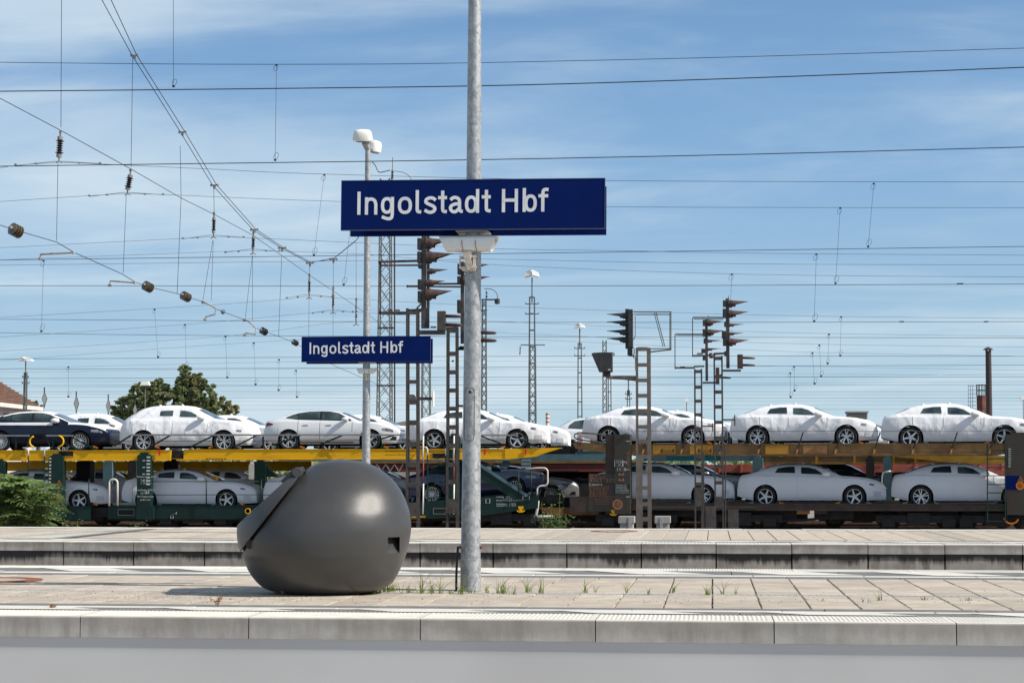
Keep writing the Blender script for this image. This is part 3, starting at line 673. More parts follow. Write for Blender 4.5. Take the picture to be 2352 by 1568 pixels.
# access door in the shaft, bolts and cable
dc = PY(1083, 940, YP)
def on_pole(z): 
    for (a, b, ra, rb) in zip(ppts, ppts[1:], prs, prs[1:]):
        if a.z <= z <= b.z: f = (z - a.z) / (b.z - a.z); return a.lerp(b, f), lerp(ra, rb, f)
    return ppts[-1], prs[-1]
dm = MB(); z0, z1 = PY(1083, 1012, YP).z, PY(1083, 892, YP).z; ln = []
for i in range(33):
    a = 2 * pi * i / 32; ex = 8
    u = math.copysign(abs(cos(a)) ** (2 / ex), cos(a)); v = math.copysign(abs(sin(a)) ** (2 / ex), sin(a))
    z = (z0 + z1) / 2 + v * (z1 - z0) / 2; c_, r = on_pole(z); th = -pi / 2 - .2 + u * .62
    ln.append(Vector((c_.x + (r + .0005) * cos(th), c_.y + (r + .0005) * sin(th), z)))
dm.tube(ln, .0022, 4); dm.build('door_outline', M_JOINT, pole)
c_, r = on_pole(PY(1083, 901, YP).z); th = -pi / 2 - .1
MB().lathe([(.012, 0), (.012, .008), (.006, .008), (.006, .003)], c_ + Vector((r * cos(th), r * sin(th) + .003, 0)), axis=(Vector((1, 0, 0)), Vector((0, 0, 1)), Vector((0, -1, 0))), n=12).build('lock', M_JOINT, pole)
bz = PY(1081, 1256, YP).z; c_, r = on_pole(bz)
for s in (-1, 1):
    MB().lathe([(.014, 0), (.014, .012), (.009, .012), (.009, .02)], c_ + Vector((s * r * .98, -.01, 0)), axis=(Vector((0, 1, 0)), Vector((0, 0, 1)), Vector((s, 0, 0))), n=8).build('bolt', M_RUST, pole)
cb_ = [PY(1052, 1254, YP - .02), PY(1050.5, 1275, YP - .02), PY(1049, 1300, YP - .02), PY(1048, 1330, YP - .02), PY(1048, 1355, YP - .02)]
MB().tube(catmull(cb_), .010, 8).build('cable', M_BLACK, pole, smooth=True)

c1_ = PY(1084.8, 470.0, YP - .14)
dep = (c1_ - _O).dot(_F)
station_sign(c1_.x + .0, c1_.z, YP, 604 * dep / FPX / cos(YAW) * 1.0, 112.8 * dep / FPX, 0.0075, 'large blue name sign reading INGOLSTADT HBF on the thick post beside the ball')

def horn_speaker(xc, yc, Y, kpx, label):
    c_ = PY(xc, yc, Y); k = (c_ - _O).dot(_F) / FPX * kpx
    t = empty('loudspeaker', (c_.x, Y, c_.z), label, 'loudspeaker', 'white loudspeakers on the lamp posts')
    m = MB(); n = 28; st = []
    base = len(m.v)
    for i in range(9):
        u = -1 + 2 * i / 8
        for j in range(n):
            a = 2 * pi * j / n; zz = math.copysign(abs(sin(a)) ** .5, sin(a)) * (18 if sin(a) > 0 else 16); yy = math.copysign(abs(cos(a)) ** .5, cos(a)) * 25
            bul = 1.0 + .16 * max(0, 1 - (u / .6) ** 2)
            top = (zz / 19 + 1) / 2
            x = u * lerp(48, 68, top ** 0.8)
            if sin(a) < 0: zz *= bul * 1.05
            m.v.append((x * k, yy * k * (1 if abs(u) > .9 else 1.03), (zz + 2.0) * k))
    for i in range(8):
        for j in range(n): a, b = i * n + j, i * n + (j + 1) % n; m.f.append((a, b, b + n, a + n))
    m.build('housing', M_WHITEPL, t, smooth=True, ang=32, local=True)
    for u, s in ((-1, -1), (1, 1)):
        ring = []
        for j in range(n):
            a = 2 * pi * j / n; zz = math.copysign(abs(sin(a)) ** .5, sin(a)) * 14.5; top = (zz / 19 + 1) / 2
            ring.append(((s * (lerp(48, 68, top ** .8) - 6)) * k, math.copysign(abs(cos(a)) ** .5, cos(a)) * 22.5 * k, (zz + 2) * k))
        MB().face(ring).build('grille', mat('speaker_mesh', (0.45, 0.43, 0.40), rough=0.8), t, local=True)
    for x in (-13, 18): MB().tube([(x * k, -27.2 * k, 8 * k), (x * k + .002, -27 * k, -4 * k), (x * k + 3 * k, -22 * k, -17 * k)], .003, 5).build('seam', mat('seam_brown', (0.25, 0.13, 0.06), rough=.8), t, local=True)
    b = MB(); b.box((-10 * k, -22 * k, -34 * k), (10 * k, -12 * k, -16 * k)); b.bar((-3 * k, -24 * k, -20 * k), (6 * k, -19 * k, -58 * k), 14 * k, 10 * k, up=(0, 1, 0)); b.box((-12 * k, -21 * k, -62 * k), (17 * k, -15 * k, -55 * k)); b.box((12 * k, -22 * k, -60 * k), (18 * k, -8 * k, -26 * k))
    b.box((-19 * k, -22.9 * k, -56 * k), (-16 * k, -20 * k, -26 * k)); b.box((-20 * k, -23 * k, -30 * k), (20 * k, 23 * k, -27 * k)); b.box((-20 * k, -23 * k, -55 * k), (20 * k, 23 * k, -52 * k))
    b.build('bracket', mat('bracket_cream', (0.62, 0.57, 0.50), (0.5, 0.42, 0.34), 30, .6), t, local=True)
    return t
ctr, rr = on_pole(PY(1086, 562, YP).z)
horn_speaker(1077, 563, YP - .03, 1.0, 'white horn loudspeaker clamped under the big blue sign')

# far lamp post with twin lamp heads
YQ = YP * 2.035
pole2, q2, qr2 = lamp_post('lamp_post', 841, YQ, [(840.5, 1230, 10.5), (841, 1060, 9.4), (842, 800, 8.2), (843.5, 560, 7.2), (845, 334, 6.0)],
                           'slim galvanised lamp post on the farther platform with twin white lamp heads')
def lamp_head(cx, cy, Y, w, h, parent, turn):
    c_ = PY(cx, cy, Y); k = (c_ - _O).dot(_F) / FPX; m = MB(); n = 20
    for (rw, zz) in ((.74, -.34), (.98, -.28), (1.0, -.16), (.94, .12), (.84, .32), (.66, .43), (.0, .47)):
        for j in range(n):
            a = 2 * pi * j / n; ex = 2.6
            u = math.copysign(abs(cos(a)) ** (2 / ex), cos(a)); v = math.copysign(abs(sin(a)) ** (2 / ex), sin(a))
            m.v.append((u * rw * w / 2 * k, v * rw * w * .42 * k, zz * h * k))
    for i in range(6):
        for j in range(n): a, b = i * n + j, i * n + (j + 1) % n; m.f.append((a, b, b + n, a + n))
    m.xform(Matrix.Translation(c_) @ Matrix.Rotation(turn, 4, 'Z') @ Matrix.Rotation(radians(14), 4, 'X'))
    o = m.build('lamp_head', M_WHITEPL, parent, smooth=True, ang=50)
    gl = MB(); gl.lathe([(w * .38 * k, 0), (w * .30 * k, -.06 * h * k), (.0001, -.09 * h * k)], (0, 0, -.345 * h * k), n=18)
    gl.xform(Matrix.Translation(c_) @ Matrix.Rotation(turn, 4, 'Z') @ Matrix.Rotation(radians(14), 4, 'X'))
    gl.build('lamp_glass', M_LAMPG, o, smooth=True)
    return o
lamp_head(833, 313, YQ - .12, 46, 34, pole2, .2); lamp_head(860, 338, YQ + .22, 36, 34, pole2, 1.2)
ar = MB(); ar.bar(PY(845, 340, YQ), PY(838, 326, YQ - .1), .09, .09); ar.bar(PY(846, 336, YQ), PY(858, 345, YQ + .2), .08, .08); ar.build('arm', M_SIGNF, pole2)
cs = PY(840.5, 801.5, YQ - .14); dep2 = (cs - _O).dot(_F)
station_sign(cs.x, cs.z, YQ, 297 * dep2 / FPX / cos(YAW), 57 * dep2 / FPX, 0.002, 'smaller looking blue name sign on the slim post of the farther platform')
horn_speaker(842.5, 853, YQ - .03, .34 , 'white horn loudspeaker under the farther blue sign')

# ================================================================== SPHERICAL GRIT BIN
YBIN = PZ(750, 1361, 0).y
def bin_pt(x, y): return PY(x, y, YBIN)
bc = bin_pt(755.3, 1237.9); kb = (bc - _O).dot(_F) / FPX
gb = empty('grit_bin', (bc.x, YBIN, 0), 'big dark grey ball shaped plastic bin with slanted lid on the platform', 'bin', rz=atan2(-bc.x, bc.y))
CK = .2686 * kb                                # enlargement pixels to metres
ROWS_R = [(75, 1010), (80, 1040), (100, 1179), (130, 1262), (167, 1332), (291, 1465), (425, 1542), (568, 1584), (663, 1591), (759, 1580), (911, 1542), (1045, 1484), (1131, 1427), (1185, 1345), (1215, 1225), (1240, 1000)]
ROWS_L = [(75, 965), (80, 930), (95, 850), (110, 797), (130, 748), (157, 698), (200, 615), (290, 465), (360, 372), (440, 292), (540, 210), (640, 160), (700, 142), (760, 135), (873, 144), (930, 167), (1016, 205), (1125, 285), (1178, 358), (1212, 490), (1240, 720)]
LID_L = [(75, 920), (80, 860), (95, 740), (120, 620), (160, 490), (200, 400), (290, 280), (360, 220), (440, 168), (540, 128), (640, 110), (700, 108), (760, 112), (850, 132), (940, 170), (1240, 480)]
def rowdat(yc, Lp): return hermite(Lp, yc), hermite(ROWS_R, yc)
def cx_(xc): return (xc - 888) * CK
def cz_(yc): return bc.z + (761 - yc) * CK
def loft(Lp, n=96, nr=110):
    bm = bmesh.new(); rows = []
    for i in range(nr):
        f = i / (nr - 1); yc = lerp(75.0, 1240.0, .5 - .5 * cos(pi * f)); l, r = rowdat(yc, Lp); lb, rb = rowdat(yc, ROWS_L); m_, h_, d_ = (l + r) / 2, (r - l) / 2, (rb - lb) / 2 * .95
        rows.append([bm.verts.new((cx_(m_ + h_ * cos(2 * pi * k / n)), d_ * CK * sin(2 * pi * k / n), cz_(yc))) for k in range(n)])
    for a_, b_ in zip(rows, rows[1:]):
        for k in range(n): j = (k + 1) % n; bm.faces.new((a_[k], a_[j], b_[j], b_[k]))
    bm.faces.new(rows[0]); bm.faces.new(list(reversed(rows[-1]))); bmesh.ops.recalc_face_normals(bm, faces=bm.faces)
    return bm
def shell_y(x, z):
    yc = 761 - (z - bc.z) / CK; l, r = rowdat(yc, ROWS_L); m_, h_ = (l + r) / 2, (r - l) / 2
    u = (x / CK + 888 - m_) / h_; return -h_ * .95 * CK * sqrt(max(.02, 1 - u * u))
def cut(bm, p, n):
    r = bmesh.ops.bisect_plane(bm, geom=bm.verts[:] + bm.edges[:] + bm.faces[:], plane_co=p, plane_no=n, clear_outer=True, dist=1e-5)
    es = [e for e in r['geom_cut'] if isinstance(e, bmesh.types.BMEdge)]
    f = bmesh.ops.contextual_create(bm, geom=es)['faces']
    return f
def rel(x, y):
    return Vector(((x - 755.3) * kb, 0, bc.z + (1237.9 - y) * kb))
def line_plane(a, b):          # plane through a and b (pixels), normal towards upper left
    A, B = rel(*a), rel(*b); d = (B - A).normalized(); n = Vector((d.z, 0, -d.x))
    if n.x > 0: n = -n
    return A, n
def finish(bm, name, m, bev=0.012):
    caps = [f for f in bm.faces if len(f.verts) > 20]
    es = set(e for f in caps for e in f.edges)
    if bev: bmesh.ops.bevel(bm, geom=list(es), offset=bev, segments=3, affect='EDGES', profile=0.6)
    bmesh.ops.recalc_face_normals(bm, faces=bm.faces)
    me = bpy.data.meshes.new(name); bm.to_mesh(me); bm.free(); me.shade_smooth(); me.set_sharp_from_angle(angle=radians(35)); me.materials.append(m)
    return me
gA, gN = line_plane((702, 1078), (556, 1268))
oA, oN = line_plane((674, 1088), (547, 1205))
bm = loft(ROWS_L); cut(bm, gA - gN * .010, gN)
body_me = finish(bm, 'body', M_BIN)
body = add('body', body_me, gb)
# recessed grip: a pocket whose floor ramps out towards its lower edge
bm = bmesh.new(); bm.from_mesh(body_me); rc = rel(900.5, 1248); w2, h2 = 14 * kb, 18 * kb
for co, no in ((Vector((rc.x - w2, 0, 0)), Vector((1, 0, 0))), (Vector((rc.x + w2, 0, 0)), Vector((1, 0, 0))), (Vector((0, 0, rc.z - h2)), Vector((0, 0, 1))), (Vector((0, 0, rc.z + h2)), Vector((0, 0, 1)))):
    fs = [f for f in bm.faces if f.calc_center_median().y < 0 and (f.calc_center_median() - Vector((rc.x, f.calc_center_median().y, rc.z))).length < .25]
    bmesh.ops.bisect_plane(bm, geom=list({v for f in fs for v in f.verts}) + list({e for f in fs for e in f.edges}) + fs, plane_co=co, plane_no=no, dist=1e-5)
dl = [f for f in bm.faces if f.calc_center_median().y < 0 and abs(f.calc_center_median().x - rc.x) < w2 and abs(f.calc_center_median().z - rc.z) < h2]
bmesh.ops.delete(bm, geom=dl, context='FACES')
be = [e for e in bm.edges if e.is_boundary and e.verts[0].co.y < 0 and abs(e.verts[0].co.x - rc.x) < w2 * 1.05 and abs(e.verts[0].co.z - rc.z) < h2 * 1.05]
ex = bmesh.ops.extrude_edge_only(bm, edges=be)['geom']
ev = [v for v in ex if isinstance(v, bmesh.types.BMVert)]; ee = [e for e in ex if isinstance(e, bmesh.types.BMEdge)]
for v in ev:
    fz = (v.co.z - (rc.z - h2)) / (2 * h2); fx = (v.co.x - (rc.x - w2)) / (2 * w2)
    v.co.y += .006 + .13 * max(0.0, fz) ** .9; v.co.x = rc.x + (v.co.x - rc.x) * .86; v.co.z = rc.z + (v.co.z - rc.z) * .93
bmesh.ops.contextual_create(bm, geom=[e for e in ee if e.is_boundary])
bmesh.ops.recalc_face_normals(bm, faces=bm.faces); bm.to_mesh(body_me); bm.free(); body_me.set_sharp_from_angle(angle=radians(35))
# moulding seam on the shell
sl = []
for i in range(25):
    f = i / 24; p = rel(lerp(858, 776, f), lerp(1103, 1160, f)); sl.append(Vector((p.x, shell_y(p.x, p.z) + .0005, p.z)))
MB().tube(sl, .0016, 4).build('seam', mat('seam_plastic', (0.055, 0.055, 0.057), rough=.6), gb, local=True)
tA, tN = rel(698, 1076), Vector((.75, 0, .66)).normalized()
bm = loft(LID_L); cut(bm, oA, oN); cut(bm, gA + gN * .008, -gN); cut(bm, tA, tN)
add('lid', finish(bm, 'lid', M_BIN, .012), gb)
bm = loft(ROWS_L); bmesh.ops.scale(bm, vec=(.972, .972, .985), space=Matrix.Translation((0, 0, -bc.z)), verts=bm.verts); cut(bm, gA + gN * .005, gN); cut(bm, gA - gN * .007, -gN)
add('groove_shade', finish(bm, 'groove_shade', M_BLACK, 0), gb)  # black core added in the lid groove so it looks shaded
# hinge lug at the top of the lid, black disc for the latch pocket's shade below
hg = MB(); hp = rel(684, 1086); hg.lathe([(.0001, -.075), (.036, -.075), (.045, -.06), (.045, .06), (.036, .075), (.0001, .075)], (hp.x, -.26, hp.z), axis='y', n=20)
hg.bar((hp.x, -.26, hp.z), (hp.x - .10, -.26, hp.z - .10), .10, .07, up=(0, 1, 0))
hg.build('hinge_lug', M_BIN, gb, smooth=True, ang=40, local=True)
lt = MB(); lp = rel(580, 1246)
lt.lathe([(.0001, -.03), (.036, -.03), (.036, .028), (.0001, .028)], (lp.x, shell_y(lp.x, lp.z) + .026, lp.z), axis='y', n=18)
lt.build('latch_pocket_shade', M_BLACK, gb, smooth=True, ang=40, local=True)

# ================================================================== GRASS AND WEEDS IN THE PAVING JOINTS
random.seed(3)
ga = MB()
def blade(mb, p, h, lean, az, w):
    d = Vector((cos(az), sin(az), 0)); s = Vector((-sin(az), cos(az), 0)); pts = []
    for i in range(5):
        t = i / 4; pts.append(p + Vector((0, 0, h * t)) + d * (lean * h * t * t))
    for i in range(4):
        w0, w1 = w * (1 - i / 4) ** .7, w * (1 - (i + 1) / 4) ** .7
        s2 = (s * .5 + Vector((1, 0, 0)) * .6).normalized()
        mb.face([pts[i] - s2 * w0, pts[i] + s2 * w0, pts[i + 1] + s2 * w1, pts[i + 1] - s2 * w1] if i < 3 else [pts[i] - s2 * w0, pts[i] + s2 * w0, pts[i + 1]])
tufts = [(862, 1363, 16, 36, 12), (880, 1358, 22, 30, 18), (905, 1357, 16, 18, 16), (968, 1362, 14, 40, 8), (990, 1362, 10, 28, 8), (1012, 1361, 8, 38, 5), (1060, 1363, 14, 30, 9), (1085, 1360, 8, 14, 10), (1118, 1360, 6, 20, 5), (1152, 1362, 18, 34, 12), (1180, 1364, 6, 20, 6), (1212, 1360, 10, 30, 8), (1243, 1362, 8, 30, 6), (1345, 1360, 10, 38, 5), (1366, 1359, 6, 18, 5), (1440, 1361, 8, 30, 4), (1490, 1364, 5, 26, 4), (1545, 1360, 9, 34, 6), (1626, 1366, 12, 26, 7), (1660, 1364, 6, 34, 8), (1690, 1363, 5, 28, 4), (1885, 1379, 8, 8, 8), (1990, 1382, 9, 10, 10), (2020, 1378, 7, 28, 7), (2122, 1376, 9, 9, 9), (2222, 1378, 10, 9, 9), (940, 1360, 8, 20, 12), (1035, 1362, 6, 14, 8)]
for (x, y, n, h, sp) in tufts:
    for i in range(int(n * (1.7 if x < 1260 else 1.1))):
        p = PZ(x + random.gauss(0, sp * .55), y + random.gauss(0, 1.0), 0.0); kk = p.y / FPX
        blade(ga, p, (1.25 if x < 1260 else 1.0) * h * kk * random.uniform(.2, 1.2) ** 1.1, random.uniform(.1, 1.3), random.uniform(0, 2 * pi), random.uniform(.0022, .0048))
tag(ga.build('grass', M_GRASS, None), 'sparse green grass tufts sprouting along the slot drain by the post', 'grass', kind='stuff')
def dry_weed(xd, yd, wpx, hpx, n, label):
    b = PZ(xd, yd, 0); k = b.y / FPX; t = empty('dry_weed', (b.x, b.y, 0), label, 'weed', 'dry weeds on the near platform')
    st = MB(); lf = MB()
    for i in range(n):
        tip = b + Vector((random.gauss(0, wpx * .4) * k, random.gauss(0, .03), hpx * k * random.uniform(.4, 1))); mid = b.lerp(tip, .5) + Vector((random.gauss(0, 2) * k, 0, 0))
        st.tube([b, mid, tip], [.002, .0015, .001], 4)
        for j in range(9):
            p = mid.lerp(tip, random.random()) + Vector((random.gauss(0, .008), random.gauss(0, .008), random.gauss(0, .006))); r = random.uniform(.003, .007)
            lf.face([p + Vector((-r, 0, 0)), p + Vector((0, -r * .4, -r)), p + Vector((r, 0, 0)), p + Vector((0, r * .3, r))])
    st.build('stem', M_WEED, t); lf.build('foliage', M_WEED, t)
dry_weed(650, 1367, 16, 20, 6, 'sparse reddish dry weed in front of the ball on its lid side')
dry_weed(770, 1366, 18, 18, 14, 'bushy reddish dry weed in front of the middle of the ball')
dry_weed(118, 1396, 14, 11, 5, 'tiny dried weed on the white line near the platform edge')
dry_weed(500, 1392, 18, 30, 5, 'tall thin dried stalk standing by the hatched edge strip')
# ================================================================== CARS
from mathutils import noise
random.seed(21)
PROF = {
 'sportback': dict(L=4.73, hub=(0.908, 3.733), ra=0.385, rt=0.335, W=0.915, belt=0.985,
   top=[(0, .60), (.03, .82), (.10, 1.0), (.22, 1.035), (.42, 1.075), (.97, 1.30), (1.35, 1.38), (1.89, 1.405), (2.27, 1.392), (2.65, 1.312), (3.0, 1.165), (3.36, 1.0), (3.6, .985), (4.0, .95), (4.35, .88), (4.55, .805), (4.66, .73), (4.715, .63), (4.73, .50)],
   win=[([(1.22, 1.095), (1.86, 1.085)], [(1.22, 1.10), (1.31, 1.245), (1.60, 1.285), (1.84, 1.295), (1.86, 1.09)]), ([(2.05, 1.08), (2.10, 1.062), (2.74, 1.04)], [(2.05, 1.27), (2.30, 1.265), (2.52, 1.205), (2.74, 1.06)])],
   bwin=[([(.82, 1.10), (1.20, 1.055)], [(.82, 1.115), (1.0, 1.19), (1.20, 1.25)]), ([(1.23, 1.055), (1.95, 1.045)], [(1.23, 1.255), (1.55, 1.30), (1.95, 1.315)]), ([(2.03, 1.045), (3.02, 1.005)], [(2.03, 1.315), (2.30, 1.305), (2.60, 1.245), (3.02, 1.03)])],
   screen=(2.66, 3.34), rear=(.42, .93), mir=(2.86, 1.045)),
 'coupe': dict(L=4.69, hub=(0.90, 3.665), ra=0.385, rt=0.335, W=0.915, belt=0.975,
   top=[(0, .60), (.03, .82), (.10, .99), (.25, 1.02), (.55, 1.07), (1.05, 1.265), (1.45, 1.345), (1.80, 1.368), (2.15, 1.355), (2.55, 1.265), (2.9, 1.11), (3.22, .985), (3.5, .965), (3.95, .94), (4.3, .875), (4.51, .80), (4.62, .725), (4.675, .63), (4.69, .50)],
   win=[([(1.30, 1.075), (2.74, 1.01)], [(1.30, 1.08), (1.40, 1.215), (1.75, 1.262), (2.15, 1.255), (2.45, 1.185), (2.74, 1.03)])],
   bwin=[([(1.2, 1.05), (2.9, 1.0)], [(1.2, 1.08), (1.4, 1.23), (2.1, 1.28), (2.5, 1.2), (2.9, 1.02)])],
   screen=(2.56, 3.20), rear=(.58, 1.0), mir=(2.78, 1.035)),
 'wagon': dict(L=4.68, hub=(0.89, 3.71), ra=0.405, rt=0.355, W=0.93, belt=1.09,
   top=[(0, .62), (.03, .85), (.10, 1.04), (.30, 1.22), (.55, 1.40), (.90, 1.565), (1.25, 1.615), (1.72, 1.63), (2.3, 1.60), (2.65, 1.52), (3.0, 1.35), (3.46, 1.125), (3.8, 1.10), (4.2, 1.045), (4.45, .95), (4.60, .78), (4.66, .60), (4.68, .48)],
   win=[([(1.41, 1.245), (1.87, 1.235)], [(1.41, 1.40), (1.43, 1.415), (1.86, 1.435), (1.87, 1.25)]), ([(2.12, 1.215), (2.72, 1.195)], [(2.12, 1.43), (2.3, 1.42), (2.5, 1.375), (2.72, 1.26)])],
   bwin=[([(.75, 1.2), (1.25, 1.17)], [(.75, 1.3), (.95, 1.45), (1.25, 1.5)]), ([(1.28, 1.17), (1.95, 1.15)], [(1.28, 1.5), (1.95, 1.52)]), ([(2.03, 1.15), (3.1, 1.11)], [(2.03, 1.52), (2.5, 1.48), (3.1, 1.16)])],
   screen=(2.68, 3.44), rear=(.30, .80), mir=(2.92, 1.165)),
}
def car_zl(P, x):
    L = P['L']; b = .205
    if x < .55: b += .14 * (1 - x / .55) ** 1.5
    if x > L - .6: b += .03 * ((x - L + .6) / .6)
    for h in P['hub']:
        d = abs(x - h)
        if d < P['ra']: b = max(b, P['rt'] + sqrt(max(0, P['ra'] ** 2 - d * d)))
    return b
def car_w(P, x):
    L, W = P['L'], P['W']; w_ = W
    if x > L - 1.0: w_ *= 1 - .24 * ((x - L + 1.0) / 1.0) ** 2.6
    if x < .7: w_ *= 1 - .17 * ((.7 - x) / .7) ** 2.4
    for h in P['hub']: w_ += .012 * math.exp(-((x - h) / .38) ** 2)
    return w_
def bulge(z, zb):
    r = 0.0
    if z < .64: r += .030 * ((.64 - z) / .34) ** 1.1
    if z < .32: r += .045 * ((.32 - z) / .12)
    if z > .64: r += .075 * ((z - .64) / .34) ** 1.35
    return min(r, .16)
def car_sec(P, x):
    zt = hermite(P['top'], x); zl = car_zl(P, x); zb = min(P['belt'] + .02 * (1 - x / P['L']), zt - .065); zb = max(zb, zl + .02); zt = max(zt, zb + .02)
    w_ = car_w(P, x); lo = []
    for f in (0, .07, .16, .3, .45, .6, .75, .88, .96, 1):
        z = lerp(zl, zb, f); lo.append((w_ - bulge(z, zb) - (.018 if f == 1 else 0), z))
    yb = lo[-1][0] - .012; k = min(1, max(.15, (zt - zb) / .3)); ze = zt - .055 * k
    yr = max(.30, yb - .02 - .50 * max(0, ze - zb)); gh = []
    for f in (.12, .35, .6, .85, 1.0): gh.append((lerp(yb, yr, f) + .022 * sin(pi * f) * k, lerp(zb, ze, f)))
    rf = []
    for f in (.10, .25, .5, .75, 1): rf.append((yr * (1 - f), ze + .055 * k * (1 - (1 - f) ** 2.2)))
    return lo + gh + rf
NLO, NGH = 10, 5
def car_stations(P):
    L = P['L']; xs = set(round(L * i / 76, 4) for i in range(77))
    xs |= {.015, L - .015, L - .04, .05}
    for h in P['hub']:
        for i in range(17): xs.add(round(h - P['ra'] * cos(pi * i / 16) * .999, 4))
        xs |= {h - P['ra'] - .002, h + P['ra'] + .002}
    o = []
    for x in sorted(xs):
        if 0 <= x <= L and (not o or x - o[-1] > .0015): o.append(x)
    return o
def car_body(P, m1, m2=None, wr=0.0, seed=0):
    xs = car_stations(P); secs = [car_sec(P, x) for x in xs]; n = len(secs[0]); x0 = sum(P['hub']) / 2; v, f, mi = [], [], []
    for x, s in zip(xs, secs):
        ring = [(-y, z) for y, z in s] + [(y, z) for y, z in reversed(s[:-1])]
        for j, (y, z) in enumerate(ring):
            q = Vector((x - x0, y, z))
            if wr:
                d = noise.noise(Vector((x * 2.2 + seed, y * 2, z * 2.2))) * wr + noise.noise(Vector((x * 7 + seed + z * 4, y * 3, z * 3))) * wr * .45
                q += Vector((0, (1 if y > 0 else -1) * d * .9, d * .8 if z > .9 else 0))
                if j in (0, len(ring) - 1): q.z += noise.noise(Vector((x * 9 + seed, 3, 1))) * .009
            v.append(q)
    N_ = 2 * n - 1
    for i in range(len(xs) - 1):
        for j in range(N_ - 1):
            f.append((i * N_ + j, i * N_ + j + 1, (i + 1) * N_ + j + 1, (i + 1) * N_ + j)); jj = min(j, N_ - 2 - j)
            film = jj >= NLO + NGH - 2 and (xs[i] > .9)
            if xs[i] > P['screen'][1] - .05: film = jj >= NLO - 2 and xs[i] < P['L'] - .16
            mi.append(1 if film else 0)
    f.append(tuple(range(N_))); f.append(tuple((len(xs) - 1) * N_ + j for j in reversed(range(N_)))); mi += [0, 0]
    me = bpy.data.meshes.new('body'); me.from_pydata([tuple(q) for q in v], [], f); me.materials.append(m1); me.materials.append(m2 or m1)
    me.polygons.foreach_set('material_index', mi)
    bm = bmesh.new(); bm.from_mesh(me); bmesh.ops.recalc_face_normals(bm, faces=bm.faces); bm.to_mesh(me); bm.free()
    me.shade_smooth(); me.set_sharp_from_angle(angle=radians(48)); return me
def side_y(P, x, z):
    s = car_sec(P, x)[:NLO + NGH]
    for (ya, za), (yb, zb) in zip(s, s[1:]):
        if za <= z <= zb: return lerp(ya, yb, (z - za) / (zb - za + 1e-9))
    return s[-1][0]
def side_patch(P, lo, up, off, nx=14, nz=4, side=-1):
    mb = MB(); x0 = sum(P['hub']) / 2; xs0, xs1 = lo[0][0], lo[-1][0]; grid = []
    xs = sorted(set([lerp(xs0, xs1, i / nx) for i in range(nx + 1)] + [p[0] for p in lo] + [p[0] for p in up]))
    xs = [x for x in xs if xs0 - 1e-6 <= x <= xs1 + 1e-6]
    for x in xs:
        a, b = interp(lo, x), interp(up, x); col = []
        for k in range(nz + 1):
            z = lerp(a, b, k / nz); col.append((x - x0, side * (side_y(P, x, z) + off), z))
        grid.append(col)
    for i in range(len(grid) - 1):
        for k in range(nz): mb.face([grid[i][k], grid[i + 1][k], grid[i + 1][k + 1], grid[i][k + 1]])
    return mb
def top_patch(P, xa, xb, f0, off, nx=8):
    mb = MB(); x0 = sum(P['hub']) / 2; g_ = []
    for i in range(nx + 1):
        x = lerp(xa, xb, i / nx); s = car_sec(P, x)[NLO + NGH - 1:]; row = []
        pts = [s[0]] + s[1:]; half = [(y, z + off) for y, z in pts if y <= pts[0][0] * (1 - f0) + 1e-6]
        row = [(x - x0 + off * .6 * (1 if xa > 2 else -1), -y, z) for y, z in half] + [(x - x0 + off * .6 * (1 if xa > 2 else -1), y, z) for y, z in reversed(half[:-1])]
        g_.append(row)
    for a, b in zip(g_, g_[1:]):
        for j in range(len(a) - 1): mb.face([a[j], a[j + 1], b[j + 1], b[j]])
    return mb
RIMS = {}
def wheel_meshes(rt, style):
    key = (rt, style)
    if key in RIMS: return RIMS[key]
    t = MB(); r = rt; ri = rt * .70
    t.lathe([(ri, -.10), (r * .93, -.115), (r * .985, -.095), (r, -.05), (r, .05), (r * .985, .095), (r * .93, .115), (ri, .10)], (0, 0, 0), 'y', 40, cap=False)
    tm = t.mesh('wheel', M_TYRE, True, 40)
    m = MB(); y = -.098
    m.lathe([(ri * 1.0, .09), (ri * .93, .08), (ri * .93, y + .03), (ri * .965, y - .004), (ri * 1.02, y - .006), (ri * 1.03, y + .012)], (0, 0, 0), 'y', 40, cap=False)
    m.lathe([(.001, y + .008), (.045, y + .006), (.06, y + .03), (.07, y + .07)], (0, 0, 0), 'y', 14)
    def spoke(a, w0, w1, sk=0.0):
        d = Vector((cos(a), 0, sin(a))); s = Vector((-sin(a), 0, cos(a)))
        a0 = d * .035; a1 = Vector((cos(a + sk), 0, sin(a + sk))) * (ri * .955); s1 = Vector((-sin(a + sk), 0, cos(a + sk)))
        yo = Vector((0, y + .012, 0)); y2 = Vector((0, y + .004, 0)); bk = Vector((0, .03, 0))
        m.hexa([a0 - s * w0 + yo, a1 - s1 * w1 + y2, a1 - s1 * w1 + y2 + bk, a0 - s * w0 + yo + bk, a0 + s * w0 + yo, a1 + s1 * w1 + y2, a1 + s1 * w1 + y2 + bk, a0 + s * w0 + yo + bk])
    if style == 'five':
        for k in range(5): spoke(pi / 2 + .25 + 2 * pi * k / 5, .034, .020)
    elif style == 'double':
        for k in range(5):
            for e in (-.16, .16): spoke(.3 + 2 * pi * k / 5 + e * .35, .016, .015, e)
    else:
        for k in range(15): spoke(.1 + 2 * pi * k / 15, .009, .012)
    rm = m.mesh('rim', M_RIM)
    d = MB(); d.lathe([(.001, -.02), (ri * .62, -.02), (ri * .62, 0), (ri * .94, .05)], (0, 0, 0), 'y', 24, cap=False); dm_ = d.mesh('brake_disc', mat('brake_dark', (.035, .034, .034), rough=.5, metal=.5))
    RIMS[key] = (tm, rm, dm_); return RIMS[key]
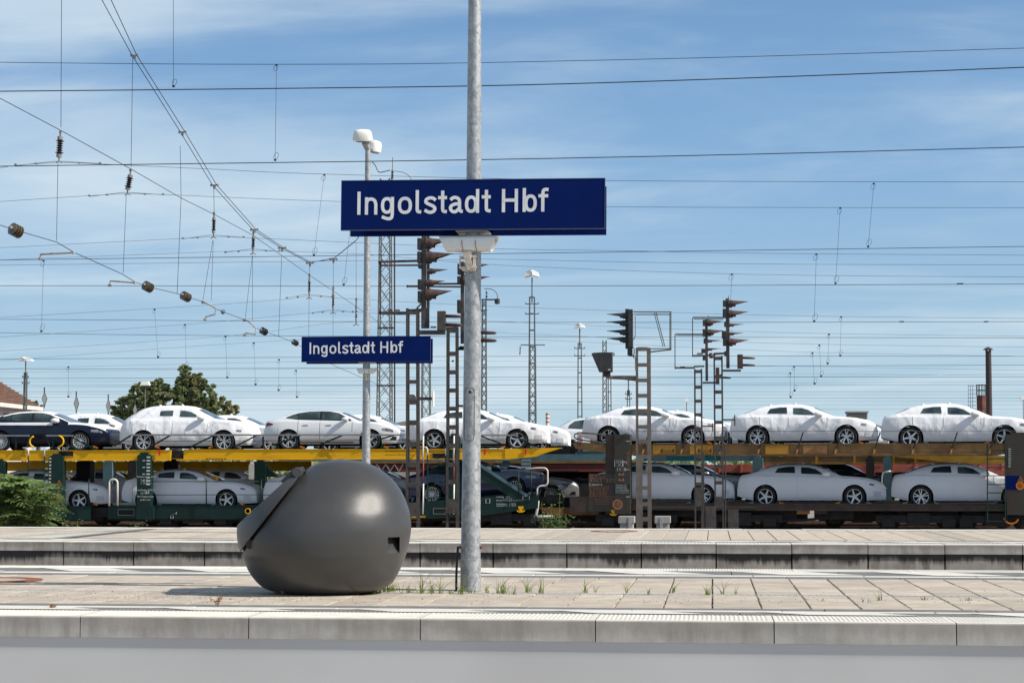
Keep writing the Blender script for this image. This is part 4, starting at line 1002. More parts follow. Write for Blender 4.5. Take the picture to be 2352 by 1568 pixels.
def make_car(kind, paint, cover, rim, film=None, seed=0, strip=False):
    P = PROF[kind]; x0 = sum(P['hub']) / 2; L = P['L']
    r = empty('car', (0, 0, 0))
    add('body', car_body(P, paint, film, .0035 if cover else 0, seed), r)
    un = MB(); un.box((.25 - x0, -.62, .16), (L - .3 - x0, .62, .55)); un.box((.12 - x0, -.74, .40), (L - .25 - x0, .74, .66)); un.build('underbody', M_DARK, r, local=True)
    tm, rm, dm_ = wheel_meshes(P['rt'], rim)
    for h in P['hub']:
        for s in (-1, 1):
            o = add('wheel', tm, r, (h - x0, s * (P['W'] - .135), P['rt']), (0, random.uniform(0, 2 * pi), 0 if s < 0 else pi))
            add('rim', rm, o); add('brake_disc', dm_, o)
    for s in (-1, 1):
        if cover:
            for lo, up in P['win']: side_patch(P, lo, up, .011, side=s).build('side_window', M_GLASS, r, smooth=True, local=True)
        else:
            w_ = P['bwin']; fr_lo = [(w_[0][0][0][0] - .05, w_[0][0][0][1] - .005), (w_[0][0][-1][0], w_[0][0][-1][1] - .018), (w_[-1][0][-1][0] + .05, w_[-1][0][-1][1] - .02)]
            fr_up = [(w_[0][0][0][0] - .05, w_[0][0][0][1] + .005)] + [(x, z + .018) for q in w_ for x, z in q[1]] + [(w_[-1][0][-1][0] + .05, w_[-1][0][-1][1] - .005)]
            side_patch(P, fr_lo, fr_up, .004, 20, 4, s).build('window_frame', M_GRILL, r, smooth=True, local=True)
            for lo, up in w_: side_patch(P, lo, up, .009, side=s).build('side_window', M_GLASS, r, smooth=True, local=True)
            for xd_, za, zb_ in ((1.98, .30, 1.02), (3.10, .62, .98), (1.22, .62, 1.02)):
                if kind == 'coupe' and xd_ < 1.5: continue
                side_patch(P, [(xd_ - .006, za), (xd_ + .006, za)], [(xd_ - .006, zb_), (xd_ + .006, zb_)], .003, 1, 8, s).build('door_seam', M_GRILL, r, local=True)
            for xh in (1.50, 2.30):
                hb = MB(); yh = s * (side_y(P, xh, .86) + .018); hb.box((xh - .09 - x0, yh - .012, .85), (xh + .09 - x0, yh + .012, .875)); hb.build('door_handle', paint, r, local=True)
            side_patch(P, [(L - .60, .665), (L - .22, .60)], [(L - .60, .735), (L - .40, .735), (L - .22, .67)], .006, 8, 3, s).build('headlight', M_HEADL, r, smooth=True, local=True)
            side_patch(P, [(L - .34, .33), (L - .12, .33)], [(L - .34, .36), (L - .24, .46), (L - .12, .46)], .005, 6, 3, s).build('air_intake', M_GRILL, r, smooth=True, local=True)
            side_patch(P, [(.05, .80), (.34, .86)], [(.05, .93), (.18, .95), (.34, .90)], .006, 6, 3, s).build('tail_light', M_TAILL, r, smooth=True, local=True)
            side_patch(P, [(.9 + .40, .24), (3.35, .24)], [(.9 + .40, .275), (3.35, .275)], .003, 10, 1, s).build('sill', M_GRILL, r, local=True)
        if cover:
            for xs_, za, zb_ in (((1.93 if kind != 'coupe' else 2.95), .24, 1.0), (3.16, .66, .97), (1.0, .76, 1.0)):
                side_patch(P, [(xs_ - .018, za), (xs_ + .018, za)], [(xs_ - .018, zb_), (xs_ + .018, zb_)], .010, 2, 10, s).build('cover_seam', paint, r, smooth=True, local=True)
            side_patch(P, [(L - .52, .70), (L - .36, .675)], [(L - .52, .755), (L - .36, .74)], .010, 4, 2, s).build('headlight', M_HEADL, r, local=True)
            side_patch(P, [(L - .40, .33), (L - .16, .33)], [(L - .40, .50), (L - .16, .50)], .009, 4, 2, s).build('cover_patch', mat('cover_patch_grey', (.60, .61, .64), rough=.7), r, local=True)
        mx_, mz = P['mir']; ym = side_y(P, mx_, mz - .05); mb = MB(); k = 1.2 if (cover or film) else 1.0
        mb.lathe([(.0001, -.115), (.045, -.10), (.075, -.04), (.083, .02), (.07, .085), (.03, .115), (.0001, .12)], (0, 0, 0), 'x', 14)
        mb.xform(Matrix.Translation((mx_ - x0, s * (ym + .125), mz)) @ Matrix.Rotation(s * -.25, 4, 'Z') @ Matrix.Diagonal((1.05 * k, 1.15 * k, .95 * k, 1)))
        mb.bar((mx_ - x0 + .03, s * (ym - .02), mz - .055), (mx_ - x0, s * (ym + .10), mz - .03), .10 * k, .06 * k)
        mb.build('mirror', paint if not (cover or film) else M_COVER, r, smooth=True, ang=60, local=True)
    if cover: top_patch(P, P['screen'][0] + .06, P['screen'][1] - .04, .10, .012).build('windscreen', M_GLASSW, r, smooth=True, local=True)
    else: top_patch(P, P['screen'][0] + .02, P['screen'][1], .06, .006).build('windscreen', M_GLASSW, r, smooth=True, local=True)
    top_patch(P, P['rear'][0] + .05, P['rear'][1] - .05, .16, .02 if cover else .006).build('rear_window', M_GLASSW, r, smooth=True, local=True)
    if not cover:
        gm = MB(); xg = L - x0
        for i in range(7): z = .36 + i * .05; gm.box((xg - .07 - .012 * i, -.40, z), (xg + .012 - .018 * i, .40, z + .022))
        gm.box((xg - .17, -.42, .33), (xg - .02, .42, .70)); gm.build('grille', M_GRILL, r, local=True)
    else:
        for xx in (1.3, 2.1):
            tm_ = MB(); zt = hermite(P['top'], xx); tm_.lathe([(.06, -.02), (.05, .02), (.0001, .035)], (xx - x0, -.35, zt - .005), n=8); tm_.build('cover_knot', paint, r, smooth=True, local=True)
    if strip:
        for s in (-1, 1): side_patch(P, [(.55, .90), (2.75, .885)], [(.55, .985), (2.75, .985)], .012, 12, 2, s).build('film_strip', M_FILM, r, smooth=True, local=True)
    return r
FA = Frame((0, 62.37, 0), 0.0)
_sj, _ = FA.at(1322, 1040)
FB = Frame((_sj, 62.37, 0), radians(-5.0))
def place_car(src, used, Fr, xm, yh, label, group, n=0.6, sc=1.0, pitch=0.0, rt=.335):
    s, z = Fr.at(xm, yh, n); p = Fr.o + Fr.t * s + Fr.n * (n + .8)
    o = src if src.name not in used else copy_tree(src); used.add(src.name)
    o.location = (p.x, p.y, z - rt * sc); o.rotation_euler = (0, -pitch, Fr.a); o.scale = (sc,) * 3
    o['label'] = label; o['category'] = 'car'; o['group'] = group
    return o
used = set()
cSB = make_car('sportback', M_COVER, True, 'five', seed=1)
cSB2 = make_car('sportback', M_COVER, True, 'double', seed=17)
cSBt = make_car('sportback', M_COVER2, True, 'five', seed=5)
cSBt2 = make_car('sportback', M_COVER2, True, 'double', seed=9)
cCP = make_car('coupe', M_COVER, True, 'double', seed=3)
cWG = make_car('wagon', M_COVER, True, 'double', seed=7)
bNV = make_car('sportback', M_PNAVY, False, 'multi', film=M_FILM, strip=True)
bWH = make_car('sportback', M_PWHITE, False, 'double')
bBL = make_car('sportback', M_PBLUE, False, 'multi', film=mat('film_white_shaded', (.40, .41, .44), rough=.4))  # white film, its colour greyed for the shade under the deck
bSI = make_car('sportback', M_PSILV, False, 'multi')
bDG = make_car('wagon', M_PGREY, False, 'multi')
bWW = make_car('wagon', M_PWHITE, False, 'five')
GU, GL_ = 'cars on the upper deck of the front wagons', 'cars on the lower deck of the front wagons'
place_car(bNV, used, FA, 94, 1013, 'dark navy uncovered car with white film on roof and bonnet, upper deck above the bush', GU)
place_car(cWG, used, FA, 423, 1013.5, 'tall estate car wrapped in white fleece between the navy and the uncovered white car', GU, rt=.355)
place_car(bWH, used, FA, 758, 1010.5, 'uncovered white car with visible red tail light on the yellow upper deck', GU)
place_car(cSB, used, FA, 1093, 1010, 'white wrapped four door car above the yellow deck end, crossed by the big post', GU)
place_car(cCP, used, FB, 1495, 1003, 'white wrapped two door coupe with one long side window behind the taupe signal mast', GU, sc=1.02)
place_car(cSB2, used, FB, 1842, 1002.5, 'white wrapped four door car on the ochre deck above the orange panels', GU, sc=1.02)
place_car(cSB, used, FB, 2199, 1004, 'white wrapped four door car on the ochre deck in front of the brick tower', GU, sc=1.045)
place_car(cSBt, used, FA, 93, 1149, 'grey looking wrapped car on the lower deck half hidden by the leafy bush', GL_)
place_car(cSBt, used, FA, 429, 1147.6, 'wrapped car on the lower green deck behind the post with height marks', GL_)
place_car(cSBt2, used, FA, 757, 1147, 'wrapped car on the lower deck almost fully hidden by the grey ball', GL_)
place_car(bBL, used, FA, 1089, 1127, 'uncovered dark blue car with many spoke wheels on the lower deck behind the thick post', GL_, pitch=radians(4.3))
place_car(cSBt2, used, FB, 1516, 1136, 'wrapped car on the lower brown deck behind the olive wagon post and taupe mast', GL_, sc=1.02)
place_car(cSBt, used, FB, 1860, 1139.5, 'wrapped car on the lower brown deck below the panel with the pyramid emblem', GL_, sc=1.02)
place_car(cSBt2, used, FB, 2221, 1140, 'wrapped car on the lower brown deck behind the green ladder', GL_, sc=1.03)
GR, GQ = 'cars on the upper deck of the farther train', 'cars on the lower deck of the farther train'
NR = 5.2
place_car(cWG, used, FA, 224, 1021, 'white wrapped estate behind the navy and the tall wrapped car', GR, NR, rt=.355, sc=.93)
place_car(cSB2, used, FA, 537, 1018, 'white wrapped car partly hidden behind the tall wrapped estate and the white car', GR, NR)
place_car(cSB, used, FA, 846, 1018, 'white wrapped car showing its bonnet behind the uncovered white car', GR, NR)
place_car(cSB2, used, FA, 1152, 1016, 'white wrapped car whose front wheel shows at the tapered yellow deck end', GR, NR)
place_car(bWW, used, FA, 1400, 1034, 'uncovered white estate with dark windows peeking out behind the wrapped coupe', GR, NR + 4.5)
place_car(cSB2, used, FB, 1566, 1010, 'white wrapped car hidden behind the coupe with only its nose showing', GR, NR)
place_car(cSB, used, FB, 1868, 1010, 'white wrapped car hidden behind the one above the orange panels', GR, NR)
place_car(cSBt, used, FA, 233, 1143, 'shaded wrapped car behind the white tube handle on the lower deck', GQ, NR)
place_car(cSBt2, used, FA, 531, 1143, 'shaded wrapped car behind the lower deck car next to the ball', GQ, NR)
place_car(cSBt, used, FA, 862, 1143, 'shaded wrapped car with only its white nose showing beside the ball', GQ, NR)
place_car(bSI, used, FA, 1177, 1136, 'uncovered silver car with dark intake between the bent tube handle and the olive board', GQ, NR)
place_car(bDG, used, FA, 1330, 1128, 'dark grey estate with see through windows behind the silver car', GQ, NR + 4.5, rt=.355)
place_car(bSI, used, FB, 1588, 1133, 'silver car with dark windscreen behind the two brown ladder masts', GQ, NR)
place_car(bDG, used, FB, 1930, 1136, 'dark car seen between the two wrapped cars on the brown lower deck', GQ, NR, rt=.355, sc=.9)

# ================================================================== CAR CARRIER WAGONS
def fb(mb, Fr, x0, y0, x1, y1, n0, n1):
    s0, za = Fr.at(x0, y1, n0); s1, zb = Fr.at(x1, y0, n0); s1b, _ = Fr.at(x1, y1, n0)
    mb.box((min(s0, s1), n0, min(za, zb)), (max(s0, s1), n1, max(za, zb))); return mb
def fp(Fr, x, y, n): s, z = Fr.at(x, y, n); return Vector((s, n, z))
def wagon(name, Fr, label, group='car carrier wagons'):
    t = empty(name, (Fr.o.x, Fr.o.y, 0), label, 'railway wagon', group, rz=Fr.a); return t
def channel(Fr, x0, y0, x1, y1, n0, dep, lip=.05, th=.016):
    """pressed beam: web with a lip along the top and the bottom edge"""
    mb = MB(); s0, zb = Fr.at(x0, y1, n0); s1, zt = Fr.at(x1, y0, n0)
    mb.box((s0, n0 + .022, zb + th), (s1, n0 + dep, zt - th)); mb.box((s0, n0, zt - th), (s1, n0 + dep, zt)); mb.box((s0, n0 + .006, zb), (s1, n0 + dep, zb + th))
    return mb
def tri_sign(Fr, parent, x, y, h, n, name='warning_sign', ring=False):
    a = fp(Fr, x, y - h / 2, n); b = fp(Fr, x - h * .58, y + h / 2, n); c_ = fp(Fr, x + h * .58, y + h / 2, n)
    MB().face([a, b, c_]).build(name, M_WARN if not ring else M_MARKK, parent, local=True)
    g_ = (a + b + c_) / 3; off = Vector((0, -.004, 0)); MB().face([g_ + (p - g_) * .72 + off for p in (a, b, c_)]).build('warning_field', M_YEL if ring else M_MARKK, parent, local=True)
    z = [(.02, .3), (-.18, -.05), (.0, -.02), (-.08, -.35), (.16, .05), (.0, .03)]; hh = (a.z - b.z) * .55
    MB().face([g_ + Vector((p[0] * hh, -.008, p[1] * hh)) for p in z]).build('flash_symbol', M_MARKK if ring else M_YEL, parent, local=True)
WA = wagon('car_carrier_wagon', FA, 'yellow and dark green double deck car carrier wagon behind the ball')
# near and far deck beams
channel(FA, -60, 1033, 391, 1057.5, 0, .16).build('deck_beam', M_YEL, WA, local=True)
channel(FA, -60, 1033, 391, 1057.5, 2.75, .16).build('deck_beam', M_YEL, WA, local=True)
channel(FA, 421, 1030, 1160, 1055, 0, .16).build('deck_beam', M_YEL, WA, local=True)
channel(FA, 421, 1030, 1160, 1055, 2.75, .16).build('deck_beam', M_YEL, WA, local=True)
for n0 in (0, 2.75):
    a, b, c_, d, e = (fp(FA, 1160, 1055, n0), fp(FA, 1232, 1048, n0), fp(FA, 1252, 1040, n0), fp(FA, 1292, 1027.5, n0), fp(FA, 1160, 1030, n0))
    MB().prism([(p.x, p.z) for p in (a, b, c_, d, e)], n0, n0 + .16).build('deck_nose', M_YEL, WA, local=True)
for (xa, xb) in ((-60, 391), (421, 1290)):
    m = MB(); fb(m, FA, xa, 1035.5, xb, 1040.5, .17, 2.74); m.build('deck_plate', M_UNDER, WA, local=True)
m = MB(); fb(m, FA, 391, 1034, 421, 1052, .3, 2.5); m.build('deck_gap_plate', M_UNDER, WA, local=True)
# black ramp fingers at the pointed end
m = MB(); fb(m, FA, 1268, 1030, 1310, 1040, .2, 2.6); fb(m, FA, 1292, 1025, 1318, 1034, .3, 2.5); m.build('deck_hinge', M_UNDER, WA, local=True)
# lower chassis, fish-bellied and raised over the bogie at its end
for n0 in (0.05, 2.7):
    for xa, ya, xb, yb in ((110, 1161.5, 208, 1193.5), (248, 1160.5, 960, 1191)):
        channel(FA, xa, ya, xb, yb, n0, .16, th=.02).build('side_sill', M_GREEN, WA, local=True)
    p = [fp(FA, x, y, n0) for x, y in ((960, 1191), (1090, 1186), (1236, 1166), (1236, 1135), (1100, 1141), (960, 1152))]
    MB().prism([(q.x, q.z) for q in p], n0, n0 + .16).build('side_sill', M_GREEN, WA, local=True)
    m = MB(); fb(m, FA, 205, 1166, 250, 1186, n0 + .4, n0 + .5); m.build('coupling_frame', M_UNDER, WA, local=True)
m = MB(); fb(m, FA, -60, 1163, 208, 1168, .25, 2.68); fb(m, FA, 248, 1162, 960, 1167, .25, 2.68); m.build('lower_deck_plate', M_UNDER, WA, local=True)
m = MB(); q = [fp(FA, x, y, .25) for x, y in ((960, 1165), (1236, 1146), (1236, 1141), (960, 1159))]; m.prism([(p.x, p.z) for p in q], .25, 2.68); m.build('lower_deck_plate', M_UNDER, WA, local=True)
m = MB(); fb(m, FA, 259, 1154, 312, 1161, .06, 2.6); m.build('step_plate', M_GREENL, WA, local=True)
# slots and pressed pockets: near-black plates for their shade, raised rims
def slot(Fr, x0, y0, x1, y1, n, P, rim_m, name='slot'):
    m = MB(); fb(m, Fr, x0, y0, x1, y1, n - .002, n + .004); m.build(name, M_DARK, P, local=True)
    r = MB(); t_ = 1.4
    for (a, b, c_, d) in ((x0 - t_, y0 - t_, x1 + t_, y0), (x0 - t_, y1, x1 + t_, y1 + t_), (x0 - t_, y0, x0, y1), (x1, y0, x1 + t_, y1)): fb(r, Fr, a, b, c_, d, n - .012, n + .004)
    r.build('slot_rim', rim_m, P, local=True)
slot(FA, 135, 1036.5, 168, 1047, .02, WA, M_YELD); slot(FA, 272, 1170, 307, 1182, .07, WA, M_GREENL); slot(FA, 996, 1168, 1032, 1179, .045, WA, M_GREENL)
slot(FA, 993, 1041, 1026, 1052, .02, WA, M_YELD)
# posts with height scales
def deck_post(Fr, P, x0, y0, x1, y1, n0, n1, m_, scale_x=None):
    b = MB(); s0, zb = Fr.at(x0, y1, n0); s1, zt = Fr.at(x1, y0, n0); c_ = .035
    b.prism([(s0, zb), (s1, zb), (s1, zt - .06), (s1 - c_, zt), (s0 + .06, zt), (s0, zt - .05)], n0, n1); s_w = s1 - s0
    b.box((s0 + s_w * .2, n0 + .03, zt - .005), (s1 - s_w * .25, n1 - .02, zt + .07))
    o = b.build('deck_post', m_, P, local=True)
    if scale_x:
        k = MB(); h = zt - zb
        for i in range(9):
            z = zt - .12 - i * .115
            k.face([(scale_x[0], n0 - .003, z), (scale_x[1], n0 - .003, z), (scale_x[1], n0 - .003, z + .05), (scale_x[0], n0 - .003, z + .05)])
            if i % 2: k.face([(scale_x[0] - .14, n0 - .003, z + .01), (scale_x[0] - .05, n0 - .003, z + .01), (scale_x[0] - .05, n0 - .003, z + .04), (scale_x[0] - .14, n0 - .003, z + .04)])
        k.build('height_scale', M_MARK, o, local=True)
    return o
sA = FA.at(112, 1060, -.12)[0]; p1 = deck_post(FA, WA, 110, 1046, 145, 1194, -.12, .2, M_GREEN, (sA + .02, sA + .09))
sA = FA.at(340, 1060, -.12)[0]; p2 = deck_post(FA, WA, 313, 1043, 347, 1192, -.12, .2, M_GREEN, (sA - .05, sA + .08))
deck_post(FA, WA, 1030, 1000, 1056, 1160, .02, .3, M_GREEN)
deck_post(FA, WA, -14, 1058, 10, 1165, -.10, .2, M_GREEN)
for xx in (112, 313): deck_post(FA, WA, xx + 62, 1058, xx + 95, 1165, 2.5, 2.8, M_UNDER)
m = MB()
for (x0, x1, y0, y1) in ((139, 148, 1160, 1180), (344, 350, 1160, 1184)): q = [fp(FA, x, y, -.05) for x, y in ((x0, y1 + 12), (x1 + 3, y1 + 8), (x1 + 3, y0 + 2), (x0, y0))]; m.prism([(p.x, p.z) for p in q], -.1, .1)
m.build('post_gusset', M_GREEN, WA, local=True)
tri_sign(FA, WA, 136, 1107, 11, -.128); tri_sign(FA, WA, 134, 1131, 10, -.128); tri_sign(FA, WA, 53, 1043, 11, -.004, ring=True)
c_ = fp(FA, 134.5, 1143, -.13); MB().lathe([(.085, 0), (.085, .004), (.06, .004), (.06, 0)], c_, axis='y', n=18).build('prohibition_ring', M_TAGR, WA, local=True)
sx, sz = FA.at(315, 1096, -.125)
for i, tx in enumerate(('Radstand   1  26,10 m', '2  25,40 m', '3  24,90 m', 'Lastlänge  28,50 m', '30,10 m', 'Nur Eingehenlast', 'je Bm 2,5t')):
    lettering('marking', tx, .085, M_MARK, WA, (sx + (.0 if i in (0, 3, 5) else .12), -.125, sz - .11 * i - (.12 if i > 2 else 0)))
lettering('marking', 'H', .2, M_MARK, WA, (FA.at(334, 1134, -.125)[0], -.125, FA.at(334, 1134, -.125)[1]))
# tube handles, ladder, handrails
def tube(Fr, pts, r, m_, P, name, n=0.0):
    MB().tube([fp(Fr, *(p if len(p) == 3 else (p[0], p[1], n))) for p in pts], r, 8).build(name, m_, P, smooth=True, local=True)
def arc_px(cx, cy, rx, ry, a0, a1, k=8): return [(cx + rx * cos(radians(lerp(a0, a1, i / k))), cy + ry * sin(radians(lerp(a0, a1, i / k)))) for i in range(k + 1)]
tube(FA, [(251, 1161)] + arc_px(260.5, 1108, 9.5, 8, 180, 360) + [(270, 1161)], .032, M_HANDW, WA, 'tube_handle', -.02)
tube(FA, [(304, 1158), (304, 1104), (308, 1099), (315, 1098)], .02, M_HANDW, WA, 'tube_handle', .3)
tube(FA, [(1207, 1076), (1239, 1074)] + arc_px(1247, 1083, 11, 9, -70, 0) + [(1258, 1105)] + arc_px(1250, 1106, 8, 9, 0, 90) + arc_px(1246, 1124, 12, 9, -90, -180) + [(1234, 1136)], .026, M_HANDW, WA, 'tube_handle', -.02)
def ladder(Fr, P, xl, xr, y0, y1, rungs, m_, n, r=.022, hooks=True):
    o = MB()
    o.tube([fp(Fr, xl, y0, n), fp(Fr, xl, y1, n)], r, 6); o.tube([fp(Fr, xr, y0, n), fp(Fr, xr, y1, n)], r, 6)
    la = o.build('ladder', m_, P, local=True)
    for y in rungs: MB().tube([fp(Fr, xl, y, n), fp(Fr, xr, y, n)], r * .8, 6).build('rung', m_, la, local=True)
    if hooks:
        for x, e in ((xl, -12), (xr, 12)): MB().tube([fp(Fr, x, y0 + 16, n - .01), fp(Fr, x, y0 + 2, n - .01), fp(Fr, x + e * .25, y0 - 2, n - .01), fp(Fr, x + e, y0 - 3, n + .1)], r * 1.25, 6).build('hook', M_HANDW, la, smooth=True, local=True)
ladder(FA, WA, 65, 102, 1031, 1110, (1058.5, 1077, 1095), M_GREEN, -.2)
ladder(FA, WA, 982, 1024, 1029, 1156, (1037, 1069, 1089, 1107, 1125, 1143), M_GREEN, -.14)
# upper deck railings: grey bars, green struts, wire
def rail_set(Fr, P, x0, x1, y, n, struts, ym):
    MB().bar(fp(Fr, x0, y, n), fp(Fr, x1, y, n), .05, .055).build('guard_bar', mat('rail_grey', (.25, .26, .27), rough=.5, metal=.3), P, local=True)
    for (xa, xb, yb, yt) in struts: MB().bar(fp(Fr, xa, yb, n + .03), fp(Fr, xb, yt, n + .03), .055, .05).build('strut', M_GREEN, P, local=True)
rail_set(FA, WA, 0, 67, 1000, -.05, [(36, 38, 1030, 1002), (62, 67, 1030, 1003)], 0)
rail_set(FA, WA, 106, 168, 1000, -.05, [(117, 107, 1030, 1003), (122, 122, 1030, 1003), (168, 122, 1027, 1005), (216, 166, 1030, 1004)], 0)
rail_set(FA, WA, 300, 930, 998.5, -.05, [(262, 300, 1024, 1000), (345, 390, 1026, 1000), (440, 492, 1025, 999), (540, 590, 1025, 999), (626, 690, 1022, 1000), (736, 790, 1020, 998), (830, 905, 1021, 999)], 0)
rail_set(FA, WA, 1105, 1190, 999, -.05, [(1150, 1105, 1018, 1001), (1238, 1180, 1028, 1001), (960, 985, 1020, 1000), (995, 975, 1024, 1002)], 0)
for y in (1013,): tube(FA, [(262, y, -.02), (1250, y - 4, -.02)], .008, M_WIRE, WA, 'guard_wire')
for (cx, e) in ((74, -1), (232 * .0 + 235, 1)):
    pass
tube(FA, arc_px(82, 1014, -14, 13, -70, 70) , .03, M_YEL, WA, 'yellow_hoop', -.1)
tube(FA, arc_px(216 * .574 + 8, 1013, 14, 13, -80, 80), .03, M_YEL, WA, 'yellow_hoop', -.1)
for (xa, xb) in ((349, 600), (600, 705)):
    for y in (1105.5, 1136): tube(FA, [(xa, y, -.02), (xb, y - .5, -.02)], .011, M_GREEN, WA, 'side_rail')
for x in (204, 474, 600, 700, 1191, 1220): tube(FA, [(x, 1162 if x < 1100 else 1140, -.03), (x, 1100 if x < 1100 else 1082, -.03)], .022, M_GREEN, WA, 'stanchion')
q = [fp(FA, x, y, .10) for x, y in ((1096, 1066), (1104, 1066), (1206, 1137), (1172, 1141), (1096, 1094))]
MB().prism([(p.x, p.z) for p in q], .06, .24).build('diagonal_brace', M_GREEN, WA, local=True)
MB().bar(fp(FA, 1097, 1064, .05), fp(FA, 1210, 1138, .05), .03, .10).build('brace_edge', M_TEAL, WA, local=True)
for x, y in ((366, 1036), (1113, 1035), (1207, 1035)):
    MB().bar(fp(FA, x, y - 4, -.03), fp(FA, x, y + 9, -.03), .06, .03).build('red_tag', M_TAGR, WA, local=True)
sx, sz = FA.at(884, 1033.5, -.006); lettering('marking', 'Der Aufenthalt auf den Ladebühnen', .075, M_MARKK, WA, (sx, -.006, sz - .05), width=1.05); lettering('marking', 'während der Fahrt ist verboten', .075, M_MARKK, WA, (sx, -.006, sz - .17), width=.95)
mk = MB()
for a, b in (((739, 1032), (763, 1032)), ((741, 1032), (731, 1046)), ((758, 1032), (768, 1046)), ((729, 1047), (770, 1047)), ((742, 1038), (757, 1038))): mk.bar(fp(FA, *a, -.004), fp(FA, *b, -.004), .018, .004)
mk.build('lift_symbol', M_MARKK, WA, local=True)
hz_ = MB()
for i in range(7): x = 472 + i * 7; a = [fp(FA, *p, .002) for p in ((x, 1055), (x + 4, 1055), (x + 6.5, 1052), (x + 2.5, 1052))]; hz_.face(a)
hz_.build('hazard_stripe', M_MARKK, WA, local=True)
for i, (tx, x, y) in enumerate((('Lastlänge    28,5', 1140, 1142), ('a  27,15 m', 1156, 1146), ('Betrieb Wellbogen  b  27,10 m', 1140, 1150), ('Radstandlage   b  27,10', 1140, 1158), ('Zug-Scheiben   b  27,15', 1140, 1162))):
    s_, z_ = FA.at(x, y, .045); lettering('marking', tx, .07, M_MARK, WA, (s_, .045, z_))
bx = MB()
def outline(mb, Fr, x0, y0, x1, y1, n, t=.02):
    for a, b in (((x0, y0), (x1, y0)), ((x1, y0), (x1, y1)), ((x1, y1), (x0, y1)), ((x0, y1), (x0, y0))): mb.bar(fp(Fr, *a, n), fp(Fr, *b, n), t, .004)
outline(bx, FA, 1201, 1139, 1216, 1147, .044); outline(bx, FA, 1116, 1145, 1125, 1155, .044); outline(bx, FA, 392, 1184, 398, 1190, .045); bx.bar(fp(FA, 394, 1181, .045), fp(FA, 406, 1177, .045), .03, .004); bx.bar(fp(FA, 404, 1181, .045), fp(FA, 406, 1175, .045), .03, .004)
bx.build('marking_frame', M_MARK, WA, local=True)
MB().lathe([(.10, 0), (.10, .05), (.07, .05), (.07, 0)], fp(FA, 569, 1173, -.02), axis='y', n=18).build('lashing_ring', M_YEL, WA, local=True)
def hook(Fr, P, x, y, n, s=1.0):
    q = [(-8, -8), (8, -8), (7, 0), (3, 2), (4, 6), (12, 3), (12, 7), (6, 11), (-6, 11), (-12, 7), (-12, 3), (-4, 6), (-3, 2), (-7, 0)]
    p = [fp(Fr, x + a * s, y + b * s, n) for a, b in q]; MB().prism([(v.x, v.z) for v in p], n, n + .06).build('tow_hook', M_YEL, P, local=True)
hook(FA, WA, 1196, 1168, -.03, .75)
m = MB(); fb(m, FA, 935, 1167, 940, 1186, -.02, .03); fb(m, FA, 944, 1184, 976, 1188, -.02, .05); m.build('coupling_lever', M_YEL, WA, local=True)
# white and red measuring rods
for x in (972.5, 1043): 
    for (ya, yb, m_) in ((1000, 1057, M_HANDW), (1057, 1110, M_REDD), (1110, 1180, M_HANDW)): tube(FA, [(x, ya, -.22), (x - 1.2, yb, -.22)], .026, m_, WA, 'measuring_rod')
# running gear
def bogie(Fr, P, xm, n0=.2, zc=-.45):
    s = Fr.at(xm, 1180, 0)[0]; b = MB()
    for sn in (n0, n0 + 1.9):
        b.box((s - .2, n0 - .02, zc + .02), (s + .2, n0 + 2.0, zc + .2)) if sn == n0 else None
        b.box((s - 1.35, sn, zc - .02), (s + 1.35, sn + .12, zc + .22)); b.box((s - .35, sn - .05, zc - .12), (s + .35, sn + .15, zc + .30))
        for dx in (-.95, .95): b.box((s + dx - .2, sn - .06, zc - .15), (s + dx + .2, sn + .14, zc + .12))
    o = b.build('bogie', M_UNDER, P, local=True)
    for dx in (-.95, .95):
        for sn in (n0 + .42, n0 + 1.75):
            MB().lathe([(.05, -.07), (.30, -.06), (.33, -.03), (.36, -.02), (.37, .06), (.06, .06)], (s + dx, sn, GZ + .19 + .37), axis='y', n=24).build('wheel', M_UNDER, o, smooth=True, ang=30, local=True)
        MB().tube([(s + dx, n0 + .35, GZ + .56), (s + dx, n0 + 1.85, GZ + .56)], .08, 8).build('axle', M_UNDER, o, local=True)
for xm in (20, 440, 820, 1150): bogie(FA, WA, xm)
m = MB()
for xa, xb, ya, yb in ((208, 248, 1165, 1178), (300, 420, 1190, 1197), (500, 760, 1188, 1198), (900, 1100, 1180, 1194)): fb(m, FA, xa, ya, xb, yb, .5, 2.4)
m.build('underframe_and_dark_fill', M_UNDER, WA, local=True)
# buffers where the two front wagons meet
def buffer(Fr, P, x, y, n):
    c_ = fp(Fr, x, y, n); MB().lathe([(.09, -.35), (.10, -.1), (.17, -.08), (.17, .12), (.12, .13), (.12, .45), (.26, .46), (.27, .50), (.001, .52)], c_, axis='x', n=18).build('buffer', M_UNDER, P, smooth=True, ang=40, local=True)
buffer(FA, WA, 1262, 1147, .4)
tube(FA, [(1236, 1150, .2), (1234, 1170, .1), (1231, 1182, .05), (1236, 1186, .05), (1270, 1186, .05)], .05, mat('step_tube_grey', (.42, .41, .40), rough=.5), WA, 'shunter_step')

# wheel chocks clamped to the decks in front of and behind the wheels
def chocks(Fr, P, hubs, yb, n=.55):
    for xh in hubs:
        for e in (-1, 1):
            s, z = Fr.at(xh, yb, n); s += e * .40
            MB().prism([(s - .10, z), (s + .10, z), (s + .10 - e * .02, z + .05), (s + .02 - e * .06, z + .15), (s - .06 - e * .04, z + .14)], n, n + .3).build('wheel_chock', M_GREEN, P, local=True)
            MB().bar((s + e * .02, n - .02, z + .10), (s + e * .17, n - .02, z + .045), .03, .05).build('chock_lever', M_WARN if (int(xh) + e) % 3 == 0 else M_CAST, P, local=True)
chocks(FA, WA, (188, 329, 517, 662, 854, 997, 1189), 1031.5); chocks(FA, WA, (188, 334, 524, 662, 852), 1162.5)
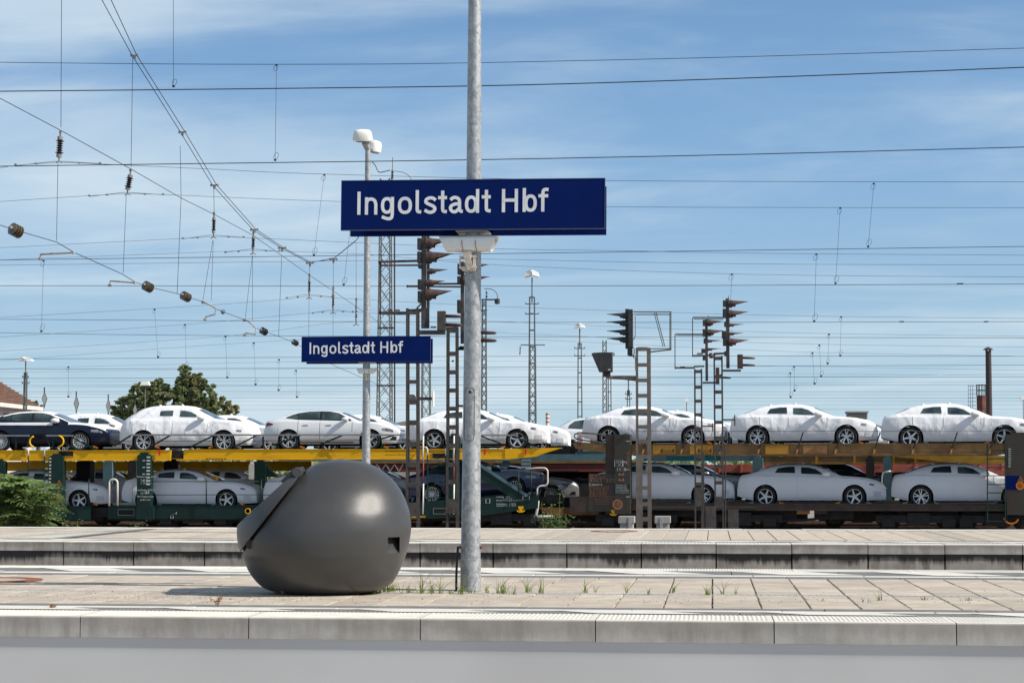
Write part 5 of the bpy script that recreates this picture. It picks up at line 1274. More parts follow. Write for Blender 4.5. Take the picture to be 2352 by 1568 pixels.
# ---- brown wagon
WB = wagon('car_carrier_wagon', FB, 'weathered brown and ochre double deck car carrier wagon with tall marked post')
channel(FB, 1446, 1017, 2310, 1045, 0, .2, th=.02).build('deck_beam', M_OCHRE, WB, local=True)
channel(FB, 1446, 1017, 2310, 1045, 2.75, .2, th=.02).build('deck_beam', M_OCHRE, WB, local=True)
m = MB(); fb(m, FB, 1340, 1022, 2330, 1028, .22, 2.74); m.build('deck_plate', M_UNDER, WB, local=True)
m = MB(); fb(m, FB, 1455, 1041, 2300, 1046.5, -.03, .2); m.build('beam_foot', M_OCHRE, WB, local=True)
for i in range(10):
    x = 1478 + i * 88.5
    if x < 2310:
        m = MB(); fb(m, FB, x - 4, 1019, x + 4, 1044, .0, .03); m.build('beam_rib', M_OCHRE, WB, local=True)
        p = MB(); p.tube([fp(FB, x - 3, 1041, -.06), fp(FB, x, 1031, -.06)], .028, 6); p.build('rail_socket', M_TANP, WB, local=True)
        MB().tube([fp(FB, x, 1031, -.06), fp(FB, x + 13, 992, -.06)], .024, 6).build('rail_post', M_UNDER, WB, local=True)
tube(FB, [(1458, 990, -.06), (2352, 989.5, -.06)], .007, M_WIRE, WB, 'guard_wire')
for (x0, x1, m_) in ((1500, 1551, M_ORANGE), (1585, 1637, M_ORANGE), (1758, 1811, M_ORANGE), (1845, 1899, M_TANP)):
    b = MB(); fb(b, FB, x0, 1022, x1, 1042.5, -.045, .0); pn = b.build('panel', m_, WB, local=True)
    k = MB(); outline(k, FB, x0 + .5, 1022.5, x1 - .5, 1042, -.047, .016); k.build('panel_edge', m_, pn, local=True)
    if x0 < 1700:
        k = MB(); w_ = x1 - x0
        for dx in (.36, .88): fb(k, FB, x0 + w_ * dx, 1030, x0 + w_ * dx + 3, 1039, -.05, -.046)
        for dy in (1033, 1036, 1039): k.bar(fp(FB, x0 + w_ * .36, dy, -.05), fp(FB, x0 + w_ * .93, dy, -.05), .014, .004)
        for dx in (.08, .22, .5, .7): k.bar(fp(FB, x0 + w_ * dx, 1028.5, -.05), fp(FB, x0 + w_ * (dx + .08), 1028.5, -.05), .02, .004)
        k.build('load_table', M_MARKK, pn, local=True)
# operator name panel: pyramid emblem and lettering
k = MB(); outl = [((1856, 1037), (1874, 1024.5)), ((1874, 1024.5), (1896, 1024.5)), ((1862, 1037), (1875, 1027.5)), ((1875, 1027.5), (1882, 1037)), ((1852, 1038), (1896, 1038))]
for a, b in outl: k.bar(fp(FB, *a, -.05), fp(FB, *b, -.05), .025, .004)
k.lathe([(.03, -.002), (.03, .002)], fp(FB, 1870, 1034, -.05), axis='y', n=10); k.build('emblem', M_MARKO, WB, local=True)
s_, z_ = FB.at(1880, 1036, -.05); lettering('operator_lettering', 'ARS', .16, M_MARKO, WB, (s_, -.05, z_), width=.20)
s_, z_ = FB.at(1848, 1042.2, -.05); lettering('operator_lettering', 'ALTMANN', .10, M_MARKO, WB, (s_, -.05, z_ + .005), width=.66)
# rounded deck tongue
m = MB(); q = [(1316, 1020, .0), (1320, 1015), (1345, 1016), (1391, 1019), (1391, 1038), (1345, 1034), (1322, 1030)]
p = [fp(FB, a[0], a[1], .02) for a in q]; m.prism([(v.x, v.z) for v in p], .02, 2.7); m.build('deck_tongue', M_OCHRE, WB, local=True)
tube(FB, [(1390, 998, -.02), (1330, 993, -.02), (1320, 997, -.02), (1319, 1003, -.02), (1325, 1008, -.02), (1390, 1018, -.02)], .022, M_GREEN, WB, 'guard_hoop')
m = MB()
for i in range(9): fb(m, FB, 1325, 996 + i * 3, 1334, 997.5 + i * 3, .0, .5)
m.build('spring_stack', M_REDD, WB, local=True)
# post and data board
m = MB(); fb(m, FB, 1391, 997, 1412, 1180, .05, .5); m.build('post_flank', M_WBROWN, WB, local=True)
m = MB(); fb(m, FB, 1411.5, 997, 1447, 1180, -.1, .35); fb(m, FB, 1432, 995.5, 1440.5, 1003, -.13, .1); pb = m.build('deck_post', M_OLIVE, WB, local=True)
m = MB(); fb(m, FB, 1352, 1087.5, 1411.5, 1174, -.03, .03); m.build('data_board', M_OLIVE, WB, local=True)
m = MB(); fb(m, FB, 1352, 1109.5, 1411, 1110.6, -.034, -.03); fb(m, FB, 1410.5, 1112, 1447, 1133, -.105, -.1); m.build('data_board_field', M_GREEN, WB, local=True)
def mk_(tx, x, y, size, width=None, m_=M_MARKO, n=-.035):
    s_, z_ = FB.at(x, y, n); lettering('marking', tx, size, m_, WB, (s_, n, z_), width=width)
for tx, x, y, sz_, w_ in (('23 RIV', 1354, 1093, .12, .36), ('80 D-ARS', 1354, 1099.5, .12, .54), ('4363  272-4', 1354, 1106.5, .15, 1.02), ('A  B1 B2 C', 1364, 1124.5, .08, .5), ('S     21,0t', 1357, 1131, .08, .5), ('120    00,0t', 1356, 1136, .08, .5), ('Laaers Bauteilgruppe', 1353, 1141, .07, .86), ('Bremse Zugdichte', 1367, 1146, .055, .6), ('Revision unter 120', 1367, 1150, .055, .62), ('Untersuchung am', 1367, 1154, .055, .6), ('Werkstatt', 1367, 1158, .055, .45)):
    mk_(tx, x, y, sz_, w_)
mk_('Laaers', 1353.5, 1114.5, .13, .42, M_MARK)
k = MB(); outline(k, FB, 1354, 1116, 1397, 1121, -.035, .018); outline(k, FB, 1356, 1122, 1393, 1138, -.035, .012); k.bar(fp(FB, 1356, 1128, -.035), fp(FB, 1393, 1128, -.035), .012, .004); k.bar(fp(FB, 1356, 1133, -.035), fp(FB, 1393, 1133, -.035), .012, .004)
for x in (1364, 1371, 1379, 1386): k.bar(fp(FB, x, 1122, -.035), fp(FB, x, 1138, -.035), .012, .004)
k.build('marking_frame', M_MARKO, WB, local=True); mk_('Instandhaltung Coburg 08/21', 1355, 1120, .065, .58, M_MARKO)
N2 = -.107
for tx, x, y, sz_, w_, m_ in (('34.500kg', 1415, 1062.5, .10, .36, M_MARK), ('20 st', 1419, 1069, .09, .2, M_MARK), ('R  25m', 1422, 1079.5, .09, .34, M_MARK), ('ARS Altmann AG', 1414, 1115, .055, .36, M_MARK), ('Industriestraße 7', 1414, 1118.5, .055, .40, M_MARK), ('D-93326 Wolnzach', 1414, 1122, .055, .38, M_MARK), ('Tel. +49 8442 9500-00', 1414, 1125.5, .055, .44, M_MARK), ('Fax +49 8442 9500-99', 1414, 1129, .055, .44, M_MARK), ('E-Mail: wagen@altmann.de', 1414, 1132.3, .045, .46, M_MARK)):
    mk_(tx, x, y, sz_, w_, m_, N2)
k = MB(); outline(k, FB, 1411.8, 1057, 1430.5, 1070.5, N2, .02); k.bar(fp(FB, 1412, 1063.6, N2), fp(FB, 1430, 1063.6, N2), .018, .004); outline(k, FB, 1418, 1074, 1436, 1080.5, N2, .018); fb(k, FB, 1438, 1139.5, 1446, 1141.2, N2, N2 + .004); fb(k, FB, 1438, 1012, 1446, 1013.6, N2, N2 + .004)
k.build('marking_frame', M_MARK, WB, local=True)
k = MB()
for i in range(9): fb(k, FB, 1437 if i % 2 else 1440, 1037 + i * 4, 1446, 1038.2 + i * 4, N2, N2 + .004)
for y0 in (1091, 1104):
    q = [(1420, y0), (1422, y0 - 6), (1424, y0 - 6), (1425, y0 - 2), (1429, y0 - 2.5), (1431, y0 - 6), (1433, y0 - 6), (1434, y0)]; v = [fp(FB, a, b, N2) for a, b in q]; k.face(v)
k.build('symbol_marking', M_MARKO, WB, local=True)
MB().lathe([(.17, 0), (.17, .004), (.13, .004), (.13, 0)], fp(FB, 1418.5, 1158, N2), axis='y', n=22).build('round_badge', M_MARKO, WB, local=True)
MB().lathe([(.125, 0), (.125, .003), (.0001, .003)], fp(FB, 1418.5, 1158, N2 + .001), axis='y', n=22).build('badge_field', M_WBROWN, WB, local=True)
mk_('A', 1415.5, 1161, .16, .13, M_MARKO, N2 - .004)
hook(FB, WB, 1409, 1176, -.05, .7)
# lower deck
channel(FB, 1312, 1157, 2330, 1170.5, .05, .2, th=.018).build('side_sill', M_WBROWN, WB, local=True)
channel(FB, 1312, 1157, 2330, 1170.5, 2.7, .2, th=.018).build('side_sill', M_WBROWN, WB, local=True)
m = MB(); fb(m, FB, 1480, 1161, 1600, 1168, .045, .06); fb(m, FB, 1660, 1161, 1740, 1167, .045, .06); m.build('sill_patch', M_OLIVE, WB, local=True)
m = MB(); fb(m, FB, 1312, 1157.5, 2330, 1161, .26, 2.68); m.build('lower_deck_plate', M_UNDER, WB, local=True)
m = MB(); fb(m, FB, 1309, 1140, 1352, 1176, -.02, .3); m.build('headstock', M_WBROWN, WB, local=True)
m = MB()
for xa, xb, ya, yb in ((1480, 1640, 1170, 1186), (1680, 1830, 1170, 1196), (1870, 1960, 1170, 1192), (2060, 2200, 1170, 1188), (2210, 2330, 1170, 1190)): fb(m, FB, xa, ya, xb, yb, .4, 2.5)
m.build('underframe_and_dark_fill', M_UNDER, WB, local=True)
for x in (1830, 1870): b = MB(); fb(b, FB, x, 1170, x + 30, 1180, .3, .36); b.build('hanging_plate', M_OLIVE if x > 1850 else M_TANP, WB, local=True)
b = MB(); b.tube(catmull([fp(FB, 1690, 1186, .3), fp(FB, 1760, 1196, .3), fp(FB, 1840, 1194, .3), fp(FB, 1900, 1188, .3)]), .05, 6); b.build('truss_rod', M_UNDER, WB, local=True)
for xm in (1460, 1700, 2110, 2290): bogie(FB, WB, xm)
deck_post(FB, WB, 2313, 997, 2375, 1182, -.1, .35, M_OLIVE)
tri_sign(FB, WB, 2344, 1099, 12, -.112); c_ = fp(FB, 2343, 1115, -.112); MB().lathe([(.13, 0), (.13, .004), (.09, .004), (.09, 0)], c_, axis='y', n=18).build('prohibition_ring', M_WARN, WB, local=True)
m = MB(); fb(m, FB, 2308, 1092, 2342, 1124, -.108, -.1); m.build('blue_plate', M_SIGNB, WB, local=True)
k = MB()
for i in range(10): fb(k, FB, 2316, 1030 + i * 4.5, 2322, 1031.5 + i * 4.5, -.108, -.1)
k.build('height_scale', M_MARK, WB, local=True)
ladder(FB, WB, 2268, 2309, 1018, 1198, (1034, 1053, 1073, 1092, 1112, 1131, 1150, 1172, 1197), M_GREEN, -.22, hooks=False)
tube(FB, [(2034, 1084, -.02), (2046, 1081, -.02)] + [], .026, M_HANDW, WB, 'tube_handle')
tube(FB, [(2050, 1082, .3), (2034, 1082, .3), (2028, 1086, .3), (2026, 1096, .3), (2026, 1112, .3), (2031, 1119, .3), (2036, 1121, .3)], .024, M_HANDW, WB, 'tube_handle')
b = MB(); b.tube(arc_px_ := [fp(FB, x, y, -.05) for x, y in arc_px(2323, 1186, 17, 16, 20, 170)], .03, 6); b.build('hose', M_WARN, WB, smooth=True, local=True)

chocks(FB, WB, (1395, 1595, 1740, 1943, 2091, 2302), 1021.5); chocks(FB, WB, (1416, 1616, 1760, 1960, 2115, 2322), 1159.5)
# ---- wagons of the farther trains, seen between the decks
FA2 = Frame(FA.o + FA.n * 4.5, 0); FB2 = Frame(FB.o + FB.n * 4.5, FB.a); FA3 = Frame(FA.o + FA.n * 9.0, 0); FB3 = Frame(FB.o + FB.n * 9.0, FB.a)
W2 = wagon('car_carrier_wagon', FA2, 'yellow decked car carrier wagon on the second track behind the green posts')
channel(FA2, -60, 1037, 715, 1057, 0, .16).build('deck_beam', M_YEL, W2, local=True)
channel(FA2, -60, 1059, 715, 1081, 2.7, .16).build('deck_beam', M_YEL, W2, local=True)
channel(FA2, -60, 1153, 1236, 1172, 0, .16).build('side_sill', M_GREEN, W2, local=True)
m = MB(); fb(m, FA2, -60, 1154, 1236, 1160, .2, 2.7); fb(m, FA2, -60, 1036, 715, 1039, .2, 2.7); m.build('deck_plate', M_UNDER, W2, local=True)
for (xa, xb, ya, yb, m_) in ((236, 258, 1058, 1110, M_TEAL), (178, 211, 1058, 1107, M_UNDER), (292, 313, 1058, 1150, M_UNDER), (571, 584, 1064, 1100, M_HANDW), (584, 610, 1060, 1150, M_GREEN), (800, 812, 1058, 1140, M_TEAL)):
    deck_post(FA2, W2, xa, ya, xb, yb, -.05, .25, m_)
q = [fp(FA2, x, y, 0) for x, y in ((600, 1060), (640, 1095), (600, 1095))]; MB().prism([(v.x, v.z) for v in q], 0, .2).build('gusset', M_GREEN, W2, local=True)
tri_sign(FA2, W2, 468, 1069, 9, 2.69, ring=True); tri_sign(FA2, W2, 505, 1069, 9, 2.69, ring=True)
W3 = wagon('car_carrier_wagon', FA2, 'blue grey decked car carrier wagon with striped posts behind the tapered yellow deck')
channel(FA2, 640, 1035, 1391, 1058.5, 0, .2).build('deck_beam', M_TEAL, W3, local=True)
m = MB(); fb(m, FA2, 730, 1036, 1391, 1039, .2, 2.7); m.build('deck_plate', M_UNDER, W3, local=True)
for (xa, xb) in ((1197, 1218), (1391, 1410)):
    pp = deck_post(FA2, W3, xa, 1053, xb, 1150, -.1, .2, M_TEAL)
    k = MB()
    for i in range(4): fb(k, FA2, xa, 1056 + i * 8, xb, 1057.3 + i * 8, -.104, -.1)
    k.build('stripe', M_MARK, pp, local=True)
m = MB(); m.bar(fp(FA2, 1168, 1058, .1), fp(FA2, 1140, 1090, .1), .28, .1, up=(0, 1, 0)); m.build('brace', M_TEAL, W3, local=True)
m = MB(); fb(m, FA2, 1125, 1080, 1330, 1083, 0, .05); m.build('side_rail', M_UNDER, W3, local=True)
m = MB(); fb(m, FA2, 1236, 1165, 1400, 1182, .2, .4); m.build('side_sill', M_OCHRE, W3, local=True)
m = MB(); fb(m, FA2, 1150, 1142, 1400, 1166, .5, 2.4); fb(m, FA2, 1215, 1180, 1400, 1199, .6, 2.2); m.build('underframe_and_dark_fill', M_UNDER, W3, local=True)  # dark boxes also hide the bright ground, standing in for shade
W4 = wagon('car_carrier_wagon', FB2, 'teal and ochre decked car carrier wagon behind the brown wagon')
channel(FB2, 1478, 1044, 1735, 1058.5, 0, .2).build('deck_beam', M_TEALB, W4, local=True)
m = MB(); fb(m, FB2, 1497, 1044.5, 1530, 1058, -.01, .01); fb(m, FB2, 1655, 1044.5, 1735, 1058, -.01, .01); m.build('beam_patch', M_TEAL, W4, local=True)
channel(FB2, 1735, 1046, 2300, 1066, .3, .2).build('deck_beam', M_OCHRE, W4, local=True)
for x in (1873, 1960, 2050, 2100, 2180): m = MB(); fb(m, FB2, x, 1047, x + 5, 1065, .27, .3); m.build('beam_rib', M_YELD, W4, local=True)
m = MB(); fb(m, FB2, 1478, 1043, 2300, 1046, .5, 2.7); fb(m, FB2, 1400, 1150, 2340, 1156, .2, 2.7); m.build('deck_plate', M_UNDER, W4, local=True)
channel(FB2, 1390, 1150, 2340, 1166, 0, .2).build('side_sill', M_GREENL, W4, local=True)
q = [fp(FB2, x, y, -.02) for x, y in ((2040, 1046), (2310, 1046), (2310, 1064), (2200, 1064))]; MB().prism([(v.x, v.z) for v in q], -.02, .2).build('tapered_deck', M_YELD, W4, local=True)
for (xa, xb, m_) in ((1729, 1752, M_TEAL), (1990, 2008, M_UNDER), (2030, 2048, M_TEAL)): deck_post(FB2, W4, xa, 1050, xb, 1150, -.08, .2, m_)
for Fr_, W_, xr in ((FA2, W2, ((-40, 60), (90, 300), (330, 700))), (FA2, W3, ((720, 1010), (1040, 1225))), (FB2, W4, ((1400, 1640), (1665, 1850), (1880, 2050), (2060, 2340)))):
    for xa, xb in xr:
        m = MB(); fb(m, Fr_, xa, 1160, xb, 1196, .3, 2.4); m.build('underframe_and_dark_fill', M_UNDER, W_, local=True)  # long dark boxes added to blacken the gaps under the farther decks
    for xm in range(int(xr[0][0]) + 60, int(xr[-1][1]), 260): bogie(Fr_, W_, xm)
W5 = tag(empty('freight_wagon', (FB3.o.x, FB3.o.y, 0), rz=FB3.a), 'salmon red freight wagon on the third track between the decks', 'railway wagon', 'freight wagons on the third track')
m = MB(); fb(m, FB3, 1480, 1065, 2420, 1084, 0, 2.6); m.build('body', M_RED, W5, local=True)
m = MB(); fb(m, FB3, 1480, 1084, 2420, 1125, .1, 2.5); m.build('lower_body', M_UNDER, W5, local=True)
m = MB()
for i in range(18): fb(m, FB3, 1500 + i * 50, 1064, 1503 + i * 50, 1085, -.04, 0)
m.build('side_post', M_RED, W5, local=True)
m = MB(); fb(m, FB3, 1860, 1083, 2010, 1096, -.05, .1); fb(m, FB3, 2240, 1080, 2312, 1098, -.05, .1); m.build('solebar', M_RED, W5, local=True)
s_, z_ = FB3.at(1978, 1070, -.01); lettering('marking', '21 80 4287 011-8', .16, M_MARKK, W5, (s_, -.01, z_ - .1), width=1.2)
W6 = tag(empty('freight_wagon', (FA3.o.x, FA3.o.y, 0)), 'dark red freight wagon seen under the blue grey deck', 'railway wagon', 'freight wagons on the third track')
m = MB(); fb(m, FA3, 800, 1064, 1470, 1083, 0, 2.6); m.build('body', M_REDD, W6, local=True)
m = MB(); fb(m, FA3, 800, 1058, 1470, 1064, -.05, 2.6); m.build('top_rail', M_OCHRE, W6, local=True)
m = MB(); fb(m, FA3, 800, 1110, 1470, 1150, .1, 2.5); m.build('lower_body', M_UNDER, W6, local=True)
k = MB()
for x in range(846, 912, 20): k.bar(fp(FA3, x, 1066, -.02), fp(FA3, x + 10, 1082, -.02), .06, .03); k.bar(fp(FA3, x + 20, 1066, -.02), fp(FA3, x + 10, 1082, -.02), .06, .03)
k.build('lattice', M_SHED, W6, local=True)
# ================================================================== SIGNALS ON LADDER MASTS
def c6(x, y): return (1320.7 + .36633 * x, 660.35 + .36633 * y)
def c4(x, y): return (832.6 + .29297 * x, 516.8 + .29297 * y)
def c2(x, y): return (574.2 + .2563 * x, 890.0 + .2563 * y)
def sig_root(name, xm, Y, label, group):
    p = PY(xm, 1300, Y); return empty(name, (p.x, Y, GZ), label, 'railway signal', group)
def pbox(P, m_, name, x0, y0, x1, y1, Y, d0=-.06, d1=.06):
    a = PY(x0, y1, Y); b = PY(x1, y0, Y); mb = MB().box((min(a.x, b.x), Y + d0, min(a.z, b.z)), (max(a.x, b.x), Y + d1, max(a.z, b.z))); return mb.build(name, m_, P)
def pbar(P, m_, name, a, b, wpx, Y, dep=.07, dy=0.0):
    p, q = PY(a[0], a[1], Y), PY(b[0], b[1], Y); p.y += dy; q.y += dy; k = Y / FPX
    return MB().bar(p, q, dep, wpx * k, up=(0, 0, 1) if abs(p.x - q.x) > abs(p.z - q.z) else (1, 0, 0)).build(name, m_, P)
def mast_legs(P, m_, legs, rungs, Y, base=None):
    """each leg a channel section, each rung a flat plate riveted between the legs"""
    k = Y / FPX
    for (xt, yt, xb, w_) in legs:
        a = PY(xt, yt, Y); b = PY(xb, 1300, Y); b = Vector((b.x, Y, GZ + .02)); mb = MB(); ww = w_ * k
        for dy in (-.085, .085): mb.hexa([b + Vector((-ww / 2, dy - .012, 0)), b + Vector((ww / 2, dy - .012, 0)), b + Vector((ww / 2, dy + .012, 0)), b + Vector((-ww / 2, dy + .012, 0)), a + Vector((-ww / 2, dy - .012, 0)), a + Vector((ww / 2, dy - .012, 0)), a + Vector((ww / 2, dy + .012, 0)), a + Vector((-ww / 2, dy + .012, 0))])
        mb.hexa([b + Vector((-ww / 2, -.075, 0)), b + Vector((-ww / 2 + .012, -.075, 0)), b + Vector((-ww / 2 + .012, .075, 0)), b + Vector((-ww / 2, .075, 0)), a + Vector((-ww / 2, -.075, 0)), a + Vector((-ww / 2 + .012, -.075, 0)), a + Vector((-ww / 2 + .012, .075, 0)), a + Vector((-ww / 2, .075, 0))])
        mb.build('mast_leg', m_, P)
    (lx, ly, lxb, lw), (rx, ry, rxb, rw) = legs
    def xat(l, y): return lerp(l[0], l[2], (y - l[1]) / (1300 - l[1]))
    for (y, h) in rungs:
        a, b = PY(xat(legs[0], y) + lw / 2 - 1, y + h / 2, Y), PY(xat(legs[1], y) - rw / 2 + 1, y - h / 2, Y)
        MB().box((a.x, Y - .099, a.z), (b.x, Y - .087, b.z)).build('rung', m_, P)
def hood(P, x, y, L, r, Y, m_, name='lamp_hood', droop=.15):
    c_ = PY(x, y, Y); k = (c_ - _O).dot(_F) / FPX; L *= k; r *= 1.12 * k; sg = 1 if L > 0 else -1; mb = MB(); na, nl = 18, 8; base = 0
    for th in (0.0, .012):
        for i in range(na + 1):
            ph = lerp(-130, 130, i / na); cph = cos(radians(ph)); l_ = abs(L) * (.30 + .70 * max(0.0, cph) ** .62 * (1 - .25 * abs(sin(radians(ph))))) if abs(ph) < 90 else abs(L) * .30
            for j in range(nl + 1):
                u = j / nl * l_; f = u / abs(L); z = (r - th) * cph * (1 - .10 * f) - droop * r * f * 2; yy = (r - th) * sin(radians(ph)) * (1 - .45 * f ** 1.5)
                mb.v.append((c_.x + sg * u, c_.y + yy, c_.z + z))
    S_ = (na + 1) * (nl + 1)
    for o_ in (0, S_):
        for i in range(na):
            for j in range(nl): a = o_ + i * (nl + 1) + j; mb.f.append((a, a + 1, a + nl + 2, a + nl + 1))
    for i in range(na): a = i * (nl + 1) + nl; mb.f.append((a, a + nl + 1, a + nl + 1 + S_, a + S_))
    mb.lathe([(.001, -.02), (r * 1.02, -.02), (r * 1.02, .10 if r > .06 else .04), (r * .86, .10 if r > .06 else .04), (r * .86, .0), (.001, 0)], c_ - Vector((sg * .03, 0, 0)), axis=(Vector((0, 1, 0)), Vector((0, 0, 1)), Vector((sg, 0, 0))), n=18)
    return mb.build(name, m_, P, smooth=True, ang=40)
def prong(P, x0, x1, y, r, Y, m_):
    a = PY(x0, y, Y); b = PY(x1, y + 1.0, Y); k = Y / FPX
    mb = MB(); mb.tube([a, a.lerp(b, .6), b - Vector((r * k, 0, 0)), b], [r * k, r * k, r * k * .8, r * k * .35], 10); return mb.build('lamp_tube', m_, P, smooth=True)
GS = 'railway signals on ladder masts'
# taupe mast with black heads
Y1 = 41.0
S = sig_root('railway_signal', 1477, Y1, 'taupe ladder mast signal with black lamp head and open bracket between two concrete blocks', GS)
mast_legs(S, M_SIGT, [(*c6(388, 378), c6(392, 0)[0], 5.0), (*c6(462, 378), c6(470, 0)[0], 8.5)], [(c6(0, y)[1], h) for y, h in ((387, 9.5), (485, 8), (582, 9), (678, 9), (773, 9), (873, 8.5), (965, 9), (1058, 10), (1156, 9), (1255, 9), (1355, 9), (1450, 10))], Y1)
pbox(S, M_SIGT, 'lower_stiffener', *c6(386, 1045), *c6(424, 1600), Y1, -.12, -.1)
pbox(S, M_SIGD, 'lamp_head', *c6(316, 134), *c6(337, 380), Y1, -.02, .22)
pbox(S, M_SIGD, 'lamp_head', *c6(337, 140), *c6(362, 375), Y1, -.16, .2)
for i, y in enumerate((176, 224, 281, 328)): hood(S, *c6(318, y), -43.5, 6.2, Y1, M_SIGD)
pbox(S, M_SIGD, 'cable_box', *c6(330, 372), *c6(360, 425), Y1, -.1, .1)
cr_ = lambda pts, r, nm, m_, P, Y, dy=-.12: MB().tube([PY(*c6(*p), Y) + Vector((0, dy, 0)) for p in pts], r, 6).build(nm, m_, P, smooth=True)
cr_([(345, 143), (348, 158), (376, 168), (380, 185), (380, 300), (372, 325), (350, 338), (348, 372)], .012, 'conduit', M_CAST, S, Y1)
cr_([(356, 375), (372, 385), (374, 410), (366, 430), (372, 445)], .012, 'cable', M_BLACK, S, Y1)
pbar(S, M_MAST, 'bracket_bar', c6(340, 428), c6(385, 430), 2.0, Y1)
for a, b, w_ in (((368, 152), (600, 153), 2.2), ((376, 168), (597, 168), 2.0), ((601, 150), (601, 388), 2.6), ((594, 160), (594, 380), 1.6), ((497, 160), (552, 370), 2.0), ((508, 158), (563, 368), 2.2), ((474, 403), (604, 388), 3.0), ((474, 384), (600, 382), 2.0)): pbar(S, M_MAST, 'bracket_bar', c6(*a), c6(*b), w_, Y1)
arm = MB(); q = [PY(*c6(*p), Y1) for p in ((180, 554), (300, 552), (384, 553), (384, 586), (300, 576), (205, 572))]; arm.prism([(p.x, p.z) for p in q], Y1 - .05, Y1 + .05); arm.build('arm', M_SIGT, S)
pbox(S, M_SIGD, 'lamp_box', *c6(152, 409), *c6(234, 528), Y1, -.2, .2)
q = [PY(*c6(*p), Y1) for p in ((106, 418), (118, 412), (153, 410), (153, 527))]; MB().prism([(p.x, p.z) for p in q], Y1 - .2, Y1 + .2).build('box_hood', M_SIGD, S)
pbox(S, M_SIGD, 'box_foot', *c6(178, 528), *c6(222, 556), Y1, -.08, .08)
pbox(S, M_MARK, 'maker_plate', *c6(210, 514), *c6(226, 521), Y1, -.204, -.2)
MB().lathe([(.001, -.05), (.04, -.04), (.055, 0), (.04, .04), (.001, .05)], PY(*c6(235, 418), Y1), n=12).build('lamp_cap', M_WHITEPL, S, smooth=True)
pbar(S, M_SIGT, 'cable_tray', c6(381, 440), c6(383, 520), 3.0, Y1, .05, -.13)
# two concrete troughs at its foot
for (xa, xb, lb) in ((277, 374, 'pale concrete block with raised rim just before the taupe mast and olive post'), (503, 598, 'pale concrete block with grooved side just past the taupe mast')):
    a, b = PY(c6(xa, 0)[0], c6(0, 1432)[1], 37.6), PY(c6(xb, 0)[0], c6(0, 1432)[1], 37.6)
    t = empty('concrete_block', ((a.x + b.x) / 2, 37.6, GZ), lb, 'concrete block', 'concrete blocks by the signal')
    m = MB(); m.box((a.x + .03, 37.3, GZ + .012), (b.x - .03, 37.9, a.z - .13)); m.build('body', M_BLOCK, t); m = MB(); m.box((a.x, 37.26, a.z - .13), (b.x, 37.94, a.z)); m.build('rim', M_BLOCK, t)
    m = MB(); xr = b.x - .2 if xa > 400 else a.x + .2; m.box((xr, 37.25, GZ + .014), (xr + .06, 37.3, a.z - .01)); m.build('rib', M_BLOCK, t)
# brown pair in front of the wagons
def brown_signal(name, label, legs, rungs, cf, Y, post, housings, hoods, prongs, bars, plates, feet):
    S = sig_root(name, (legs[0][0] + legs[1][0]) / 2, Y, label, GS)
    mast_legs(S, M_SIGS, legs, rungs, Y)
    x0, y0, x1, y1 = post; pbox(S, M_SIGS, 'head_post', *cf(x0, y0), *cf(x1, y1), Y, -.05, .05)
    for h in housings: pbox(S, M_SIGD, 'lamp_housing', *cf(h[0], h[1]), *cf(h[2], h[3]), Y, -.13, .13)
    for (x, y, L, r) in hoods: hood(S, *cf(x, y), L, r, Y, M_SIGR)
    for (x0, x1, y, r) in prongs: prong(S, cf(x0, 0)[0], cf(x1, 0)[0], cf(0, y)[1], r, Y, M_SIGR)
    for (a, b, w_, m_) in bars: pbar(S, m_, 'bracket_bar', cf(*a), cf(*b), w_, Y)
    for (n_, x0, y0, x1, y1, m_) in plates: pbox(S, m_, n_, *cf(x0, y0), *cf(x1, y1), Y, -.115, -.10 if n_ != 'lamp_box' else .1)
    return S
Y2, Y3 = 54.5, 57.0
r2 = [(c6(0, y)[1], 7.5) for y in (527, 625, 712, 797, 885, 967, 1060, 1145, 1230)] + [(c6(0, 1310)[1], 44)]
brown_signal('railway_signal', 'brown ladder mast signal of the close pair, the lower one, with square wire bracket', [(*c6(751, 510), c6(757, 0)[0], 3.6), (*c6(793, 510), c6(799, 0)[0], 3.6)], r2, c6, Y2,
  (818, 200, 832, 585), [(801, 205, 818, 240), (800, 262, 818, 305), (806, 320, 818, 350), (792, 385, 818, 410), (800, 430, 818, 455)],
  [(838, 222, 32, 6.6), (840, 283, 35, 7.0), (836, 336, 28, 3.4), (836, 388, 28, 3.4)], [(842, 876, 430, 4.5)],
  [((628, 292), (808, 292), 2.2, M_SIGR), ((636, 300), (800, 300), 1.6, M_SIGS), ((627, 294), (627, 510), 2.0, M_SIGS), ((625, 503), (750, 503), 3.4, M_SIGS), ((745, 495), (810, 493), 3.6, M_SIGS), ((800, 596), (900, 596), 4.0, M_SIGS), ((796, 868), (862, 870), 3.0, M_SIGS), ((835, 172), (835, 205), 1.0, M_SIGS)],
  [('lamp_box', 882, 502, 905, 605, M_SIGR), ('number_plate', 860, 850, 867, 900, M_SIGD), ('step', 660, 496, 690, 503, M_SIGR)], None)
pbox(bpy.data.objects[[o.name for o in C.objects if o.name.startswith('railway_signal')][-1]], M_SIGS, 'foot_box', *c6(820, 1372), *c6(882, 1640), Y2, -.1, .2)
r3 = [(c6(0, y)[1], 8) for y in (445, 560, 655, 748, 845, 942, 1020, 1120, 1222)] + [(c6(0, 1345)[1], 26)]
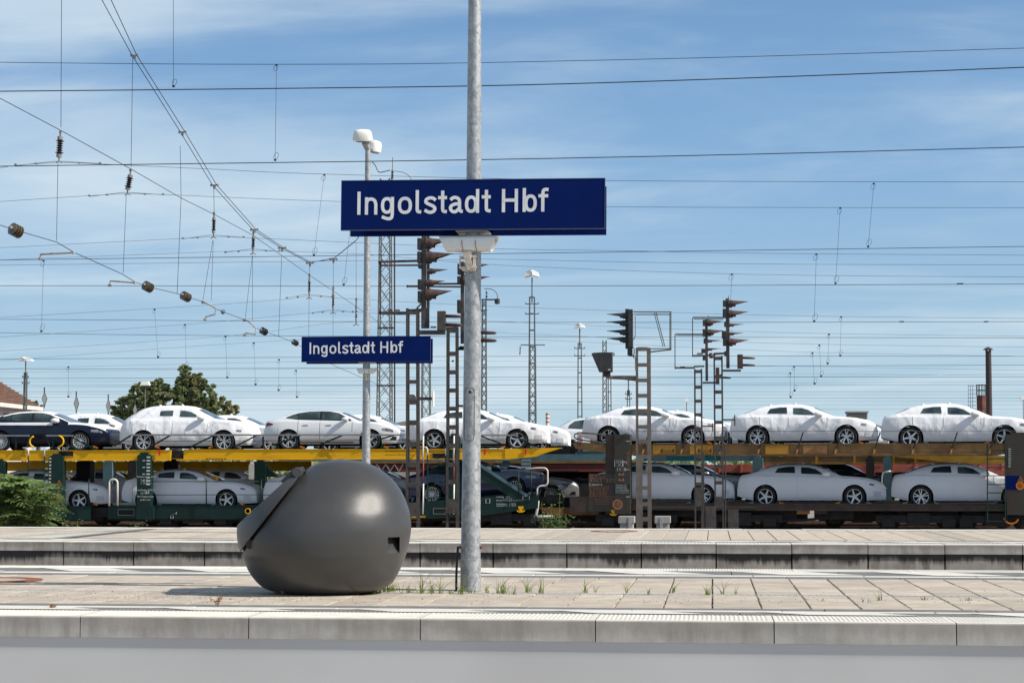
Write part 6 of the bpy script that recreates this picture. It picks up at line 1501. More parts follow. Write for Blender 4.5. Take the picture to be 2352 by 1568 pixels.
S3 = brown_signal('railway_signal', 'brown ladder mast signal of the close pair, the taller one, with five rusty hoods', [(*c6(873, 428), c6(882, 0)[0], 3.8), (*c6(921, 428), c6(932, 0)[0], 3.8)], r3, c6, Y3,
  (948, 68, 966, 505), [(927, 82, 948, 120), (926, 135, 948, 190), (935, 215, 948, 245), (920, 275, 948, 318), (927, 320, 948, 365), (936, 400, 948, 430)],
  [(972, 102, 42, 7.6), (974, 166, 41, 7.8), (970, 236, 31, 3.8), (970, 291, 31, 3.8), (974, 343, 42, 8.0)], [(1050, 1130, 440, 2.6), (1050, 1130, 484, 2.6), (925, 978, 563, 2.4)],
  [((738, 187), (940, 187), 2.4, M_SIGR), ((745, 197), (930, 197), 1.6, M_SIGS), ((737, 190), (737, 432), 2.0, M_SIGS), ((735, 428), (880, 424), 3.8, M_SIGS), ((868, 415), (940, 412), 4.4, M_SIGS), ((926, 520), (1040, 520), 4.4, M_SIGS), ((870, 565), (925, 545), 4.5, M_SIGS), ((928, 828), (1003, 828), 3.4, M_SIGS), ((963, 50), (963, 70), 1.2, M_SIGS)],
  [('lamp_box', 1018, 420, 1052, 508, M_SIGR), ('number_plate', 998, 798, 1005, 866, M_SIGS), ('step', 765, 411, 800, 420, M_SIGR), ('step', 840, 411, 862, 420, M_SIGR)], None)
pbox(S3, M_SIGS, 'foot_box', *c6(960, 1390), *c6(1026, 1640), Y3, -.1, .2)
for (x, yt, yb) in ((806, 1035, 1380), (943, 1010, 1380)): MB().tube([PY(*c6(x, yt), Y3 - .3), PY(*c6(x, yb + 130), Y3 - .3)], .025, 6).build('cable_pipe', M_SIGD, S3)
# brown pair by the near post
Y4, Y5 = 46.0, 48.0
r4 = [(c4(0, 690)[1], 9), (830, 9), (877, 9)] + [(c2(0, y)[1], 11.5) for y in (130, 315, 505, 690, 870)] + [(c2(0, 1090)[1], 32)]
S4 = brown_signal('railway_signal', 'brown ladder mast signal between the two lamp posts with rusty hoods under the big sign', [(*c4(355, 655), c2(1408, 0)[0] + 1, 6.0), (*c4(433, 655), c2(1500, 0)[0] + 2, 6.0)], r4, c4, Y4,
  (462, 85, 500, 810), [(435, 107, 462, 195), (434, 212, 462, 300), (441, 310, 462, 340), (438, 430, 462, 505), (438, 520, 462, 605)],
  [(516, 145, 48, 11.5), (518, 255, 58, 12.5), (526, 363, 42, 6), (518, 455, 38, 7), (516, 545, 56, 12)], [(645, 780, 713, 4.0), (645, 784, 781, 4.6)],
  [((126, 290), (480, 280), 4.2, M_SIGR), ((150, 317), (440, 315), 3.4, M_SIGR), ((126, 290), (152, 317), 3.4, M_SIGR), ((140, 300), (140, 695), 3.2, M_SIGS), ((130, 690), (345, 690), 7.2, M_SIGS), ((345, 675), (462, 668), 7.6, M_SIGS), ((450, 842), (650, 842), 10, M_SIGS), ((515, 70), (515, 650), 6, M_SIGS), ((512, 650), (512, 810), 7, M_SIGD)],
  [('lamp_box', 590, 676, 652, 825, M_SIGS), ('step', 205, 665, 242, 678, M_SIGR), ('step', 262, 665, 298, 678, M_SIGR), ('step', 540, 797, 582, 810, M_SIGR)], None)
pbar(S4, M_SIGS, 'bracket_bar', c2(1490, 98), c2(1640, 98), 7, Y4); pbar(S4, M_HANDW, 'number_plate', c2(1642, 30), c2(1642, 170), 2.4, Y4, .25)
MB().lathe([(.001, -.06), (.09, -.06), (.09, .06), (.001, .06)], PY(*c2(1452, 92), Y4), axis='y', n=16).build('bell', M_CAST, S4, smooth=True, ang=40)
cr4 = MB().tube([PY(*c4(*p), Y4) + Vector((0, -.1, 0)) for p in ((455, 600), (460, 625), (440, 645), (432, 655))], .02, 6).build('cable', M_BLACK, S4, smooth=True)
r5 = [(c4(0, y)[1], 10) for y in (830, 1010, 1155, 1297, 1440)] + [(c2(0, y)[1], 10.5) for y in (355, 520, 690, 845)] + [(c2(0, 1050)[1], 28)]
S5 = brown_signal('railway_signal', 'brown ladder mast signal mostly hidden behind the thick galvanised post', [(*c4(671, 812), c2(1766, 0)[0] + 1, 5.6), (*c4(741, 812), c2(1852, 0)[0] + 2, 5.6)], r5, c4, Y5,
  (770, 288, 797, 930), [(749, 308, 770, 388), (747, 405, 770, 462), (746, 590, 770, 690)],
  [(810, 335, 52, 10), (810, 432, 55, 11), (830, 680, 46, 6)], [(900, 1050, 842, 4.2), (900, 1052, 902, 4.6)],
  [((520, 462), (790, 460), 4.0, M_SIGR), ((525, 482), (770, 484), 3.4, M_SIGS), ((350, 480), (440, 480), 4.4, M_SIGS), ((755, 970), (800, 970), 6.5, M_SIGS), ((350, 470), (350, 490), 2, M_SIGS), ((735, 1415), (800, 1418), 5, M_SIGR), ((658, 812), (752, 812), 7.6, M_SIGS), ((760, 960), (900, 960), 7, M_SIGS)],
  [('lamp_box', 850, 780, 900, 950, M_SIGS), ('rust_patch', 705, 1060, 720, 1075, M_SIGR)], None)
for S_, Yq, xx in ((S4, Y4, (1400, 1512)), (S5, Y5, (1748, 1866))):
    yq = 1165 if S_ is S4 else 1108
    pbox(S_, M_SIGR, 'base_plate', *c2(xx[0], yq), *c2(xx[1], yq + 14), Yq, -.16, .16)

# ================================================================== MASTS AND LAMP TOWERS
def lattice_mast(name, x, yt, ht, hb, Y, m_, label, panels, group, ladder_style=False, cat='mast'):
    a = PY(x, yt, Y); k = Y / FPX; w1, w0 = ht * k, hb * k; H = a.z - GZ
    t = empty(name, (a.x, Y, GZ), label, cat, group)
    def P_(sx, sy, f): w_ = lerp(w0, w1, f); return Vector((a.x + sx * w_, Y + sy * w_, GZ + H * f + .01))
    lt = max(.05, 2.0 * k)
    for sx in (-1, 1):
        for sy in (-1, 1): MB().bar(P_(sx, sy, 0), P_(sx, sy, 1), lt, lt).build('mast_leg', m_, t)
    br = MB(); n = panels; th = max(.025, .9 * k)
    for i in range(n):
        f0, f1 = i / n, (i + 1) / n
        for (A, B) in (((-1, -1), (1, -1)), ((-1, 1), (1, 1)), ((-1, -1), (-1, 1)), ((1, -1), (1, 1))):
            o_ = Vector((0, .02 * A[1], 0))
            if ladder_style: br.bar(P_(*A, f1) + o_, P_(*B, f1) + o_, th, th * 2.4)
            else:
                br.bar(P_(*A, f0) + o_, P_(*B, f1) + o_, th * .6, th); br.bar(P_(*A, f1) - o_ * .5, P_(*B, f0) - o_ * .5, th * .6, th)
    tag(br.build('bracing', m_, t), kind='stuff')
    return t
def cross_arm(P, m_, x0, x1, y, Y, w_=2.2, ends=True):
    pbar(P, m_, 'cross_arm', (x0, y), (x1, y), w_, Y, .1)
    if ends:
        for x in (x0, x1): pbar(P, m_, 'arm_tip', (x, y), (x, y - 4), 1.4, Y, .06)
GM = 'lattice masts of the overhead line'
TA = lattice_mast('lattice_mast', 886, 412, 11, 17.5, 78.0, M_MASTL, 'big pale lattice mast behind the slim lamp post carrying the cross span', 22, GM)
for y, w_ in ((753, 15), (885, 17)): cross_arm(TA, M_SIGD, 886 - w_ - 3, 886 + w_ + 3, y, 77.3, 3.5, False)
MB().tube([PY(906, 430, 77), PY(906.5, 980, 77)], .035, 6).build('down_pipe', M_SIGD, TA)
def insulator(P, a, b, wpx, Y, sheds=6, m_=None, caps=True, name='insulator'):
    A, B = PY(a[0], a[1], Y), PY(b[0], b[1], Y); k = Y / FPX; d = B - A; L = d.length; z = d.normalized(); x_ = z.orthogonal().normalized(); y_ = z.cross(x_); r = wpx * k / 2; pr = []
    c_ = L * .16 if caps else 0
    if caps: pr += [(r * .55, 0), (r * .6, c_ * .1), (r * .6, c_)]
    for i in range(sheds):
        f0 = c_ + (L - 2 * c_) * i / sheds; h = (L - 2 * c_) / sheds; R_ = r if (i in (0, sheds - 1) or not caps) else r * .78
        pr += [(r * .42, f0 + h * .1), (R_, f0 + h * .45), (R_ * .98, f0 + h * .6), (r * .42, f0 + h * .9)]
    if caps: pr += [(r * .6, L - c_), (r * .6, L - c_ * .1), (r * .5, L)]
    o = MB().lathe(pr, A, axis=(x_, y_, z), n=14).build(name, m_ or M_PORC, P, smooth=True, ang=50)
    if caps:
        for f in (0, L - c_): MB().lathe([(r * .63, 0), (r * .63, c_ * 1.02)], A + z * f, axis=(x_, y_, z), n=12).build('end_cap', M_CAST, o, smooth=True, ang=40)
    return o
insulator(TA, (901.5, 390), (900.5, 414), 8, 77.5, 5); MB().tube([PY(901.5, 392, 77.5), PY(901.5, 362, 77.5)], .012, 5).build('spike', M_WIRE, TA)
MB().tube(catmull([PY(x, y, 77.5) for x, y in ((855, 372), (862, 380), (870, 395), (884, 394), (896, 391))]), .02, 5).build('jumper', M_WIRE, TA)
MB().tube(catmull([PY(x, y, 77.5) for x, y in ((905, 393), (925, 396), (940, 405), (946, 416))]), .012, 5).build('jumper', M_WIRE, TA)
TB = lattice_mast('lattice_mast', 979, 800, 8.5, 10.5, 97.0, M_MASTL, 'pale lattice mast behind the brown signal and the farther blue sign', 12, GM)
TC = lattice_mast('lattice_mast', 1112, 688, 4.2, 6.5, 98.0, M_MAST, 'thin lattice mast with switch arm just past the thick post', 24, GM)
cross_arm(TC, M_GREEN, 1106, 1145, 688, 98, 3.0, False); insulator(TC, (1117.5, 668), (1117.5, 686), 6, 98, 4); MB().lathe([(.001, -.16), (.14, -.12), (.14, .12), (.001, .16)], PY(1142, 692, 98), n=10).build('switch_motor', M_SIGD, TC)
MB().tube(catmull([PY(x, y, 98) for x, y in ((1112, 663), (1128, 664), (1140, 672), (1144, 690))]), .018, 5).build('jumper', M_WIRE, TC)
TD = lattice_mast('lattice_mast', 1223.5, 791, 6.2, 8.5, 118.0, M_MAST, 'tall lattice mast with long cross arm standing behind the tallest lamp tower', 18, GM)
cross_arm(TD, M_MAST, 1196, 1252, 792, 117.5, 2.2, False); insulator(TD, (1195, 795), (1194, 815), 4, 117.5, 5)
TF = lattice_mast('lattice_mast', 1388.5, 782, 4.0, 4.6, 120.0, M_MASTL, 'pale lattice mast behind the black signal box', 22, GM)
GLT = 'yard lamp towers'
def lamp_tower(x, y0, y1, lw, ytop, ht, hb, Y, arms, label, panels=9, m_=M_MAST):
    t = lattice_mast('lamp_tower', x, ytop, ht, hb, Y, m_, label, panels, GLT, True, 'lamp tower')
    MB().tube([PY(x, ytop + 12, Y), PY(x, y1, Y)], 1.5 * Y / FPX, 8).build('pole', m_, t)
    k = Y / FPX; c_ = PY(x, (y0 + y1) / 2, Y); mb = MB(); h = (y1 - y0) * k
    for s in (-1, 1):
        mb.hexa([c_ + Vector((s * .04, -.35, -h * .25)), c_ + Vector((s * lw * k * .5, -.3, -h * .5)), c_ + Vector((s * lw * k * .5, .3, -h * .5)), c_ + Vector((s * .04, .35, -h * .25)),
                 c_ + Vector((s * .04, -.3, h * .5)), c_ + Vector((s * lw * k * .44, -.22, h * .15)), c_ + Vector((s * lw * k * .44, .22, h * .15)), c_ + Vector((s * .04, .3, h * .5))])
    mb.build('lamp_head', M_WHITEPL, t)
    for y, w_ in arms: cross_arm(t, m_, x - w_, x + w_, y, Y, 1.8)
    return t
lamp_tower(1222, 620, 637, 33, 683, 5.5, 9, 105, ((698, 15), (721, 15)), 'tallest yard lamp tower with white double lamp beyond the thick post', 13)
lamp_tower(1331.5, 742, 754, 25, 789, 3.6, 6, 140, ((800, 12), (817, 12)), 'mid size yard lamp tower between the tallest tower and the black signal box', 11)
lamp_tower(1443.5, 868, 873, 8, 897, 2.6, 3.2, 230, ((905, 7), (916, 7)), 'small far lamp tower seen beside the taupe mast', 6)
lamp_tower(59, 820, 829, 33, 856, 2.6, 4.0, 105, ((866, 7), (880, 8)), 'yard lamp tower in front of the house with tiled roof', 9)
lattice_mast('lamp_tower', 1400, 868, 3, 3.8, 150, M_MAST, 'plain ladder tower right behind the pale lattice mast', 9, GLT, True, 'lamp tower')
def yard_lamp(x, y0, y1, lw, Y, label):
    b = PY(x, y1, Y); t = empty('yard_lamp', (b.x, Y, GZ), label, 'lamp post', 'slim yard lamps'); k = Y / FPX
    MB().tube([Vector((b.x, Y, GZ)), b], .9 * k, 8).build('pole', M_MASTL, t)
    m = MB(); m.hexa([b + Vector((-lw * k * .5, -.2, -.05)), b + Vector((lw * k * .5, -.2, -.05)), b + Vector((lw * k * .5, .2, -.05)), b + Vector((-lw * k * .5, .2, -.05)), b + Vector((-lw * k * .3, -.12, (y1 - y0) * k)), b + Vector((lw * k * .35, -.12, (y1 - y0) * k)), b + Vector((lw * k * .35, .12, (y1 - y0) * k)), b + Vector((-lw * k * .3, .12, (y1 - y0) * k))])
    m.build('lamp_head', M_WHITEPL, t)
yard_lamp(334, 875, 883, 22, 108, 'slim yard lamp standing before the big oak tree')
yard_lamp(1577, 914, 922, 10, 150, 'slim yard lamp rising behind the wrapped coupe')
yard_lamp(2350, 912, 916, 14, 150, 'yard lamp cut by the picture edge beyond the stack')
# diamond plates hanging in the span
for x, y0, y1, hw in ((101.8, 899, 933, 6.2), (175, 908, 946, 6.0), (248.5, 915, 951, 5.6), (310, 926, 958, 5.2)):
    Yd = 84.0; q = [PY(x, y0, Yd), PY(x + hw, (y0 + y1) / 2 - 1, Yd), PY(x, y1, Yd), PY(x - hw, (y0 + y1) / 2 - 1, Yd)]
    t = empty('diamond_board', (q[2].x, Yd, q[2].z), {101.8: 'pale diamond board hanging beside the lamp tower near the house', 175: 'pale diamond board hanging over the navy car bonnet', 248.5: 'pale diamond board hanging just before the oak tree', 310: 'pale diamond board almost touching the tall wrapped estate roof'}[x], 'signal board', 'diamond boards on the overhead span')
    c_ = (q[0] + q[2]) / 2
    MB().prism([(p.x, p.z) for p in q], Yd, Yd + .05).build('frame', M_SIGD, t)
    MB().prism([((c_ + (p - c_) * .84).x, (c_ + (p - c_) * .84).z) for p in q], Yd - .01, Yd).build('face', mat('board_pale', (.50, .50, .43), rough=.6), t)
    MB().tube([PY(x, y1 + 2, Yd + .03), PY(x, y0 - 10, Yd + .03)], .03, 5).build('rod', M_SIGD, t)

# ================================================================== OVERHEAD LINES
def wire_pts(pts, Y, ext=30.0):
    p = [PY(x, y, Y) for x, y in pts]
    a = p[0] + (p[0] - p[1]).normalized() * ext; b = p[-1] + (p[-1] - p[-2]).normalized() * ext
    a.z = p[0].z; b.z = p[-1].z
    return [a] + (catmull(p, 5) if len(p) > 2 else p) + [b]
def loop_ring(c_, r, th, tilt=0.6):
    pts = []
    for i in range(11): a = -pi / 2 + 2 * pi * i / 10; pts.append(c_ + Vector((r * .62 * cos(a) + r * .5 * (sin(a) + 1) * .5, 0, r * (sin(a) + 1))))
    return pts
def dropper(P, a, b, Y, sc=1.0):
    A, B = PY(a[0], a[1], Y), PY(b[0], b[1], Y); k = Y / FPX * sc
    mb = MB(); q_ = .36 if Y < 60 else .26; d = MB().tube([A, B], max(.003, q_ * k), 5).build('dropper', M_WIRE, P)
    m = MB(); m.tube(loop_ring(B + Vector((0, 0, 2 * k)), (8.5 if Y < 60 else 6) * k, 1), max(.003, q_ * k), 4); up = loop_ring(A, (7.5 if Y < 60 else 5) * k, 1); m.tube([A - (p - A) for p in up], max(.003, q_ * k), 4)
    m.box((B.x - 2.2 * k, Y - .02, B.z - .5 * k), (B.x + 2.2 * k, Y + .02, B.z + 3.5 * k)); m.box((A.x - 2 * k, Y - .02, A.z - 2.5 * k), (A.x + 2 * k, Y + .02, A.z + .8 * k))
    m.build('loop', M_WIRE, d)
def catenary(Y, label, contact=None, mess=None, drops=(), rc=.0065, rm=.0045, extra=(), cl=()):
    t = empty('overhead_line', (0, Y, PY(1176, (contact or mess)[0][1], Y).z), label, 'overhead line', 'overhead lines across the sky')
    if contact: MB().tube(wire_pts(contact, Y), rc, 6).build('contact_wire', M_WIRE, t)
    if mess: MB().tube(wire_pts(mess, Y), rm, 5).build('messenger_wire', M_WIRE, t)
    for e in extra: MB().tube(wire_pts(e, Y), rm, 5).build('feeder_wire', M_WIRE, t)
    for a, b in drops: dropper(t, a, b, Y)
    for x, y, w_ in cl: c_ = PY(x, y, Y); k = Y / FPX; MB().box((c_.x - w_ * k, Y - .03, c_.z - .8 * k), (c_.x + w_ * k, Y + .03, c_.z + 1.6 * k)).build('splice', M_SIGD, t)
    return t
K1 = catenary(21.6, 'thick dark contact wire high across the sky, its messenger above the picture', [(0, 210), (600, 204), (1176, 196), (1760, 178), (2352, 155)], [(0, -60), (1176, -70), (2352, -110)], [((398, -62), (398.5, 200))])
K2 = catenary(25.4, 'overhead line whose contact wire passes just above the big sign', [(0, 382), (600, 374), (1100, 367), (1700, 355), (2352, 338)], [(0, 143.5), (400, 147.5), (760, 148), (1070, 145), (1700, 131), (2352, 111)], [((635, 149), (632, 369))])
K3 = catenary(38.2, 'overhead line with contact wire touching the hood below the big sign', [(0, 597), (1176, 582), (2352, 566)], [(0, 386), (40, 380), (133, 374), (235, 377), (492, 389), (745, 400), (1400, 415), (2352, 418)], [((745, 401), (721, 587)), ((2007, 421), (1994, 568))])
K4 = catenary(42.5, 'overhead line with contact wire level with the lower rusty hoods', [(0, 656), (1176, 657), (2352, 652)], [(0, 463), (200, 450), (290, 445.5), (375, 447), (783, 463), (1390, 475), (2352, 477)], [((806, 510), (789.5, 655)), ((1930, 477), (1919, 652))], cl=((2205, 652, 7),))
K5 = catenary(50.8, 'overhead line passing above the black signal box', [(0, 733), (1176, 740), (2352, 738.5)], [(0, 569), (423, 547.5), (490, 543.5), (565, 546), (1140, 571), (1380, 575), (1778, 582), (2352, 586)], [((1875, 583), (1870, 739)), ((100, 598), (95, 762))], cl=((2071, 739, 5), (2265, 739, 5)), extra=([(1120, 595), (1722, 606), (2352, 608)],))
K6 = catenary(55.2, 'overhead line at the height of the farther blue sign top', [(0, 764), (600, 771), (2352, 776)], [(0, 597), (515, 577.5), (580, 575.5), (640, 577), (850, 585), (1150, 609), (1722, 630), (2352, 636)], [((1681, 629), (1674, 776))])
K7 = catenary(63.9, 'overhead line directly above the front wagons', [(0, 824.5), (1176, 818), (2352, 818)], [(0, 729), (380, 707), (640, 689), (711, 680), (790, 685), (1150, 704), (1778, 724), (2352, 731)], [((355, 710), (363, 821)), ((1932, 727), (1930, 818))], rc=.0075)
K8 = catenary(68.4, 'overhead line directly above the farther wagons', [(0, 848), (1176, 843), (2352, 838)], [(0, 774), (425, 745), (700, 720), (765, 715), (840, 718), (1150, 738), (1778, 763), (2352, 772)], [((425, 745), (428, 844)), ((1904, 767), (1901, 836))], rc=.0075)
K9 = catenary(72.9, 'overhead line above the third track just over the car roofs and yard', [(0, 869), (1176, 866), (2352, 865.5)], [(0, 806), (518, 772), (830, 738), (1150, 764), (1778, 788), (2352, 797)], [((518, 772), (522, 868)), ((1882, 792), (1886, 865))], rc=.0075)
K10 = catenary(80.0, 'fine overhead line low in the sky above the wrapped cars', [(0, 885), (1176, 884), (2352, 883)], [(0, 828), (583, 786), (1000, 772), (1778, 806), (2352, 818)], [((583, 787), (587, 884)), ((1866, 810), (1871, 882))], rc=.0065)
K11 = catenary(92.0, 'very fine overhead line low over the horizon with short droppers', [(0, 899), (1176, 899), (2352, 899)], [(0, 846), (900, 828), (1778, 840), (2352, 850)], [((641, 825), (640, 897)), ((1824, 841), (1825, 898))], rc=.007)
K12 = catenary(105.0, 'faintest overhead lines just above the car roofs', [(0, 912), (1176, 914), (2352, 914)], [(0, 855), (900, 846), (1778, 857), (2352, 862)], [((157, 842), (157, 912)), ((680, 850), (682, 913)), ((1815, 856), (1816, 913))], rc=.007, extra=([(0, 905), (2352, 906)], [(0, 922), (2352, 921)], [(0, 931), (2352, 929)], [(0, 876), (1176, 872), (2352, 858)], [(0, 890), (2352, 876)], [(0, 941), (2352, 939)]))
# cross span from mast to mast: two hanging ropes, an upper and a lower guide rope, all at right angles to the tracks
XS_ = empty('cross_span', (PY(886, 600, 78).x, 78, PY(886, 600, 78).z), 'wire cross span with brown insulators running away across the tracks', 'overhead span')
def xspan(pts, r, name, m_=M_WIRE): return MB().tube([PY(x, y, Y) for x, y, Y in pts], r, 6).build(name, m_, XS_)
up1 = [(150, -190, 37.0), (234, 0, 39.6), (303, 127, 42.3), (414, 303, 47.0), (488, 425, 50.8), (580, 527, 55.2), (645, 569, 59), (709, 603, 63.9), (764, 596, 68.4), (818, 553, 73), (886, 420, 78)]
up2 = [(175, -180, 37.0), (255, 0, 39.9), (314, 127, 42.7), (424, 302, 47.5), (497, 424, 51.2), (588, 527, 55.6), (651, 569, 59.4), (715, 603, 64.3), (768, 592, 68.6), (822, 548, 73), (886, 426, 77.9)]
xspan(up1, .010, 'hanging_rope'); xspan(up2, .010, 'hanging_rope')
xspan([(-120, 165, 36.5), (0, 226, 38), (140, 300, 39.5), (300, 388, 42.4), (416, 455, 47.2), (493, 493, 50.8), (580, 540, 55.2), (646, 586, 59.2), (711, 632, 63.9), (765, 668, 68.4), (818, 704, 73), (873, 742, 78)], .008, 'guide_rope')
lowr = [(-120, 480, 36.0), (0, 517, 36.8), (37, 529, 37.2), (130, 556, 38.2), (171, 580, 39.0), (280, 629, 42.5), (311, 648, 43.5), (342, 659, 44.4), (406, 674, 47.2), (427, 681, 48), (470, 694, 50.8), (495, 709, 51.6), (523, 720, 52.6), (567, 736, 55.2), (588, 753, 56), (606, 761, 57), (639, 772, 59.2), (676, 787, 62), (711, 806, 63.9), (765, 838, 68.4), (873, 885, 78)]
xspan(lowr, .008, 'guide_rope')
def hanger(a, b, Y, r=.007): MB().tube([PY(*a, Y), PY(*b, Y)], r, 5).build('hanger', M_WIRE, XS_)
hanger((142, -130), (140, 292), 38.2); hanger((305, 130), (301, 384), 42.5); hanger((414, 335), (416, 455), 47.2); hanger((416, 455), (407, 674), 47.2); hanger((491, 428), (492, 487), 50.8); hanger((583, 528), (583, 545), 55.2); hanger((647, 590), (640, 772), 59.2); hanger((711, 605), (711, 640), 63.9); hanger((765.5, 598), (765.5, 672), 68.4); hanger((818, 556), (818, 700), 73)
hanger((133, 376), (130, 553), 38.2, .006); hanger((290, 448), (283, 627), 42.5, .006); hanger((489, 552), (466, 690), 50.8, .006); hanger((490, 552), (485, 690), 50.8, .006); hanger((580, 585), (563, 735), 55.2, .006); hanger((580, 585), (580, 736), 55.2, .006); hanger((710, 684), (709, 802), 63.9, .006); hanger((765, 718), (765, 836), 68.4, .006)
for a, b, w_, Y, n in (((138.5, 314), (135.5, 361), 21, 38.2, 6), ((299.5, 402), (293, 436), 19.5, 42.5, 5), ((491.5, 500), (490.5, 535), 12.5, 50.8, 7), ((582, 544), (581, 572), 11, 55.2, 6), ((710.5, 642), (710.2, 674), 8.5, 63.9, 6), ((765.4, 672), (765, 708), 8, 68.4, 7), ((818.3, 698), (818, 735), 7, 73, 7)):
    insulator(XS_, a, b, w_, Y, n)
    k = Y / FPX; A, B = PY(*a, Y), PY(*b, Y)
    m = MB(); m.bar(A + Vector((0, 0, 14 * k)), A, 3.2 * k, 3.2 * k); m.box((A.x - 2.4 * k, Y - .03, A.z + 9 * k), (A.x + 2.4 * k, Y + .03, A.z + 13 * k)); m.bar(B, B - Vector((0, 0, 10 * k)), 2.6 * k, 2.6 * k); m.bar(B + Vector((-7 * k, 0, -13 * k)), B + Vector((0, 0, -9.5 * k)), 1.8 * k, 1.8 * k); m.bar(B + Vector((7 * k, 0, -13 * k)), B + Vector((0, 0, -9.5 * k)), 1.8 * k, 1.8 * k)
    m.build('clevis', M_CAST, XS_)
# paired clamps on the hanging ropes
for x, y, Y in ((309, 127, 42.5), (492.5, 425, 51), (584, 527, 55.4), (712, 603, 64), (766, 595, 68.5), (419, 303, 47.2), (648, 569, 59.2)):
    k = Y / FPX; c_ = PY(x, y, Y); m = MB(); m.box((c_.x - 8 * k, Y - .03, c_.z - 2 * k), (c_.x + 8 * k, Y + .03, c_.z + .8 * k))
    for s in (-1, 1): m.box((c_.x + s * 8 * k - 1.6 * k, Y - .035, c_.z - 3 * k), (c_.x + s * 8 * k + 1.6 * k, Y + .035, c_.z + 2 * k))
    m.box((c_.x - 2.2 * k, Y - .03, c_.z - 9 * k), (c_.x + 2.2 * k, Y + .03, c_.z - 2 * k)); m.build('rope_clamp', M_CAST, XS_)
# bridles either side of every messenger yoke
for xc, yc, Y, w_ in ((133, 374, 38.2, 97), (290, 445.5, 42.5, 85), (490, 543.5, 50.8, 70), (580, 575.5, 55.2, 62), (711, 680, 63.9, 52), (765, 715, 68.4, 46)):
    k = Y / FPX; MB().tube([PY(xc - w_, yc + 7 * w_ / 97, Y) + Vector((0, 0, 0)), PY(xc - 10, yc - 3, Y), PY(xc + 10, yc - 3, Y), PY(xc + w_, yc + 2, Y)], .0055, 5).build('bridle', M_WIRE, XS_)
    for f in (-1, -.52, .5, 1): c_ = PY(xc + f * w_, yc + (4 if f < 0 else 1) * abs(f), Y); MB().box((c_.x - 2.4 * k, Y - .03, c_.z - 1.4 * k), (c_.x + 2.4 * k, Y + .03, c_.z + 1.8 * k)).build('bridle_clamp', M_CAST, XS_)
# disc insulators strung in the lower guide rope
def disc_stack(x, y, r, L, Y, n, m_, ang=.35):
    c_ = PY(x, y, Y); k = Y / FPX; ax = Vector((.45, .8, -.28)).normalized(); u = ax.orthogonal().normalized(); v = ax.cross(u); pr = []
    Lm = L * k / .5; st = Lm / n
    for i in range(n):
        z0 = -Lm / 2 + i * st; pr += [(r * k * .35, z0), (r * k, z0 + st * .35), (r * k * .95, z0 + st * .6), (r * k * .35, z0 + st * .8)]
    o = MB().lathe(pr, c_, axis=(u, v, ax), n=26).build('disc_insulator', m_, XS_, smooth=True, ang=40)
    MB().lathe([(.001, -Lm * .72), (r * k * .3, -Lm * .70), (r * k * .38, -Lm * .5)], c_, axis=(u, v, ax), n=12).build('end_cap', M_CAST, o, smooth=True)
disc_stack(37, 530, 15.5, 15, 37.2, 4, M_GLASSI); disc_stack(340, 659, 11.8, 12, 44.4, 4, M_GLASSI); disc_stack(427, 681.5, 10.8, 12, 48, 4, M_GLASSI); disc_stack(513, 716, 6.2, 6, 52.2, 1, mat('insulator_blue', (.16, .20, .34), rough=.2, coat=.5)); disc_stack(606, 761, 8.4, 9, 57, 3, M_GLASSD); disc_stack(678, 787, 6.8, 8, 62, 3, M_GLASSD)
# steady arms pulling the contact wires into line
def steady(pts, Y, r=.022):
    P = [PY(x, y, Y) for x, y in pts]; m = MB(); m.tube(P, r, 8); k = Y / FPX
    for p in (P[0], P[-1]): m.box((p.x - 3 * k, p.y - .05, p.z - 3 * k), (p.x + 3 * k, p.y + .05, p.z + 2.5 * k))
    m.build('steady_arm', mat('arm_cream', (.42, .38, .34), (.3, .26, .22), 20, .5), XS_, smooth=True, ang=40)
steady([(92, 594), (93, 584), (168, 580)], 38.4); steady([(252, 655), (253, 645), (309, 649)], 42.6, .02); steady([(471, 734), (473, 727), (494, 722), (496, 708), (476, 697), (466, 694)], 50.9, .022); steady([(562, 769), (565, 764), (587, 768), (588, 754), (572, 738), (561, 735)], 55.3, .022)

# ================================================================== VEGETATION
random.seed(8)
def frond_mesh(L, n, seed):
    rnd = random.Random(seed); mb = MB(); prev = None
    for i in range(n):
        t = (i + 1) / n; p = Vector((L * t, 0, L * .30 * t - L * .62 * t * t)); lw = L * .165 * sin(pi * min(1, .18 + t * .80)) + .02
        for s in (-1, 1):
            d = Vector((.42, s * 1.0, -.32 + rnd.uniform(-.2, .2))).normalized(); q = p + d * lw * 1.35; w_ = Vector((1, -s * .25, 0)).normalized() * lw * .33; m_ = p + d * lw * .65 + Vector((0, 0, .012))
            mb.face([p, m_ + w_, q, m_ - w_])
    mb.tube([(0, 0, 0), (L * .5, 0, L * .15 - L * .155), (L, 0, -L * .32)], [.008, .005, .002], 4)
    return mb.mesh('frond', M_LEAFA)
FR = [frond_mesh(L, n, i) for i, (L, n) in enumerate(((.74, 11), (.64, 10), (.84, 12), (.54, 9)))]
bp_ = PY(44, 1300, 38.0); BU = empty('ailanthus_bush', (bp_.x, 38.0, GZ), 'dense green bush with long feathered leaves at the end of the green wagon', 'bush')
kb2 = 38.0 / FPX
stm = MB()
for i in range(26):
    x = random.uniform(-40, 118); tip = PY(x, 1180, 38 + random.uniform(-.5, .5)); top = max(0, 1 - ((x - 44) / 82) ** 2) ** .5
    tz = PY(44, lerp(1190, 1098, top * random.uniform(.5, 1)), 38).z
    stm.tube([Vector((bp_.x + (tip.x - bp_.x) * .7, tip.y, GZ)), Vector((tip.x, tip.y, tz))], [.018, .008], 5)
stm.build('stem', M_BARK, BU)
